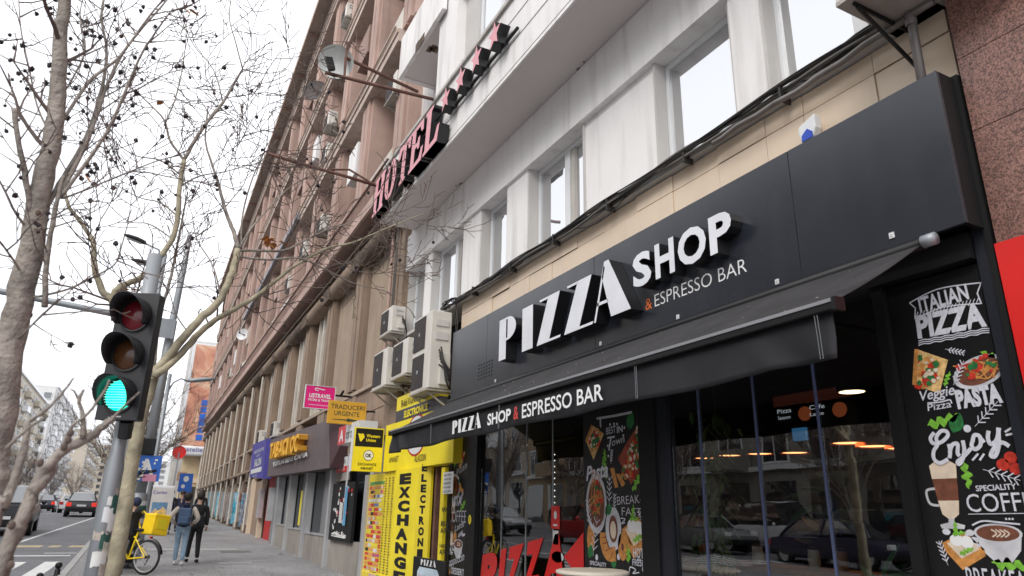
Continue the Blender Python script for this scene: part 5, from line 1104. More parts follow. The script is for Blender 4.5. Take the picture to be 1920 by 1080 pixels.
# A trac sign
t = thing('shop_sign', 'red and white shop sign with a big letter A behind the exchange blade sign', 'sign', (3.9, 15.5, 3.1))
f = MB(); f.box(3.9, 4.3, 14.4, 16.05, 3.12, 3.52); f.build('panel', 'pvc', t); f = MB(); f.box(3.894, 3.9, 15.45, 16.05, 3.12, 3.52); f.build('red_field', C('sign_red', .6, .05, .06, .5), t)
F = Fr((3.892, 16.05, 3.12)); f = MB(); text(f, 'A', F, .12, .07, .26, .36, bold=.03); f.build('letter', 'led', t); f = MB(); text(f, 'trac', F, .68, .09, .22, .75, bold=.0); f.build('lettering', 'greyshop', t)
# ---- TABACIOC sign
ya_, yb_ = 26.2, 17.05
t = thing('tobacco_sign', 'taupe shop fascia with raised amber letters TABACIOC above the grey bays', 'sign', (4, 21, 2.7))
def X4(px, py): return onx(px, py, 4.0)
f = MB(); A1 = (4.0, ya_, 2.82); A2 = (4.0, yb_, 2.68); A3 = (4.0, yb_+.55, 3.87); A4 = (4.0, ya_+.2, 4.1)
f.prism([A1, A2, A3, A4], (.03, 0, 0)); f.build('fascia', 'tabac', t)
f = MB(); f.add([A2, (4.5, yb_-.05, 2.7), (4.5, yb_-.05, 4.0), A3], [(0, 1, 2, 3)]); f.add([A1, A2, (4.5, yb_, 2.7), (4.5, ya_, 2.82)], [(0, 1, 2, 3)]); f.build('end_panel', 'tabacd', t)
F = Fr((3.99, 25.3, 3.08), U=(0, .0, 1)); u0 = 25.3-X4(519, 860)[1]; u1 = 25.3-X4(578, 830)[1]; zb2 = X4(519, 862)[2]-3.08; zt2 = X4(519, 835)[2]-3.08; w1 = (u1-u0)/8
for i, ch in enumerate('TABACIOC'): tletter(ch, u0+i*w1, w1*.92 if ch != 'I' else w1*.4, zb2+.0-.01*i, .5, .25, 'goldy', C('amber_side', .5, .24, .02, .5), t, FF=F)
f = MB(); text(f, 'TUTUN BERE CAFEA', F, u0-.3, .02, .13, u1-u0+.7, bold=.05, lift=.05); f.build('lettering', 'pvc', t)
t = thing('blue_fascia_sign', 'purple blue shop sign with white lettering left of the taupe fascia', 'sign', (4, 28, 2.8))
f = MB(); f.prism([(3.95, 30.3, 2.95), (3.95, 26.9, 2.78), (3.95, 27.1, 4.2), (3.95, 30.5, 4.25)], (.3, 0, 0)); f.build('panel', 'bluep', t)
F = Fr((3.94, 30.2, 2.8)); f = MB(); text(f, 'SALON', F, .9, .5, .28, 1.7, bold=.03); text(f, 'INFRUMUSETARE', F, .5, 1.0, .14, 2.4); text(f, 'NON STOP', F, 1.2, .84, .1, .9); rect(f, F, .2, .25, 2.9, .42); text(f, '021 222', F, 1, .1, .1, 1.0); f.build('lettering', 'pvc', t)
# ---- AC units and dishes along the facade
specs = [(ony(640, 205, 0.01),)]
def acat(px, py, off, lab, s=1.0):
    u, z = onb(px, py, off); w = wl_(-off, u, z)
    return ac(lab, w[0], w[1]-.4*s, w[1]+.4*s, z-.28*s, z+.28*s, .3, 1, group='air conditioning units on the facades', wallx=w[0]+.55)
for px, py, off, lab in ((484, 820, .25, 'left air conditioner of the two above the purple blue sign'), (511, 805, .25, 'right air conditioner of the two above the taupe fascia'), (612, 228, .55, 'air conditioner in the second loggia row left of the satellite dish'), (628, 124, .5, 'air conditioner just behind the satellite dish'), (733, 165, .5, 'air conditioner below the upper rusty arm next to the white balcony box'), (645, 28, .55, 'air conditioner high up right of the eave line'), (608, 288, .55, 'air conditioner above the blue tarpaulin'), (598, 422, .4, 'pale air conditioner low on the pink pilaster'), (566, 470, .4, 'air conditioner beside the orange dead leaves'), (538, 532, .4, 'lowest air conditioner just above the balcony rail'), (452, 690, .4, 'small white air conditioner near the far end of the building'), (430, 700, .4, 'farthest tiny air conditioner on the brown facade')):
    acat(px, py, off, lab)
for (px, py, off, r, lab, m) in ((455, 627, .6, .36, 'white satellite dish far along the brown facade', 'pvc'), (372, 660, .3, .45, 'dark satellite dish at the far end of the brown facade', 'stonedk'), (590, 170, .7, .5, 'dark folded satellite dish under the eave', 'acgrille')):
    u, z = onb(px, py, off); w = wl_(-off, u, z); t = thing('satellite_dish', lab, 'antenna', w, group='dishes on the brown building')
    f = MB(); f.lathe(w, [(.001, -.1), (r*.5, -.06), (r*.95, .02), (r, .03)], 20, axis=(-.5, -.8, .1)); f.build('dish', m, t, smooth=True); f = MB(); f.tube([w, (w[0]+.5, w[1], w[2]-.1)], .03, 6); f.build('arm', 'rust', t); f = MB(); f.tube([w, (w[0]-.2, w[1]-.35, w[2])], .02, 5); f.ball((w[0]-.22, w[1]-.38, w[2]), .06, 6, 4); f.build('receiver', 'blk', t)
# ================================================================== FAR END: billboard building, cream shop
t = thing('billboard_building', 'narrow building side covered by a huge orange advertising banner at the street end', 'building', (6, 96, 1))
Yb = 88.0
q = lambda px, py: ony(px, py, Yb)
tl, tr, bl2, br2 = q(366, 645), q(412, 648), q(337, 836), q(386, 838)
x0, x1, z0, z1 = bl2[0], br2[0]+2.5, bl2[2], tl[2]
box('body', 'reveal', t, x0-.45, x1+6, Yb+.3, Yb+6, 1, z1+.5)
box('banner_frame', 'pvc', t, x0-.35, x1+.2, Yb+.05, Yb+.29, z0-.3, z1+.2)
bm = bpy.data.materials.new('banner_print'); bm.use_nodes = True; tt = bm.node_tree; g = tt.nodes.new('ShaderNodeNewGeometry'); n = tt.nodes.new('ShaderNodeTexNoise'); n.inputs['Scale'].default_value = .38; n.inputs['Distortion'].default_value = 1.2; n.inputs['Detail'].default_value = 3; r = tt.nodes.new('ShaderNodeValToRGB'); e = r.color_ramp.elements
e[0].position = .3; e[0].color = (.3, .1, .07, 1); e[1].position = .7; e[1].color = (.7, .5, .36, 1); x = e.new(.5); x.color = (.58, .27, .17, 1); tt.links.new(g.outputs['Position'], n.inputs['Vector']); tt.links.new(n.outputs[0], r.inputs[0]); tt.links.new(r.outputs[0], tt.nodes['Principled BSDF'].inputs['Base Color']); M['banner'] = bm
box('banner', 'banner', t, x0, x1, Yb, Yb+.04, z0, z1)
bs = C('banner_blue', .02, .12, .5, .6)
for i, (px, py) in enumerate(((384, 755), (382, 768), (380, 781), (378, 793), (376, 806), (373, 820))): p = q(px, py); box('blue_square', bs, t, p[0]-.34, p[0]+.34, Yb-.06, Yb-.01, p[2]-.34, p[2]+.3)
t = thing('cream_shop', 'small cream corner building with a pale curved canopy below the banner', 'building', (4, 84, 1))
p0, p1 = ony(343, 838, 84), ony(383, 850, 84)
box('wall', C('cream_wall', .6, .48, .3, .8), t, p0[0]+.3, p1[0]+4, 84.3, 87, 1, p0[2]-.9); box('canopy', 'pvc', t, p0[0]-.3, p1[0]+3, 83.2, 87, p0[2]-.9, p0[2]+.1, bevel=.2)
box('column', 'creamt', t, ony(374, 880, 83)[0], ony(385, 880, 83)[0]+.3, 83.3, 84.2, 1, p0[2]-.9); box('shop_window', 'darkglass', t, p0[0]+.6, p1[0]-.3, 84.2, 84.29, 1.4, 4.0); box('band', 'tile', t, p0[0]+.3, p1[0]+2, 84.18, 84.299, 4.4, 4.8)
f = MB(); F = Fr((p0[0], 83.18, p0[2]-.7), R=(1, 0, 0)); text(f, 'atelier', F, .3, .2, .5, 2.0); f.build('lettering', 'bluep', t)
t = thing('round_sign', 'round red sign hanging on the street end corner', 'sign', ony(336, 848, 80)); c = ony(336, 848, 80); f = MB(); f.lathe(c, [(.001, 0), (.65, 0), (.65, .1)], 20, axis=(0, -1, 0)); f.build('disc', 'red', t); f = MB(); f.tube([c, (c[0], c[1], gz(80))], .08, 6); f.build('pole', 'steel', t)
# ================================================================== OPPOSITE SIDE OF THE STREET
def block(label, x, y0, y1, h, nst, nb, m, depth=12, balc=True, face=1, cat='building', base=0, wmat='darkglass', frm='pvc'):
    """facade plane at x looking towards +X"""
    b0 = gz(y0)+base-1; t = thing('street_building', label, cat, (x, (y0+y1)/2, b0)); box('wall', m, t, x-depth, x, y0, y1, b0, b0+1+h); box('roof_edge', frm, t, x-depth-.2, x+.35, y0-.2, y1+.2, b0+1+h+.001, b0+1.5+h)
    sh = (h-4.2)/nst; bw = (y1-y0)/nb; protos = None
    for s_ in range(nst):
        for k in range(nb):
            yc = y0+bw*(k+.5); z = b0+1+4.4+s_*sh; has = balc and (k % 3 == 1)
            if protos is None:
                f = MB(); w = bw*.28; f.box(0, .1, -w-.1, w+.1, -.1, 0); f.box(0, .06, -w-.1, -w, 0, sh*.6); f.box(0, .06, w, w+.1, 0, sh*.6); f.box(0, .06, -w, w, sh*.6, sh*.6+.12); f.box(0, .05, -.04, .04, 0, sh*.6); pw = f.build('window', frm, t, local=True)
                f = MB(); f.box(.01, .03, -w, -.04, 0, sh*.6); f.box(.01, .03, .04, w, 0, sh*.6); pp = f.build('pane', wmat, pw, local=True); protos = (pw, pp); pw.location = (0, yc-(y0+y1)/2, z-b0)
            else:
                a = protos[0].copy(); COL.objects.link(a); a.location = (0, yc-(y0+y1)/2, z-b0); b_ = protos[1].copy(); COL.objects.link(b_); b_.parent = a
            if has: box('balcony', frm if s_ % 2 else m, t, x+.08, x+1.1, yc-bw*.45, yc+bw*.45, z-.35, z+.75)
    box('string_course', frm, t, x+.001, x+.25, y0, y1, b0+1+4.0, b0+1+4.25)
    for k in range(nb):
        yc = y0+bw*(k+.5); box('shop_window', wmat, t, x+.005, x+.03, yc-bw*.38, yc+bw*.38, b0+1.3, b0+1+3.4)
    return t
ochre = C('ochre_facade', .4, .3, .19, .85, var=.12, streak=.3); greyf = C('grey_facade', .25, .23, .2, .85, var=.12, streak=.3); cremef = C('cream_facade', .5, .44, .36, .85, var=.08, streak=.25); whf = C('white_facade', .68, .67, .66, .85, var=.05, streak=.2)
block('ochre town house with balconies across the street', -22, -8, 16, 18.5, 4, 7, ochre)
block('grey stone house with balconies across the street', -22, 16.3, 36, 20, 5, 6, greyf)
block('ochre corner house across the street with stone window frames', -22, 36.4, 56, 17.5, 4, 6, ochre)
block('cream block across the street beyond the ochre house', -22, 56.4, 84, 17, 5, 8, cremef)
block('grey block across the street behind the trees', -22, 84.5, 126, 20, 6, 10, greyf)
block('cream apartment block with balconies at the left edge of the view', -23, 134, 205, 24.5, 7, 14, cremef)
t2 = block('white modern apartment block farther along the street', -23, 222, 300, 31, 9, 14, whf)
block('pale block at the far end of the street', -20, 330, 420, 30, 9, 14, cremef)
def fblock(label, x0, x1, y, h, nst, nb, m):   # facade looking at the camera (-Y)
    b0 = 0; t = thing('street_building', label, 'building', ((x0+x1)/2, y, 0)); box('wall', m, t, x0, x1, y, y+15, b0, h); protos = None; bw = (x1-x0)/nb; sh = (h-5)/nst
    for s_ in range(nst):
        for k in range(nb):
            xc = x0+bw*(k+.5)-(x0+x1)/2; z = 5+s_*sh
            if protos is None:
                f = MB(); w = bw*.28; f.box(-w-.15, w+.15, -.15, 0, -.12, 0); f.box(-w-.12, -w, -.1, 0, 0, sh*.55); f.box(w, w+.12, -.1, 0, 0, sh*.55); pw = f.build('window', 'pvc', t, local=True); f = MB(); f.box(-w, w, -.06, -.01, 0, sh*.55); pp = f.build('pane', 'darkglass', pw, local=True); protos = (pw, pp); pw.location = (xc, 0, z)
            else: a = protos[0].copy(); COL.objects.link(a); a.location = (xc, 0, z); b_ = protos[1].copy(); COL.objects.link(b_); b_.parent = a
    return t
fblock('side of the cream block facing the camera', -38, -23.4, 133.5, 24, 7, 6, cremef)
fblock('white gable of the modern block facing the camera', -48, -23.3, 221, 32, 9, 8, whf)
fblock('pale block closing the end of the street', -12, 22, 430, 26, 7, 8, whf)
fblock('beige block closing the end of the street left of the pale one', -40, -13, 440, 34, 9, 8, cremef)
# ================================================================== TRAFFIC LIGHT
TX, TY = -.155, 5.5
g0 = gz(TY)
tp_ = thing('signal_pole', 'grey traffic signal pole plastered with torn stickers behind the signal head', 'pole', (TX, TY+.12, g0))
f = MB(); f.tube([(TX, TY+.16, g0), (TX, TY+.16, 1.95), (TX, TY+.16, 2.05), (TX, TY+.16, 2.3)], [.06, .06, .045, .045], 16); f.build('lower_pole', 'steel', tp_, smooth=True)
f = MB(); f.tube([(TX+.02, TY+.16, 2.2), (TX+.0, TY+.16, 3.52)], .052, 14); f.build('upper_pole', C('light_steel', .34, .36, .38, .5, metal=.3, streak=.2), tp_, smooth=True)
f = MB(); f.lathe((TX, TY+.16, g0), [(.11, 0), (.11, .5), (.09, .56), (.065, .58)], 18); f.build('base_sleeve', 'steel', tp_, smooth=True)
stk = ['paper', 'paper2', 'paper', 'paper2', 'pvc', 'creamt', 'tlblack', C('st_green', .03, .1, .08, .6, var=.3), 'paper2', C('st_orange', .42, .25, .15, .6, var=.4), 'creamt', 'paper2', C('st_blue', .12, .17, .22, .6, var=.3)]
for k in range(26):
    z = 1.75-k*.055; a0 = random.uniform(-2.6, -.8); w = random.uniform(.6, 1.7); hh = random.uniform(.05, .13); f = MB(); n = 8; r = .061+.0002*k
    vs = []
    for i in range(n+1):
        a = a0+w*i/n; rr = r; vs += [(TX+rr*cos(a), TY+.16+rr*sin(a), z+random.uniform(-.008, .008)), (TX+rr*cos(a), TY+.16+rr*sin(a), z+hh+random.uniform(-.012, .012))]
    f.add(vs, [(2*i, 2*i+2, 2*i+3, 2*i+1) for i in range(n)]); f.build('torn_sticker', random.choice(stk), tp_)
tl = thing('traffic_light', 'three lamp traffic light with the green lamp lit', 'traffic light', (TX-.03, TY, 2.25), radians(-26)); tl.scale = (.8, .84, .88)
rt = Matrix.Rotation(radians(-26), 3, 'Z')
f = MB(); f.box(-.175, .175, -.02, .09, .0, 1.03); f.build('housing', 'tlblack', tl, local=True, bevel=.015)
f = MB(); f.box(-.18, .18, -.035, -.021, -.004, 1.034); f.build('front_plate', 'tlblack', tl, local=True, bevel=.006)
f = MB(); f.tube([(.05, .05, 0), (.03, .1, -.12)], .055, 12); f.build('mount', 'tlblack', tl, local=True)
for k, (nm, m) in enumerate((('green_lamp', 'green_on'), ('amber_lamp', 'amberoff'), ('red_lamp', 'redoff'))):
    zc = .19+k*.325; f = MB(); f.lathe((.0, -.04, zc), [(.001, .03), (.05, .026), (.1, .012), (.122, .0)], 24, axis=(0, -1, 0)); ln = f.build(nm, m, tl, local=True, smooth=True)
    if k == 0:
        f = MB()
        for q in range(11): zz = zc-.1+q*.02; w = math.sqrt(max(0, .118**2-(zz-zc)**2)); f.box(-w, w, -.0735, -.072, zz-.0022, zz+.0022)
        o = f.build('lens_rib', mat('green_rib', (.3, 1, .8), emit=.9, var=0), tl, local=True); o['kind'] = 'stuff'
    f = MB(); f.lathe((0, -.036, zc), [(.126, 0), (.14, 0), (.14, .02), (.126, .02)], 24, axis=(0, -1, 0)); f.build('lens_ring', 'tlblack', tl, local=True)
    # hood: three quarters of a tube cut back at the bottom
    f = MB(); n = 26; vs = []
    for i in range(n+1):
        a = radians(-35+250*i/n); L_ = .05+.2*(.5+.5*sin(a))**.8; x, z = .14*cos(a), .14*sin(a)
        vs += [(x, -.036, zc+z), (x*1.03, -.036-L_, zc+z*1.03-.012)]
    f.add(vs, [(2*i, 2*i+2, 2*i+3, 2*i+1) for i in range(n)]); o = f.build('hood', 'tlblack', tl, local=True, smooth=True); s_ = o.modifiers.new('s', 'SOLIDIFY'); s_.thickness = .006
f = MB(); f.box(-.04, .04, -.0362, -.035, .02, .03); f.build('maker_plate', 'alu', tl, local=True)
# ================================================================== TALL POLE WITH SIGNAL ARM
mp = thing('mast_pole', 'tall galvanised mast behind the signal with a long arm and blue sticker sign', 'pole', (.05, 18.6, gz(18.6)))
b0 = ony(273, 870, 18.6); zz0 = gz(18.6)
f = MB(); f.tube([(b0[0], 18.6, zz0), (b0[0], 18.6, 1.98), (b0[0], 18.6, 2.02)], [.17, .17, .12], 14); f.build('pole_foot', 'steel', mp, smooth=True)
f = MB(); f.tube([(b0[0], 18.6, 1.95), (b0[0]+.03, 18.6, 6.1), (b0[0]+.03, 18.6, 6.13), (b0[0]+.07, 18.6, 7.6), (b0[0]+.07, 18.6, 8.4)], [.12, .108, .085, .07, .06], 12); f.build('shaft', 'steel', mp, smooth=True)
a_, b_ = ony(-60, 534, 18.6), ony(330, 612, 18.6); f = MB(); f.tube([a_, b_], .075, 10); f.build('signal_arm', 'steel', mp, smooth=True)
p = ony(318, 612, 18.4); box('arm_plate', 'steel', mp, p[0]-.28, p[0]+.12, 18.38, 18.4, p[2]-.3, p[2]+.18)
for k in range(9): z = 1.75-k*.13; f = MB(); f.lathe((b0[0], 18.6, z), [(.1715, 0), (.1718, random.uniform(.06, .13))], 14, a0=random.uniform(1, 5), a1=random.uniform(6, 8)); f.build('torn_sticker', random.choice(stk), mp)
p = ony(273, 838, 18.4); box('control_box', 'blk', mp, p[0]-.15, p[0]+.2, 18.2, 18.45, p[2]-.18, p[2]+.18, bevel=.015)
bs2 = thing('sticker_sign', 'blue information sign covered in white stickers on the tall mast', 'sign', (.08, 18.3, 2.4))
KS = 1.52; p, q = ony(258, 853, 18.25), ony(292, 903, 18.25); box('plate', 'bluesign', bs2, p[0], p[0]+.52, 18.25, 18.28, q[2]-.0, p[2], bevel=.004)
F = Fr((p[0], 18.248, q[2]), R=(1, 0, 0)); _F = F; F = lambda u, v, w=0: _F(u*KS, v*KS, w); hgt = (p[2]-q[2])/KS; f = MB(); poly(f, F, [(.05, .05), (.16, hgt*.85), (.27, .05), (.22, .05), (.16, hgt*.55), (.11, .05)], .002)
for k in range(14): u, v = random.uniform(.01, .28), random.uniform(.01, hgt-.07); rect(f, F, u, v, u+random.uniform(.02, .06), v+random.uniform(.02, .06), .003+.0003*k)
o = f.build('sticker', 'paper', bs2); f = MB(); rect(f, F, .12, .0, .3, .1, .008); f.build('pink_sticker', C('st_pink', .6, .25, .35, .6), bs2)
for k in range(5): f = MB(); stroke(f, F, [(random.uniform(.02, .3), random.uniform(.05, hgt*.5)) for _ in range(3)], .015, .009+.001*k); f.build('marker_scrawl', 'black', bs2)
# ================================================================== STREET LAMPS
def lamp_head(par, c, d, L_=.75, m='steel'):
    d = Vector(d).normalized(); c = Vector(c); s_ = d.cross(Vector((0, 0, 1))).normalized(); prof = [(0, .04, .05), (.12, .09, .07), (.4, .13, .08), (.8, .11, .06), (1, .03, .02)]
    f = MB(); vs = []; n = 10
    for t, w, h_ in prof:
        for j in range(n): a = 2*pi*j/n; vs.append(c+d*L_*t+s_*w*cos(a)+Vector((0, 0, h_*sin(a)*(1 if sin(a) > 0 else .5))))
    f.add(vs, [(i*n+j, i*n+(j+1) % n, (i+1)*n+(j+1) % n, (i+1)*n+j) for i in range(len(prof)-1) for j in range(n)]+[tuple(range(n)), tuple((len(prof)-1)*n+j for j in range(n))]); f.build('lamp_head', m, par, smooth=True)
    f = MB(); f.add([c+d*L_*t+s_*w+Vector((0, 0, -.045)) for t, w in ((.2, .08), (.2, -.08), (.8, -.08), (.8, .08))], [(0, 1, 2, 3)]); f.build('diffuser', 'pvc', par)
l1 = thing('street_lamp', 'double headed street lamp seen above the traffic light', 'street lamp', (-.2, 18, gz(18)))
px_ = ony(306, 520, 18); f = MB(); f.tube([(px_[0]-.05, 18, gz(18)), (px_[0]-.05, 18, 4), (px_[0]-.05, 18, 7.6)], [.1, .08, .05], 10); f.build('pole', 'steel', l1, smooth=True)
for (px, py, qx, qy) in ((274, 457, 232, 440), (297, 500, 246, 487)):
    a, b = ony(px, py, 18), ony(qx, qy, 18); f = MB(); f.tube([(px_[0]-.05, 18, a[2]-.5), (px_[0]-.2, 18, a[2]-.1), a], .025, 6); f.build('arm', 'steel', l1, smooth=True); lamp_head(l1, a, Vector(b)-Vector(a), (Vector(b)-Vector(a)).length, 'tlblack')
l2 = thing('street_lamp', 'single street lamp leaning over the pavement in front of the orange banner', 'street lamp', (.3, 21, gz(21)))
f = MB(); f.tube([(.33, 21, gz(21)), (.33, 21, 5.2)], [.07, .045], 10); f.build('pole', 'steel', l2, smooth=True)
a, b = ony(352, 715, 21), ony(391, 712, 21); f = MB(); f.tube([tuple(v) for v in [(.33, 21, 4.7), (.45, 21, 4.98), (.62, 21, 5.1), a]], .025, 6); f.build('arm', 'steel', l2, smooth=True); lamp_head(l2, a, Vector(b)-Vector(a), .75)
# ================================================================== ADVERT PANEL, BOLLARDS, small signs
ap = thing('advert_panel', 'white street advert panel with Corint heading and a painted picture', 'advert', (1.0, 32, gz(32)))
z0_, z1_ = gz(32)+.02, 2.56; box('cabinet', 'pvc', ap, .45, 1.4, 32, 32.2, z0_+.05, z1_, bevel=.03); box('sheet', C('sheet', .6, .57, .54, .5), ap, .52, 1.33, 31.985, 31.998, z0_+.2, z1_-.08)
F = Fr((.52, 31.98, z0_+.2), R=(1, 0, 0)); f = MB(); text(f, 'Corint', F, .12, 1.32, .13, .5, bold=.01); f.build('lettering', 'bluep', ap); f = MB(); rect(f, F, .15, .35, .7, 1.0, .003); f.build('picture', C('sky_print', .12, .25, .4, .6, var=.3, vs=3), ap); f = MB(); poly(f, F, [(.15, .35), (.7, .35), (.7, .7), (.55, .85), (.4, .68), (.28, .78), (.15, .6)], .005); f.build('picture_front', C('sand_print', .6, .42, .22, .6, var=.3, vs=5), ap)
for i, (x, y, lab) in enumerate(((-1.12, 17.4, 'black bollard with ball top at the edge of the crosswalk'), (-1.36, 16.9, 'black bollard left of the other, mostly below the frame'))):
    t = thing('bollard', lab, 'bollard', (x, y, gz(y)-.12), group='black bollards by the crosswalk'); b = gz(y)-.12; h_ = .85-.4*(1-i)*0
    hh = (ony(113, 1052, 17.4)[2]-b) if i == 0 else (ony(82, 1072, 16.9)[2]-b)
    f = MB(); f.lathe((x, y, b), [(.07, 0), (.07, .1), (.055, .12), (.05, hh-.16), (.035, hh-.14)], 12); f.build('post', 'blk', t, smooth=True); f = MB(); f.ball((x, y, b+hh-.08), .065, 10, 8); f.build('ball_top', 'blk', t, smooth=True)
for (px, py, Y, w, h_, m, lab) in ((348, 905, 44, .7, 1.0, 'bluesign', 'blue pedestrian sign plastered with stickers behind the walkers'), (341, 893, 46, .5, .5, C('st_orange', .5, .2, .08, .6), 'small orange sticker sign above the blue one')):
    t = thing('street_sign', lab, 'sign', ony(px, py, Y)); p = ony(px, py, Y); box('plate', m, t, p[0]-w/2, p[0]+w/2, Y, Y+.03, p[2]-h_/2, p[2]+h_/2); f = MB(); f.tube([(p[0], Y+.06, gz(Y)), (p[0], Y+.06, p[2]+h_/2)], .03, 6); f.build('pole', 'steel', t)
    F = Fr((p[0]-w/2, Y-.002, p[2]-h_/2), R=(1, 0, 0)); f = MB(); ell(f, F, w*.5, h_*.7, w*.2, h_*.16); ell(f, F, w*.35, h_*.3, w*.15, h_*.1); f.build('sticker', 'paper', t)
# ================================================================== PEOPLE
def skinobj(name, m, par, nodes, edges, sub=2):
    me = bpy.data.meshes.new(name); me.from_pydata([n[:3] for n in nodes], edges, []); me.materials.append(M[m] if isinstance(m, str) else m)
    o = bpy.data.objects.new(name, me); link(o, par); s_ = o.modifiers.new('skin', 'SKIN'); s_.use_smooth_shade = True
    for i, n in enumerate(nodes): v = me.skin_vertices[0].data[i]; r = n[3]; v.radius = (r, r) if not isinstance(r, tuple) else r
    me.skin_vertices[0].data[0].use_root = True
    u = o.modifiers.new('sub', 'SUBSURF'); u.levels = sub; u.render_levels = sub
    return o
def chain(n, start=0): return [(start+i, start+i+1) for i in range(n-1)]
def hand(par, c, d, m='skin', s=1.0):
    c = Vector(c); d = Vector(d).normalized(); sd_ = d.cross(Vector((0, 1, 0))); sd_ = sd_.normalized() if sd_.length > .1 else Vector((1, 0, 0)); nodes = [(*c, .02*s), (*(c+d*.05*s), .026*s)]; edges = [(0, 1)]
    for k in range(4):
        a = c+d*.08*s+sd_*(k-1.5)*.016*s; b = a+d*(.045, .055, .05, .04)[k]*s+Vector((0, .012, 0)); n = len(nodes); nodes += [(*a, .009*s), (*b, .007*s)]; edges += [(1, n), (n, n+1)]
    n = len(nodes); nodes += [(*(c+d*.05*s+sd_*.035*s), .01*s), (*(c+d*.08*s+sd_*.045*s), .008*s)]; edges += [(0, n), (n, n+1)]
    return skinobj('hand', m, par, nodes, edges, 1)
def person(label, x, y, rz, s=1.0, top='blkcloth', legs='blkcloth', shoe='blk', headm='skin', hat='hair', stride=.2, arms=None, group=None, hood=False, sleeve=None, bagc=None, coat=0, hairlong=False, leg_pose=None):
    """faces local +Y"""
    t = thing('person', label, 'person', (x, y, gz(y)), rz, group); t.scale = (s, s, s)
    lp = leg_pose or [(-.09, stride, .05), (.09, -stride, .05)]
    kn = []
    legs_n = [(0, 0, .93, .13)]; legs_e = []
    for (lx, ly, lz) in lp:
        hx = lx*1.0; n = len(legs_n); k = ((hx+lx)/2*1.0, (ly*.45)+.04, .5+lz*.5); legs_n += [(hx, 0, .86, .1), (k[0], k[1], k[2], .072), (lx, ly, lz+.06, .055)]; legs_e += [(0, n), (n, n+1), (n+1, n+2)]
        skinobj('shoe', shoe, t, [(lx, ly-.07, lz, .045), (lx, ly+.03, lz, .048), (lx, ly+.15, lz-.01, .035)], chain(3), 1)
    skinobj('trousers', legs, t, legs_n, legs_e)
    # body with neck, head
    skinobj('body', headm, t, [(0, 0, 1.0, .1), (0, .0, 1.3, .1), (0, .01, 1.46, .055), (0, .02, 1.54, .055), (0, .03, 1.62, .085), (0, .025, 1.7, .08)], chain(6))
    f = MB(); f.ball((0, .118, 1.62), .016, 6, 4); f.build('nose', headm, t, local=True); f = MB(); f.ball((.03, .1, 1.645), .01, 6, 4); f.ball((-.03, .1, 1.645), .01, 6, 4); f.build('eye', 'hair', t, local=True); f = MB(); f.box(-.025, .025, .1, .108, 1.575, 1.582); f.build('mouth', 'reddoor', t, local=True)
    for sx in (-1, 1): f = MB(); f.ball((sx*.085, .02, 1.62), .025, 6, 4, (.4, 1, 1.3)); f.build('ear', headm, t, local=True)
    arms = arms or [(-.24, .02, 1.15, -.26, .1, .9), (.24, .0, 1.15, .25, .02, .9)]
    jn = [(0, 0, 1.2, (.17, .12)), (0, -.01, 1.38, (.15, .1)), (0, -.01, 1.45, (.075, .07)), (0, 0, 1.0, (.165, .12)), (0, 0, .88-coat, (.17, .13))]; je = [(0, 1), (1, 2), (0, 3), (3, 4)]
    for k, (ex, ey, ez, wx, wy, wz) in enumerate(arms):
        sx = -1 if ex < 0 else 1
        if sleeve: skinobj('sleeve', sleeve, t, [(sx*.15, 0, 1.38, .075), (sx*.2, 0, 1.36, .075), (ex, ey, ez, .068), (wx, wy, wz, .05)], chain(4))
        else: n = len(jn); jn += [(sx*.19, -.01, 1.38, .07), (ex, ey, ez, .06), (wx, wy, wz, .045)]; je += [(1, n), (n, n+1), (n+1, n+2)]
        hand(t, (wx, wy, wz), Vector((wx-ex, wy-ey, wz-ez)))
    skinobj('jacket', top, t, jn, je)
    if hat == 'hair': f = MB(); f.ball((0, .005, 1.665), .112, 12, 8, (.95, 1.05, 1.05)); f.build('hair', 'hair', t, local=True, smooth=True)
    else: f = MB(); f.ball((0, .005, 1.68), .118, 12, 8, (.95, 1.08, 1.0)); f.build('hat', hat, t, local=True, smooth=True)
    if hairlong: skinobj('long_hair', 'hair', t, [(0, -.05, 1.68, .09), (0, -.09, 1.55, .09), (0, -.1, 1.42, .06)], chain(3), 1)
    if hood: skinobj('hood', hood, t, [(0, -.02, 1.42, .1), (0, -.1, 1.47, .1), (0, -.14, 1.4, .07)], chain(3), 1)
    return t
def backpack(label, t, m, zc=1.18, w=.3, h_=.42, d=.16, big=0):
    rz = t.rotation_euler[2]; loc = Vector(t.location)+Matrix.Rotation(rz, 3, 'Z') @ Vector((0, -.2, 0))
    b = thing('backpack', label, 'bag', tuple(loc), rz); s_ = t.scale[0]; b.scale = (s_, s_, s_)
    f = MB(); f.box(-w/2, w/2, -d, .02, zc-h_/2, zc+h_/2); o = f.build('bag_body', m, b, local=True, smooth=False); bv = o.modifiers.new('b', 'BEVEL'); bv.width = .05; bv.segments = 3
    f = MB(); f.box(-w*.36, w*.36, -d-.06, -d+.01, zc-h_*.42, zc-.0); o = f.build('front_pocket', m, b, local=True); bv = o.modifiers.new('b', 'BEVEL'); bv.width = .025; bv.segments = 2
    for sx in (-1, 1): f = MB(); f.tube([(sx*.1, .0, zc+h_*.4), (sx*.12, .12, zc+h_*.5), (sx*.13, .3, zc+.1), (sx*.13, .2, zc-.15)], .014, 6); f.build('strap', m, b, local=True)
    return b
w1 = person('person in light blue jeans and cream sleeved jacket walking away with a backpack', 1.16, 19.2, radians(-6), .93, top='navy', legs='jeans', shoe='shoe', stride=.1, hat='hair', hood='navy', sleeve='fleece', arms=[(-.36, -.02, 1.14, -.22, .14, 1.0), (.33, 0, 1.12, .2, .14, 1.0)])
backpack('blue grey backpack on the back of the person in jeans', w1, 'bluebag')
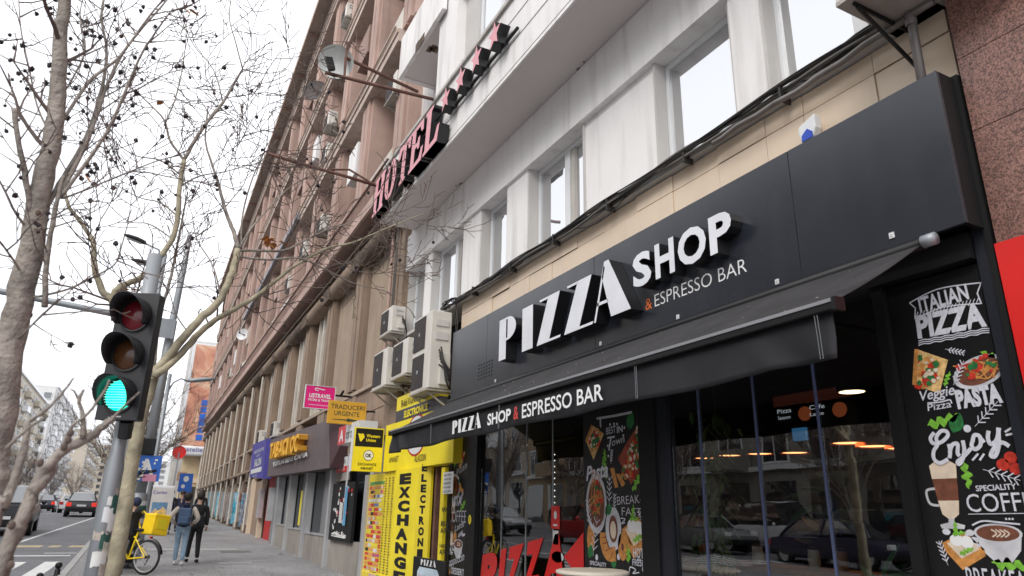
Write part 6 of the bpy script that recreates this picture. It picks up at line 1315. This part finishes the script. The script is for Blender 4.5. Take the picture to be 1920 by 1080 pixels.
w2 = person('person in black clothes walking close beside the one in jeans', 1.5, 19.9, radians(8), .95, stride=.16)
backpack('black shoulder bag carried by the person in black', w2, 'blkcloth', 1.0, .26, .34, .14)
person('person in a long dark coat walking towards the camera near the advert panel', 1.36, 33, radians(180), .98, coat=.25)
person('second person in dark clothes walking towards the camera beside the blue sign', 1.85, 34.5, radians(176), .96, top='navy', coat=.1)
person('distant person in black walking away beside the graffiti wall', 2.75, 36, radians(-10), 1.0, top='blkcloth', coat=.05)
# ---- courier and bicycle
BX, BY = .42, 17.15; hd = radians(48)     # heading rotated from +Y towards -X
bk_ = thing('bicycle', 'yellow bicycle with black tyres ridden by the courier', 'bicycle', (BX, BY, gz(BY)), hd)
R_ = .345
def wheel(par, yy, nm='wheel'):
    w = bpy.data.objects.new(nm, None); link(w, par); w.location = (0, yy, R_)
    f = MB(); n = 40
    f.lathe((0, 0, 0), [(R_-.05, -.018), (R_-.02, -.025), (R_, 0), (R_-.02, .025), (R_-.05, .018)], n, axis=(1, 0, 0)); f.build('tyre', 'rubber', w, local=True, smooth=True)
    f = MB(); f.lathe((0, 0, 0), [(R_-.07, -.012), (R_-.05, -.016), (R_-.05, .016), (R_-.07, .012), (R_-.07, -.012)], n, axis=(1, 0, 0)); f.build('rim', 'alu', w, local=True)
    f = MB()
    for k in range(24): a = 2*pi*k/24; f.tube([(.02*(-1)**k, 0, 0), (0, (R_-.06)*cos(a), (R_-.06)*sin(a))], .002, 4, False)
    o = f.build('spokes', 'alu', w, local=True); o['kind'] = 'stuff'
    f = MB(); f.tube([(-.05, 0, 0), (.05, 0, 0)], .025, 10); f.build('hub', 'blk', w, local=True)
wheel(bk_, 0); wheel(bk_, 1.06)
f = MB()
for a, b, r in (((0, .44, .3), (0, .3, .84), .02), ((0, .44, .3), (0, .88, .74), .026), ((0, .33, .72), (0, .86, .82), .02), ((.05, 0, R_), (.03, .44, .3), .014), ((-.05, 0, R_), (-.03, .44, .3), .014), ((.05, 0, R_), (0, .34, .7), .012), ((-.05, 0, R_), (0, .34, .7), .012), ((0, .9, .72), (0, .84, .92), .022), ((.05, 1.06, R_), (.04, .92, .68), .015), ((-.05, 1.06, R_), (-.04, .92, .68), .015)): f.tube([a, b], r, 8)
f.build('frame', 'ybike', bk_, local=True, smooth=False)
f = MB(); f.tube([(-.3, .76, 1.0), (-.1, .83, 1.0), (.1, .83, 1.0), (.3, .76, 1.0)], .014, 8); f.tube([(0, .84, .9), (0, .84, 1.0)], .016, 8); f.build('handlebar', 'blk', bk_, local=True); f = MB(); f.ball((0, .28, .87), .1, 8, 5, (.9, 1.5, .35)); f.build('saddle', 'blk', bk_, local=True, smooth=True)
f = MB(); vs = []; n = 14
for i in range(n+1): a = radians(20+150*i/n); vs += [(-.03, (R_+.025)*cos(a), R_+(R_+.025)*sin(a)), (.03, (R_+.025)*cos(a), R_+(R_+.025)*sin(a))]
f.add(vs, [(2*i, 2*i+1, 2*i+3, 2*i+2) for i in range(n)]); f.build('mudguard', 'blk', bk_, local=True)
f = MB(); f.lathe((.07, .44, .3), [(.001, 0), (.09, 0), (.09, .008)], 18, axis=(1, 0, 0)); f.tube([(.09, .44, .3), (.09, .5, .14)], .012, 6); f.tube([(.06, .0, R_-.04), (.06, .06, R_-.16)], .012, 6); f.lathe((.05, 0, R_), [(.001, 0), (.045, 0), (.045, .01)], 12, axis=(1, 0, 0)); f.build('crank', 'blk', bk_, local=True)
f = MB(); f.box(.075, .15, .46, .56, .11, .135); f.build('pedal', 'blk', bk_, local=True); f = MB(); f.tube([(-.04, -.04, .73), (.04, -.04, .73)], .02, 6); f.build('rear_reflector', 'red', bk_, local=True)
cr = person('courier in black hoodie and blue cap astride the yellow bicycle', BX+.48*-sin(hd), BY+.48*cos(hd), hd, .85, top='blkcloth', legs='blkcloth', hat='navy', hood='blkcloth', arms=[(-.26, .22, 1.15, -.27, .45, 1.04), (.26, .22, 1.15, .27, .45, 1.04)], leg_pose=[(-.2, -.05, .05), (.17, .14, .16)])
f = MB(); f.box(-.07, .07, .08, .2, 1.7, 1.715); f.build('cap_peak', 'bluep', cr, local=True)
db = thing('delivery_box', 'yellow cube delivery bag worn on the back of the courier', 'bag', (BX+.13*-sin(hd)+.05, BY+.13*cos(hd), gz(BY)-.2), hd-.25); db.rotation_euler[0] = .0; db.rotation_euler[1] = .12
f = MB(); f.box(-.19, .19, -.2, .16, .98, 1.4); o = f.build('bag_body', 'ybag', db, local=True); bv = o.modifiers.new('b', 'BEVEL'); bv.width = .025; bv.segments = 3
f = MB(); f.box(-.195, .195, -.205, .165, 1.345, 1.36); f.box(-.195, .195, -.205, .165, 1.03, 1.04); f.build('piping', 'ydark', db, local=True); f = MB(); f.box(-.12, .12, -.215, -.2055, 1.1, 1.3); f.build('rear_pocket', 'ydark', db, local=True)
for sx in (-1, 1): f = MB(); f.tube([(sx*.13, .2, 1.38), (sx*.14, .3, 1.44), (sx*.15, .42, 1.3), (sx*.15, .22, 1.05)], .018, 6); f.build('strap', 'ybag', db, local=True)
f = MB(); f.tube([(-.08, -.05, 1.42), (-.05, -.05, 1.47), (.05, -.05, 1.47), (.08, -.05, 1.42)], .012, 6); f.build('handle', 'ybag', db, local=True)
# ================================================================== CARS
CARM = {}
def carpaint(nm, c):
    if nm not in CARM: CARM[nm] = C('car_'+nm, *c, .25, var=.03, spec=.6)
    return CARM[nm]
def car(label, x, y, rz, col, L_=4.3, W_=1.78, H_=1.48, kind='hatch', lights=False):
    t = thing('car' if kind != 'pickup' else 'pickup_truck', label, 'car' if kind != 'pickup' else 'pickup', (x, y, gz(y)-.12), rz, group=None); t.rotation_euler[0] = math.atan(.022) if y < 60 else 0
    h = L_/2; m = carpaint(*col)
    if kind == 'hatch': belt = [(-h, .45, .72), (-h+.04, .42, .95), (-h+.4, .3, 1.0), (0, .26, .96), (h-1.2, .26, .94), (h-.35, .32, .8), (h-.02, .42, .62)]; cab = [(-h+.12, 1.0, .86), (-h+.55, H_, .66), (-.1, H_+.02, .66), (.55, H_-.05, .66), (h-1.15, .95, .84)]
    elif kind == 'suv': belt = [(-h, .5, .8), (-h+.04, .45, 1.1), (-h+.4, .34, 1.14), (0, .3, 1.12), (h-1.2, .3, 1.1), (h-.35, .36, .98), (h-.02, .46, .75)]; cab = [(-h+.08, 1.14, .86), (-h+.4, H_+.18, .68), (.2, H_+.2, .68), (.75, H_+.12, .68), (h-1.1, 1.1, .84)]
    elif kind == 'sedan': belt = [(-h, .42, .7), (-h+.05, .4, .95), (-h+.8, .28, 1.0), (0, .26, .95), (h-1.2, .26, .9), (h-.35, .32, .78), (h-.02, .42, .6)]; cab = [(-h+.65, .99, .84), (-h+1.25, H_-.03, .66), (-.1, H_, .66), (.5, H_-.06, .66), (h-1.2, .92, .84)]
    else: belt = [(-h, .6, .9), (-h+.03, .55, 1.14), (-h+.5, .42, 1.16), (0, .4, 1.12), (h-1.3, .4, 1.1), (h-.35, .46, 1.05), (h-.02, .55, .8)]; cab = [(-.55, 1.14, .86), (-.4, 1.78, .7), (.3, 1.82, .7), (.9, 1.75, .7), (1.45, 1.12, .84)]
    hw = W_/2; f = MB(); vs = []
    for (yy, zb_, zt_) in belt:
        k = .93 if abs(yy) > h-.2 else 1.0; zm = zb_+(zt_-zb_)*.55
        ring = [(-hw*k*.92, zb_), (-hw*k, zb_+.12), (-hw*k, zm), (-hw*k*.93, zt_-.03), (-hw*k*.8, zt_), (hw*k*.8, zt_), (hw*k*.93, zt_-.03), (hw*k, zm), (hw*k, zb_+.12), (hw*k*.92, zb_)]
        vs += [(a, yy, b) for a, b in ring]
    n = 10; f.add(vs, [(i*n+j, i*n+(j+1) % n, (i+1)*n+(j+1) % n, (i+1)*n+j) for i in range(len(belt)-1) for j in range(n)]+[tuple(range(n)), tuple((len(belt)-1)*n+j for j in range(n))[::-1]]); body = f.build('body', m, t, local=True, smooth=True)
    es = body.modifiers.new('e', 'EDGE_SPLIT'); es.split_angle = radians(40)
    # cabin: roof + pillars in paint, glass faces inset
    f = MB(); vs = []
    for (yy, zz, kk) in cab: vs += [(-hw*kk, yy, zz), (hw*kk, yy, zz)]
    q = [(cab[0][0]+.05, cab[0][1]-.05), (cab[-1][0]-.05, cab[-1][1]-.05)]
    f.add(vs, [(2*i, 2*i+1, 2*i+3, 2*i+2) for i in range(1, len(cab)-2)]); f.build('roof', m, t, local=True, smooth=True)
    f = MB(); f.add([vs[0], vs[1], vs[3], vs[2]], [(0, 1, 2, 3)]); f.build('rear_window', 'carglass', t, local=True); f = MB(); f.add([vs[-2], vs[-1], vs[-3], vs[-4]], [(0, 1, 2, 3)]); f.build('windscreen', 'carglass', t, local=True)
    zb2 = cab[0][1]-.03
    for sx in (0, 1):
        sid = [vs[2*i+sx] for i in range(len(cab))]; base = [(sid[-1][0], sid[-1][1], zb2), (sid[0][0], sid[0][1], zb2)]
        f = MB(); f.add(sid+base, [tuple(range(len(sid)+2))]); f.build('side_window', 'carglass', t, local=True)
        s_ = -1 if sx == 0 else 1; f = MB()
        for i, w_ in ((0, .04), (2, .035), (len(cab)-2, .035)):
            a = Vector(sid[i if i else 0]); b = Vector(sid[1]) if i == 0 else (Vector(sid[-1]) if i == len(cab)-2 else Vector((hw*s_*.86, sid[2][1]-.1, zb2)))
            f.tube([a+Vector((s_*.008, 0, 0)), b+Vector((s_*.008, 0, 0))], w_, 5)
        f.build('pillar', m if kind != 'suv' else 'blk', t, local=True); f = MB(); f.ball((s_*(hw+.1), cab[-1][0]-.35, zb2+.05), .1, 8, 5, (1, .6, .8)); f.build('mirror', m, t, local=True, smooth=True)
    wr = .33 if kind in ('hatch', 'sedan') else .39
    for yy in (-h+.8, h-.85):
        for s_ in (-1, 1):
            w = bpy.data.objects.new('wheel', None); link(w, t); w.location = (s_*(hw-.12), yy, wr)
            f = MB(); f.lathe((0, 0, 0), [(.001, -.11*s_), (wr*.6, -.11*s_), (wr*.97, -.1*s_), (wr, -.06*s_), (wr, .08*s_), (wr*.95, .12*s_), (wr*.66, .115*s_)], 20, axis=(1, 0, 0)); f.build('tyre', 'rubber', w, local=True, smooth=True)
            f = MB(); f.lathe((0, 0, 0), [(wr*.66, .116*s_), (wr*.6, .1*s_), (wr*.2, .09*s_), (.001, .11*s_)], 10, axis=(1, 0, 0)); f.build('rim', 'alu', w, local=True)
            f = MB(); f.lathe((s_*(hw-.01), yy, wr), [(wr*1.02, 0), (wr*1.16, .001*s_), (wr*1.16, .012*s_)], 16, axis=(1, 0, 0), a0=0, a1=pi); f.build('wheel_arch', 'blk', t, local=True)
    zt = belt[1][2]
    for s_ in (-1, 1):
        f = MB(); f.box(s_*hw*.62, s_*hw*.94, -h-.015, -h+.12, zt-.3, zt-.06); f.build('tail_light', C('tail_red', .45, .01, .01, .25) if not lights else mat('tail_on', (1, .05, .03), emit=.15, var=0), t, local=True, bevel=.02)
        f = MB(); f.box(s_*hw*.55, s_*hw*.9, h-.14, h+.0, .62, .78); f.build('headlight', 'pvc', t, local=True, bevel=.03)
    f = MB(); f.box(-hw*.9, hw*.9, -h-.06, -h+.05, .32, .58); f.build('rear_bumper', 'blk' if kind != 'sedan' else m, t, local=True, bevel=.03); f = MB(); f.box(-hw*.88, hw*.88, h-.06, h+.05, .28, .5); f.build('front_bumper', 'blk', t, local=True, bevel=.03)
    f = MB(); f.box(-.26, .26, -h-.075, -h-.061, .6, .71) if kind != 'hatch' else f.box(-.26, .26, -h-.02, -h-.005, .66, .77); f.build('number_plate', 'pvc', t, local=True)
    if kind == 'pickup':
        f = MB(); f.box(-hw*.85, hw*.85, -h-.01, -h+.02, .74, 1.1); f.build('tailgate', m, t, local=True, bevel=.01); f = MB(); f.box(-hw*.82, hw*.82, -h+.1, -.6, 1.16, 1.18); f.build('bed_cover', 'blk', t, local=True)
    return t
car('dark grey pickup truck driving away at the left edge', -4.35, 35.3, radians(3), ('darkgrey', (.025, .025, .03)), 5.2, 1.92, 1.8, 'pickup')
car('dark hatchback driving away behind the white lane line', -3.0, 56.3, radians(2), ('charcoal', (.03, .03, .035)), 4.3, 1.8, 1.48, 'hatch', lights=True)
car('white car partly hidden behind the stickered pole', -1.6, 64, radians(2), ('white', (.6, .6, .62)), 4.5, 1.85, 1.6, 'suv')
car('white saloon ahead of the dark hatchback', -4.6, 72, radians(2), ('white', (.6, .6, .62)), 4.4, 1.78, 1.45, 'sedan')
car('small dark car with red lights left of the white saloon', -6.9, 76, radians(2), ('navy', (.03, .03, .06)), 4.2, 1.78, 1.45, 'hatch', lights=True)
car('grey car far along the left lane', -8.8, 84, radians(2), ('silver', (.4, .41, .42)), 4.3, 1.8, 1.5, 'hatch')
car('blue grey car far away beside the trees', -9.2, 98, radians(2), ('bluegrey', (.18, .22, .28)), 4.3, 1.8, 1.5, 'suv')
car('white van far along the street', -5.2, 96, radians(1), ('white', (.6, .6, .62)), 4.8, 1.95, 1.9, 'suv')
car('silver car far behind the white van', -3.6, 112, radians(1), ('silver', (.4, .41, .42)), 4.3, 1.8, 1.5, 'suv')
car('red hatchback reflected in the shop doors', -9.6, 27.5, radians(180), ('red', (.45, .015, .02)), 4.3, 1.8, 1.5, 'suv')
car('silver car reflected left of the red one', -9.4, 36, radians(180), ('silver', (.4, .41, .42)), 4.4, 1.8, 1.48, 'sedan')
car('white car reflected at the left of the shop doors', -9.6, 43, radians(180), ('white', (.6, .6, .62)), 4.3, 1.8, 1.5, 'suv')
car('long dark car reflected in the right hand panes', -12.6, 16.8, radians(180), ('navy', (.03, .03, .06)), 4.8, 1.9, 1.5, 'sedan')
car('grey hatchback reflected behind the hanging vines', -12.8, 23.6, radians(180), ('greycar', (.16, .17, .18)), 4.3, 1.8, 1.5, 'hatch')
car('white van reflected above the grey hatchback', -15.2, 22.0, radians(180), ('white', (.6, .6, .62)), 4.9, 1.95, 1.9, 'suv')
# ================================================================== TREES
def path3(pp, Y, Y1=None):
    n = len(pp); Y1 = Y if Y1 is None else Y1; return [Vector(ony(x, y, Y+(Y1-Y)*i/(n-1))) for i, (x, y) in enumerate(pp)]
def smooth3(P, n=4):
    out = []; Q = [P[0]]+list(P)+[P[-1]]
    for i in range(1, len(Q)-2):
        p0, p1, p2, p3 = Q[i-1:i+3]
        for k in range(n): t = k/n; out.append(.5*((2*p1)+(-p0+p2)*t+(2*p0-5*p1+4*p2-p3)*t*t+(-p0+3*p1-3*p2+p3)*t**3))
    out.append(Q[-2]); return out
def limb(par, name, P, r0, r1, m, n=8, knob=.0):
    S = smooth3(P, 4); N = len(S); rs = [(r0+(r1-r0)*i/(N-1))*(1+knob*random.uniform(-1, 1)) for i in range(N)]
    S = [p+Vector((random.gauss(0, 1), random.gauss(0, 1), random.gauss(0, 1)))*rs[i]*.1 for i, p in enumerate(S)]
    f = MB(); f.tube(S, rs, n); return f.build(name, m, par, smooth=True), S, rs
def rv(s=1): return Vector((random.gauss(0, s), random.gauss(0, s), random.gauss(0, s)))
def twig(f, p, d, L_, r, lev, ends=None, up=.35, side=5):
    n = max(3, int(L_/.075)) if lev > 0 else max(2, int(L_/.09)); n = min(n, 12); st = L_/n; pts = [p.copy()]; q = p.copy(); dd = d.normalized(); dirs = [dd]
    for i in range(n):
        dd = (dd+rv(.13)+Vector((0, 0, up*.14))).normalized(); q = q+dd*st; pts.append(q.copy()); dirs.append(dd)
    f.tube(pts, [max(.0021 if p.y < 5 else .0038, r*(1-.7*i/n)) for i in range(n+1)], 4 if r < .008 else 5, False)
    if ends is not None: ends.append(pts[-1])
    if lev > 0:
        for i in range(1, n+1):
            if random.random() < .62:
                a = dirs[i].cross(rv()).normalized(); nd = (dirs[i]*.75+a*random.uniform(.5, .9)); twig(f, pts[i], nd, L_*random.uniform(.3, .6)*(1.1-.4*i/n), r*.55, lev-1, ends, up)
def spawn(f, S, rs, dens, L0, L1, lev, ends=None, up=.4, flat=None, i0=0):
    for i in range(i0, len(S)-1):
        k = dens*(S[i+1]-S[i]).length
        while k > 0:
            if random.random() < k:
                t = (S[i+1]-S[i]).normalized(); a = t.cross(rv()).normalized()
                twig(f, S[i].lerp(S[i+1], random.random()), t*.5+a*.9+Vector((0, 0, .25)), random.uniform(L0, L1), max(.004, min(rs[i]*.35, .011)), lev, ends, up)
            k -= 1
def seedballs(par, ends, n, r=.016, stem=.09):
    f = MB(); g = MB(); pick = random.sample(ends, min(n, len(ends)))
    for e in pick:
        q = e+Vector((random.uniform(-.02, .02), random.uniform(-.02, .02), -random.uniform(.3, 1)*stem)); rr = r*random.uniform(.7, 1.25)
        g.tube([e, q], .0018, 3, False); b0 = len(f.v); f.ball(q, rr, 7, 5)
        for k in range(b0, len(f.v)): v = Vector(f.v[k]); f.v[k] = tuple(q+(v-q)*random.uniform(.75, 1.35))
    o = f.build('seed_balls', 'berry', par); o['kind'] = 'stuff'; o = g.build('seed_stems', 'twig', par); o['kind'] = 'stuff'
# ---- near tree, left edge
t1 = thing('tree', 'near bare plane tree with pale trunk and dark seed balls at the left edge', 'tree', (-.75, 3.2, gz(3.2)), group=None)
Yn = 3.3
tr = path3([(-38, 980), (-15, 880), (17, 660), (41, 540), (66, 430), (77, 350), (94, 280), (107, 200), (112, 100), (121, 0), (126, -90)], Yn)
base = Vector((tr[0].x-.06, Yn, gz(Yn)-.05)); tr = [base]+tr
_, S0, R0 = limb(t1, 'trunk', tr, .062, .023, 'bark', 14, .04)
for k in range(14):
    i = random.randrange(12, len(S0)-2); q = S0[i]+rv(.4).normalized()*R0[i]*.92; f = MB(); f.ball(q, random.uniform(.006, .012), 7, 5, (1, 1, 1.4)); f.build('bark_knot', 'stonedk', t1)
ends = []; tw = MB()
L1s = [([(72, 425), (110, 345), (150, 280), (185, 190), (200, 100), (190, 30), (202, -30)], .018, .008, 3.3, 3.5),
 ([(70, 450), (58, 400), (46, 320), (33, 255), (26, 203)], .02, .016, 3.3, 3.2),
 ([(110, 370), (165, 262), (205, 150), (240, 85), (300, 15), (330, -20)], .017, .006, 3.3, 3.6),
 ([(112, 372), (165, 300), (210, 230), (260, 112), (292, 60), (325, 15)], .014, .005, 3.3, 3.0),
 ([(116, 228), (170, 150), (225, 105), (280, 30), (315, -10)], .014, .006, 3.3, 3.4),
 ([(84, 575), (87, 500), (98, 420), (110, 365), (118, 330)], .02, .012, 3.25, 3.3),
 ([(118, 372), (180, 348), (235, 325), (300, 300), (345, 290)], .008, .004, 3.3, 3.5),
 ([(60, 440), (30, 400), (5, 350), (-20, 310)], .01, .005, 3.3, 3.1),
 ([(80, 340), (60, 300), (30, 290), (-5, 240)], .007, .004, 3.3, 3.5),
 ([(98, 260), (70, 200), (55, 130), (40, 60), (35, 0)], .008, .004, 3.3, 3.6),
 ([(108, 190), (140, 140), (160, 90), (150, 30), (160, -20)], .008, .004, 3.3, 3.6),
 ([(45, 520), (20, 480), (-10, 440)], .009, .005, 3.3, 3.1),
 ([(48, 560), (120, 545), (170, 522), (210, 500), (225, 480)], .009, .004, 3.3, 3.0),
 ([(30, 640), (55, 615), (80, 590), (110, 560)], .008, .004, 3.3, 2.9)]
for P, a, b, Ya, Yb_ in L1s:
    _, S, R = limb(t1, 'branch', path3(P, Ya, Yb_), a*.62, b*.62, 'bark', 8, .08); spawn(tw, S, R, 8.5, .12, .42, 2, ends, .5, i0=3)
spawn(tw, S0, R0, 4, .2, .5, 2, ends, .5, i0=20)
o = tw.build('twigs', 'twig', t1); o['kind'] = 'stuff'
seedballs(t1, ends, 190, .009, .028)
# leaves left hanging
f = MB()
for e in random.sample(ends, 9): leafy(f, e, 1, (.004, .004, .004), .05, .014, .6)
f.build('dead_leaf', 'leaf', t1)
# ---- foreground cut branch crossing the lower left corner
t0 = thing('shrub', 'blurred bare cut branches of a shrub in the lower left corner', 'shrub', (-.7, 2.3, gz(2.3)))
Ys = 2.3; tw = MB(); e0 = []
gpt = Vector((ony(-20, 1080, Ys).__getitem__(0)-.1, Ys, gz(Ys)-.03))
for P, a, b in (([(-5, 1080), (30, 1000), (72, 900), (100, 862), (130, 838), (165, 822), (190, 803), (210, 784)], .03, .017), ([(-40, 1040), (5, 955), (30, 890), (45, 840), (52, 790)], .024, .013), ([(40, 985), (20, 1020), (5, 1060), (-5, 1100)], .028, .03), ([(60, 925), (90, 890), (97, 870)], .026, .02)):
    PP = path3(P, Ys, Ys+.06); 
    if P[0][0] in (-5,): PP = [gpt]+PP
    if P[0][0] == -40: PP = [gpt+Vector((-.05, .02, 0))]+PP
    limb(t0, 'branch', PP, a*.62, b*.62, 'bark', 12, .09)
for P, a in (([(100, 862), (115, 840), (135, 800), (165, 775), (195, 735), (205, 712)], .006), ([(155, 822), (155, 780), (148, 750), (158, 730)], .008), ([(148, 752), (140, 735), (132, 730)], .004), ([(190, 803), (205, 790), (235, 760), (262, 735)], .005), ([(55, 790), (85, 770), (110, 745), (130, 720), (138, 708)], .005), ([(12, 840), (50, 805), (90, 780)], .006), ([(35, 1000), (60, 965), (80, 930)], .005)):
    PP = path3(P, Ys+.03, Ys); limb(t0, 'twig', PP, a, a*.5, 'bark', 6, .1)
for (px, py) in ((128, 825), (120, 838), (132, 812), (75, 868), (22, 985), (20, 1060)): q = Vector(ony(px, py, Ys-.03)); f = MB(); f.ball(q, .009, 7, 5, (1, 1, 1.3)); f.build('bud_scar', 'twig', t0)
# ---- pavement tree behind the signal
t2 = thing('tree', 'bare plane tree with yellowish trunk growing on the pavement behind the traffic light', 'tree', (-.2, 6.6, gz(6.6)))
Ym = 6.6; p0 = Vector(ony(210, 1090, Ym)); P = [Vector((p0.x-.04, Ym, gz(Ym)-.05)), p0]+path3([(228, 980), (250, 850), (270, 760), (288, 703)], Ym)
limb(t2, 'trunk', P, .064, .05, 'bark2', 16, .03)
tw = MB(); ends2 = []
L2s = [([(288, 703), (315, 668), (352, 622), (390, 585), (414, 560), (427, 530), (437, 504), (446, 467)], .045, .034, 6.6, 6.6, 0),
 ([(446, 467), (440, 440), (428, 411), (419, 382), (410, 345), (395, 300), (385, 262), (390, 200)], .028, .008, 6.6, 7.0, 1),
 ([(290, 706), (330, 672), (367, 632), (403, 600), (440, 580), (481, 555), (525, 520), (554, 498), (610, 467), (660, 455), (720, 430), (795, 400)], .042, .006, 6.55, 7.4, 1),
 ([(284, 695), (262, 650), (235, 600), (208, 563), (192, 545), (178, 505), (176, 470), (172, 448), (155, 422), (130, 388), (122, 360)], .045, .014, 6.62, 6.8, 1),
 ([(206, 562), (222, 542), (245, 530), (271, 515), (297, 485), (323, 448), (333, 405), (337, 350), (345, 300)], .034, .024, 6.7, 6.7, 0),
 ([(345, 300), (380, 240), (418, 192), (440, 155), (455, 130)], .022, .012, 6.7, 6.9, 1),
 ([(455, 130), (442, 80), (430, 30), (438, -30)], .01, .005, 6.9, 7.2, 1), ([(455, 130), (490, 137), (530, 132), (550, 105), (562, 60)], .008, .003, 6.9, 7.3, 1),
 ([(345, 300), (318, 262), (308, 225), (280, 195), (255, 170)], .016, .006, 6.7, 7.0, 1), ([(308, 235), (330, 180), (345, 110), (350, 40)], .01, .004, 6.8, 7.2, 1),
 ([(287, 700), (298, 600), (318, 530), (329, 476), (340, 420), (352, 360)], .022, .008, 6.7, 7.3, 1),
 ([(446, 470), (480, 470), (530, 470), (560, 457), (610, 432), (660, 415), (700, 380)], .017, .004, 6.6, 7.4, 1),
 ([(444, 480), (500, 487), (560, 484), (610, 505), (660, 530), (720, 545), (748, 552), (795, 515)], .015, .003, 6.6, 7.6, 1),
 ([(446, 470), (470, 430), (500, 395), (545, 350), (590, 325)], .013, .004, 6.6, 7.0, 1),
 ([(452, 468), (455, 400), (475, 330), (500, 270), (505, 200)], .012, .004, 6.7, 7.2, 1),
 ([(337, 350), (375, 330), (430, 320), (480, 300), (520, 262)], .01, .003, 6.7, 7.1, 1), ([(333, 405), (300, 380), (260, 370), (215, 345)], .01, .004, 6.7, 6.9, 1),
 ([(323, 448), (280, 420), (240, 415), (200, 380)], .009, .004, 6.7, 6.9, 1), ([(340, 330), (300, 300), (255, 292), (210, 260), (190, 215)], .01, .004, 6.7, 7.0, 1), ([(352, 622), (330, 590), (318, 550), (300, 520)], .008, .003, 6.6, 6.7, 1), ([(414, 560), (400, 500), (370, 450), (360, 400)], .01, .004, 6.6, 6.9, 1), ([(418, 192), (400, 130), (360, 80), (340, 20)], .009, .004, 6.9, 7.2, 1), ([(600, 470), (650, 500), (700, 510), (760, 480), (800, 440)], .006, .002, 7.0, 7.6, 1)]
for P, a, b, Ya, Yb_, sp_ in L2s:
    _, S, R = limb(t2, 'branch', path3(P, Ya, Yb_), a*.85, b*.85, 'bark2' if a > .03 else 'bark', 8, .05)
    if sp_: spawn(tw, S, R, 5.6 if P[-1][0] < 500 else 3.6, .35, 1.0, 2, ends2, .35, i0=4)
o = tw.build('twigs', 'twig', t2); o['kind'] = 'stuff'
seedballs(t2, ends2, 60, .018, .07)
f = MB()
for (px, py) in ((498, 442), (508, 446), (515, 450), (503, 452), (243, 545), (236, 553), (225, 548)): leafy(f, Vector(ony(px, py, 6.8)), 3, (.02, .02, .02), .1, .03, .6)
f.build('dead_leaf', 'leaf', t2)
# ---- street trees farther away
def far_tree(label, x, y, h=9, n=16, seed=1, group=None, m='bark'):
    random.seed(seed); t = thing('tree', label, 'tree', (x, y, gz(y)), group=group)
    f = MB(); tp3 = [Vector((0, 0, -.1)), Vector((rv(.06).x, 0, h*.15)), Vector((.1, 0, h*.3))]; f.tube(tp3, [.17, .14, .11], 9); f.build('trunk', m, t, local=True, smooth=True)
    f = MB(); g = MB()
    for k in range(n):
        a = 2*pi*k/n+random.uniform(-.3, .3); d = Vector((cos(a)*.5, sin(a)*.5, random.uniform(.5, 1.3))).normalized(); q = tp3[1].lerp(tp3[2], random.random()); pts = [q.copy()]; L_ = h*random.uniform(.45, .72)
        for i in range(9): d = (d+rv(.12)+Vector((0, 0, .03))).normalized(); q = q+d*L_/9; pts.append(q.copy())
        rs = [.06*(1-.8*i/9) for i in range(10)]; f.tube(pts, rs, 5, False)
        for i in range(2, 10):
            for c_ in range(5):
                dd = (d+rv(.55)).normalized(); q2 = pts[i].copy(); p2 = [q2.copy()]; l2_ = random.uniform(.6, 1.7)
                for j in range(4): dd = (dd+rv(.2)+Vector((0, 0, .08))).normalized(); q2 = q2+dd*l2_/4; p2.append(q2.copy())
                g.tube(p2, [.014, .011, .009, .007, .004], 3, False)
                for j in (1, 2, 3):
                    e = (dd+rv(.6)).normalized(); g.tube([p2[j], p2[j]+e*.35, p2[j]+e*.6+rv(.08)], [.007, .005, .003], 3, False)
    f.build('limbs', m, t, local=True, smooth=True); o = g.build('crown', 'twig', t, local=True); o['kind'] = 'stuff'; return t
fa = far_tree('bare street tree on the pavement behind the advert panel', -.35, 41, 8.5, 13, 11, 'bare trees along the pavement', 'bark2')
fb = far_tree('bare tree on the far pavement across the road', -17.4, 52, 9.5, 14, 12, 'bare trees across the road')
random.seed(5)
def place(src, x, y, rz, s, lab):
    c = copy_tree(src); c.location = (x, y, gz(y)); c.rotation_euler = (0, 0, rz); c.scale = (s, s, s); c['label'] = lab; return c
for k, (x, y, s, lab) in enumerate(((-.5, 52, .95, 'second bare tree along the pavement edge, beyond the advert panel'), (-.6, 64, 1.0, 'third bare tree along the pavement edge in front of the cream shop'), (-.4, 77, 1.0, 'farthest bare tree along the pavement edge'))): place(fa, x, y, k*1.3+.5, s, lab)
for k, (x, y, s, lab) in enumerate(((-17.4, 20, .9, 'bare tree across the road reflected in the right hand panes'), (-17.4, 31, 1.0, 'bare tree across the road reflected in the shop doors'), (-17.4, 41, .95, 'bare tree across the road before the ochre corner house'), (-17.4, 66, 1.0, 'bare tree across the road before the cream block'), (-17.2, 84, 1.05, 'bare tree across the road, first from the left edge'), (-17, 100, 1.0, 'bare tree across the road behind the pickup truck'), (-17, 116, 1.1, 'bare tree across the road in front of the cream balconies'), (-16.8, 134, 1.0, 'bare tree across the road at the end of the cream block'), (-16, 155, 1.1, 'bare tree across the road below the white block'), (-15.5, 180, 1.1, 'bare tree far along the road on the left'), (-14, 215, 1.3, 'farthest bare tree on the left of the road'), (-6, 330, 2.0, 'tall bare tree closing the end of the street'))): place(fb, x, y, k*1.1, s, lab)
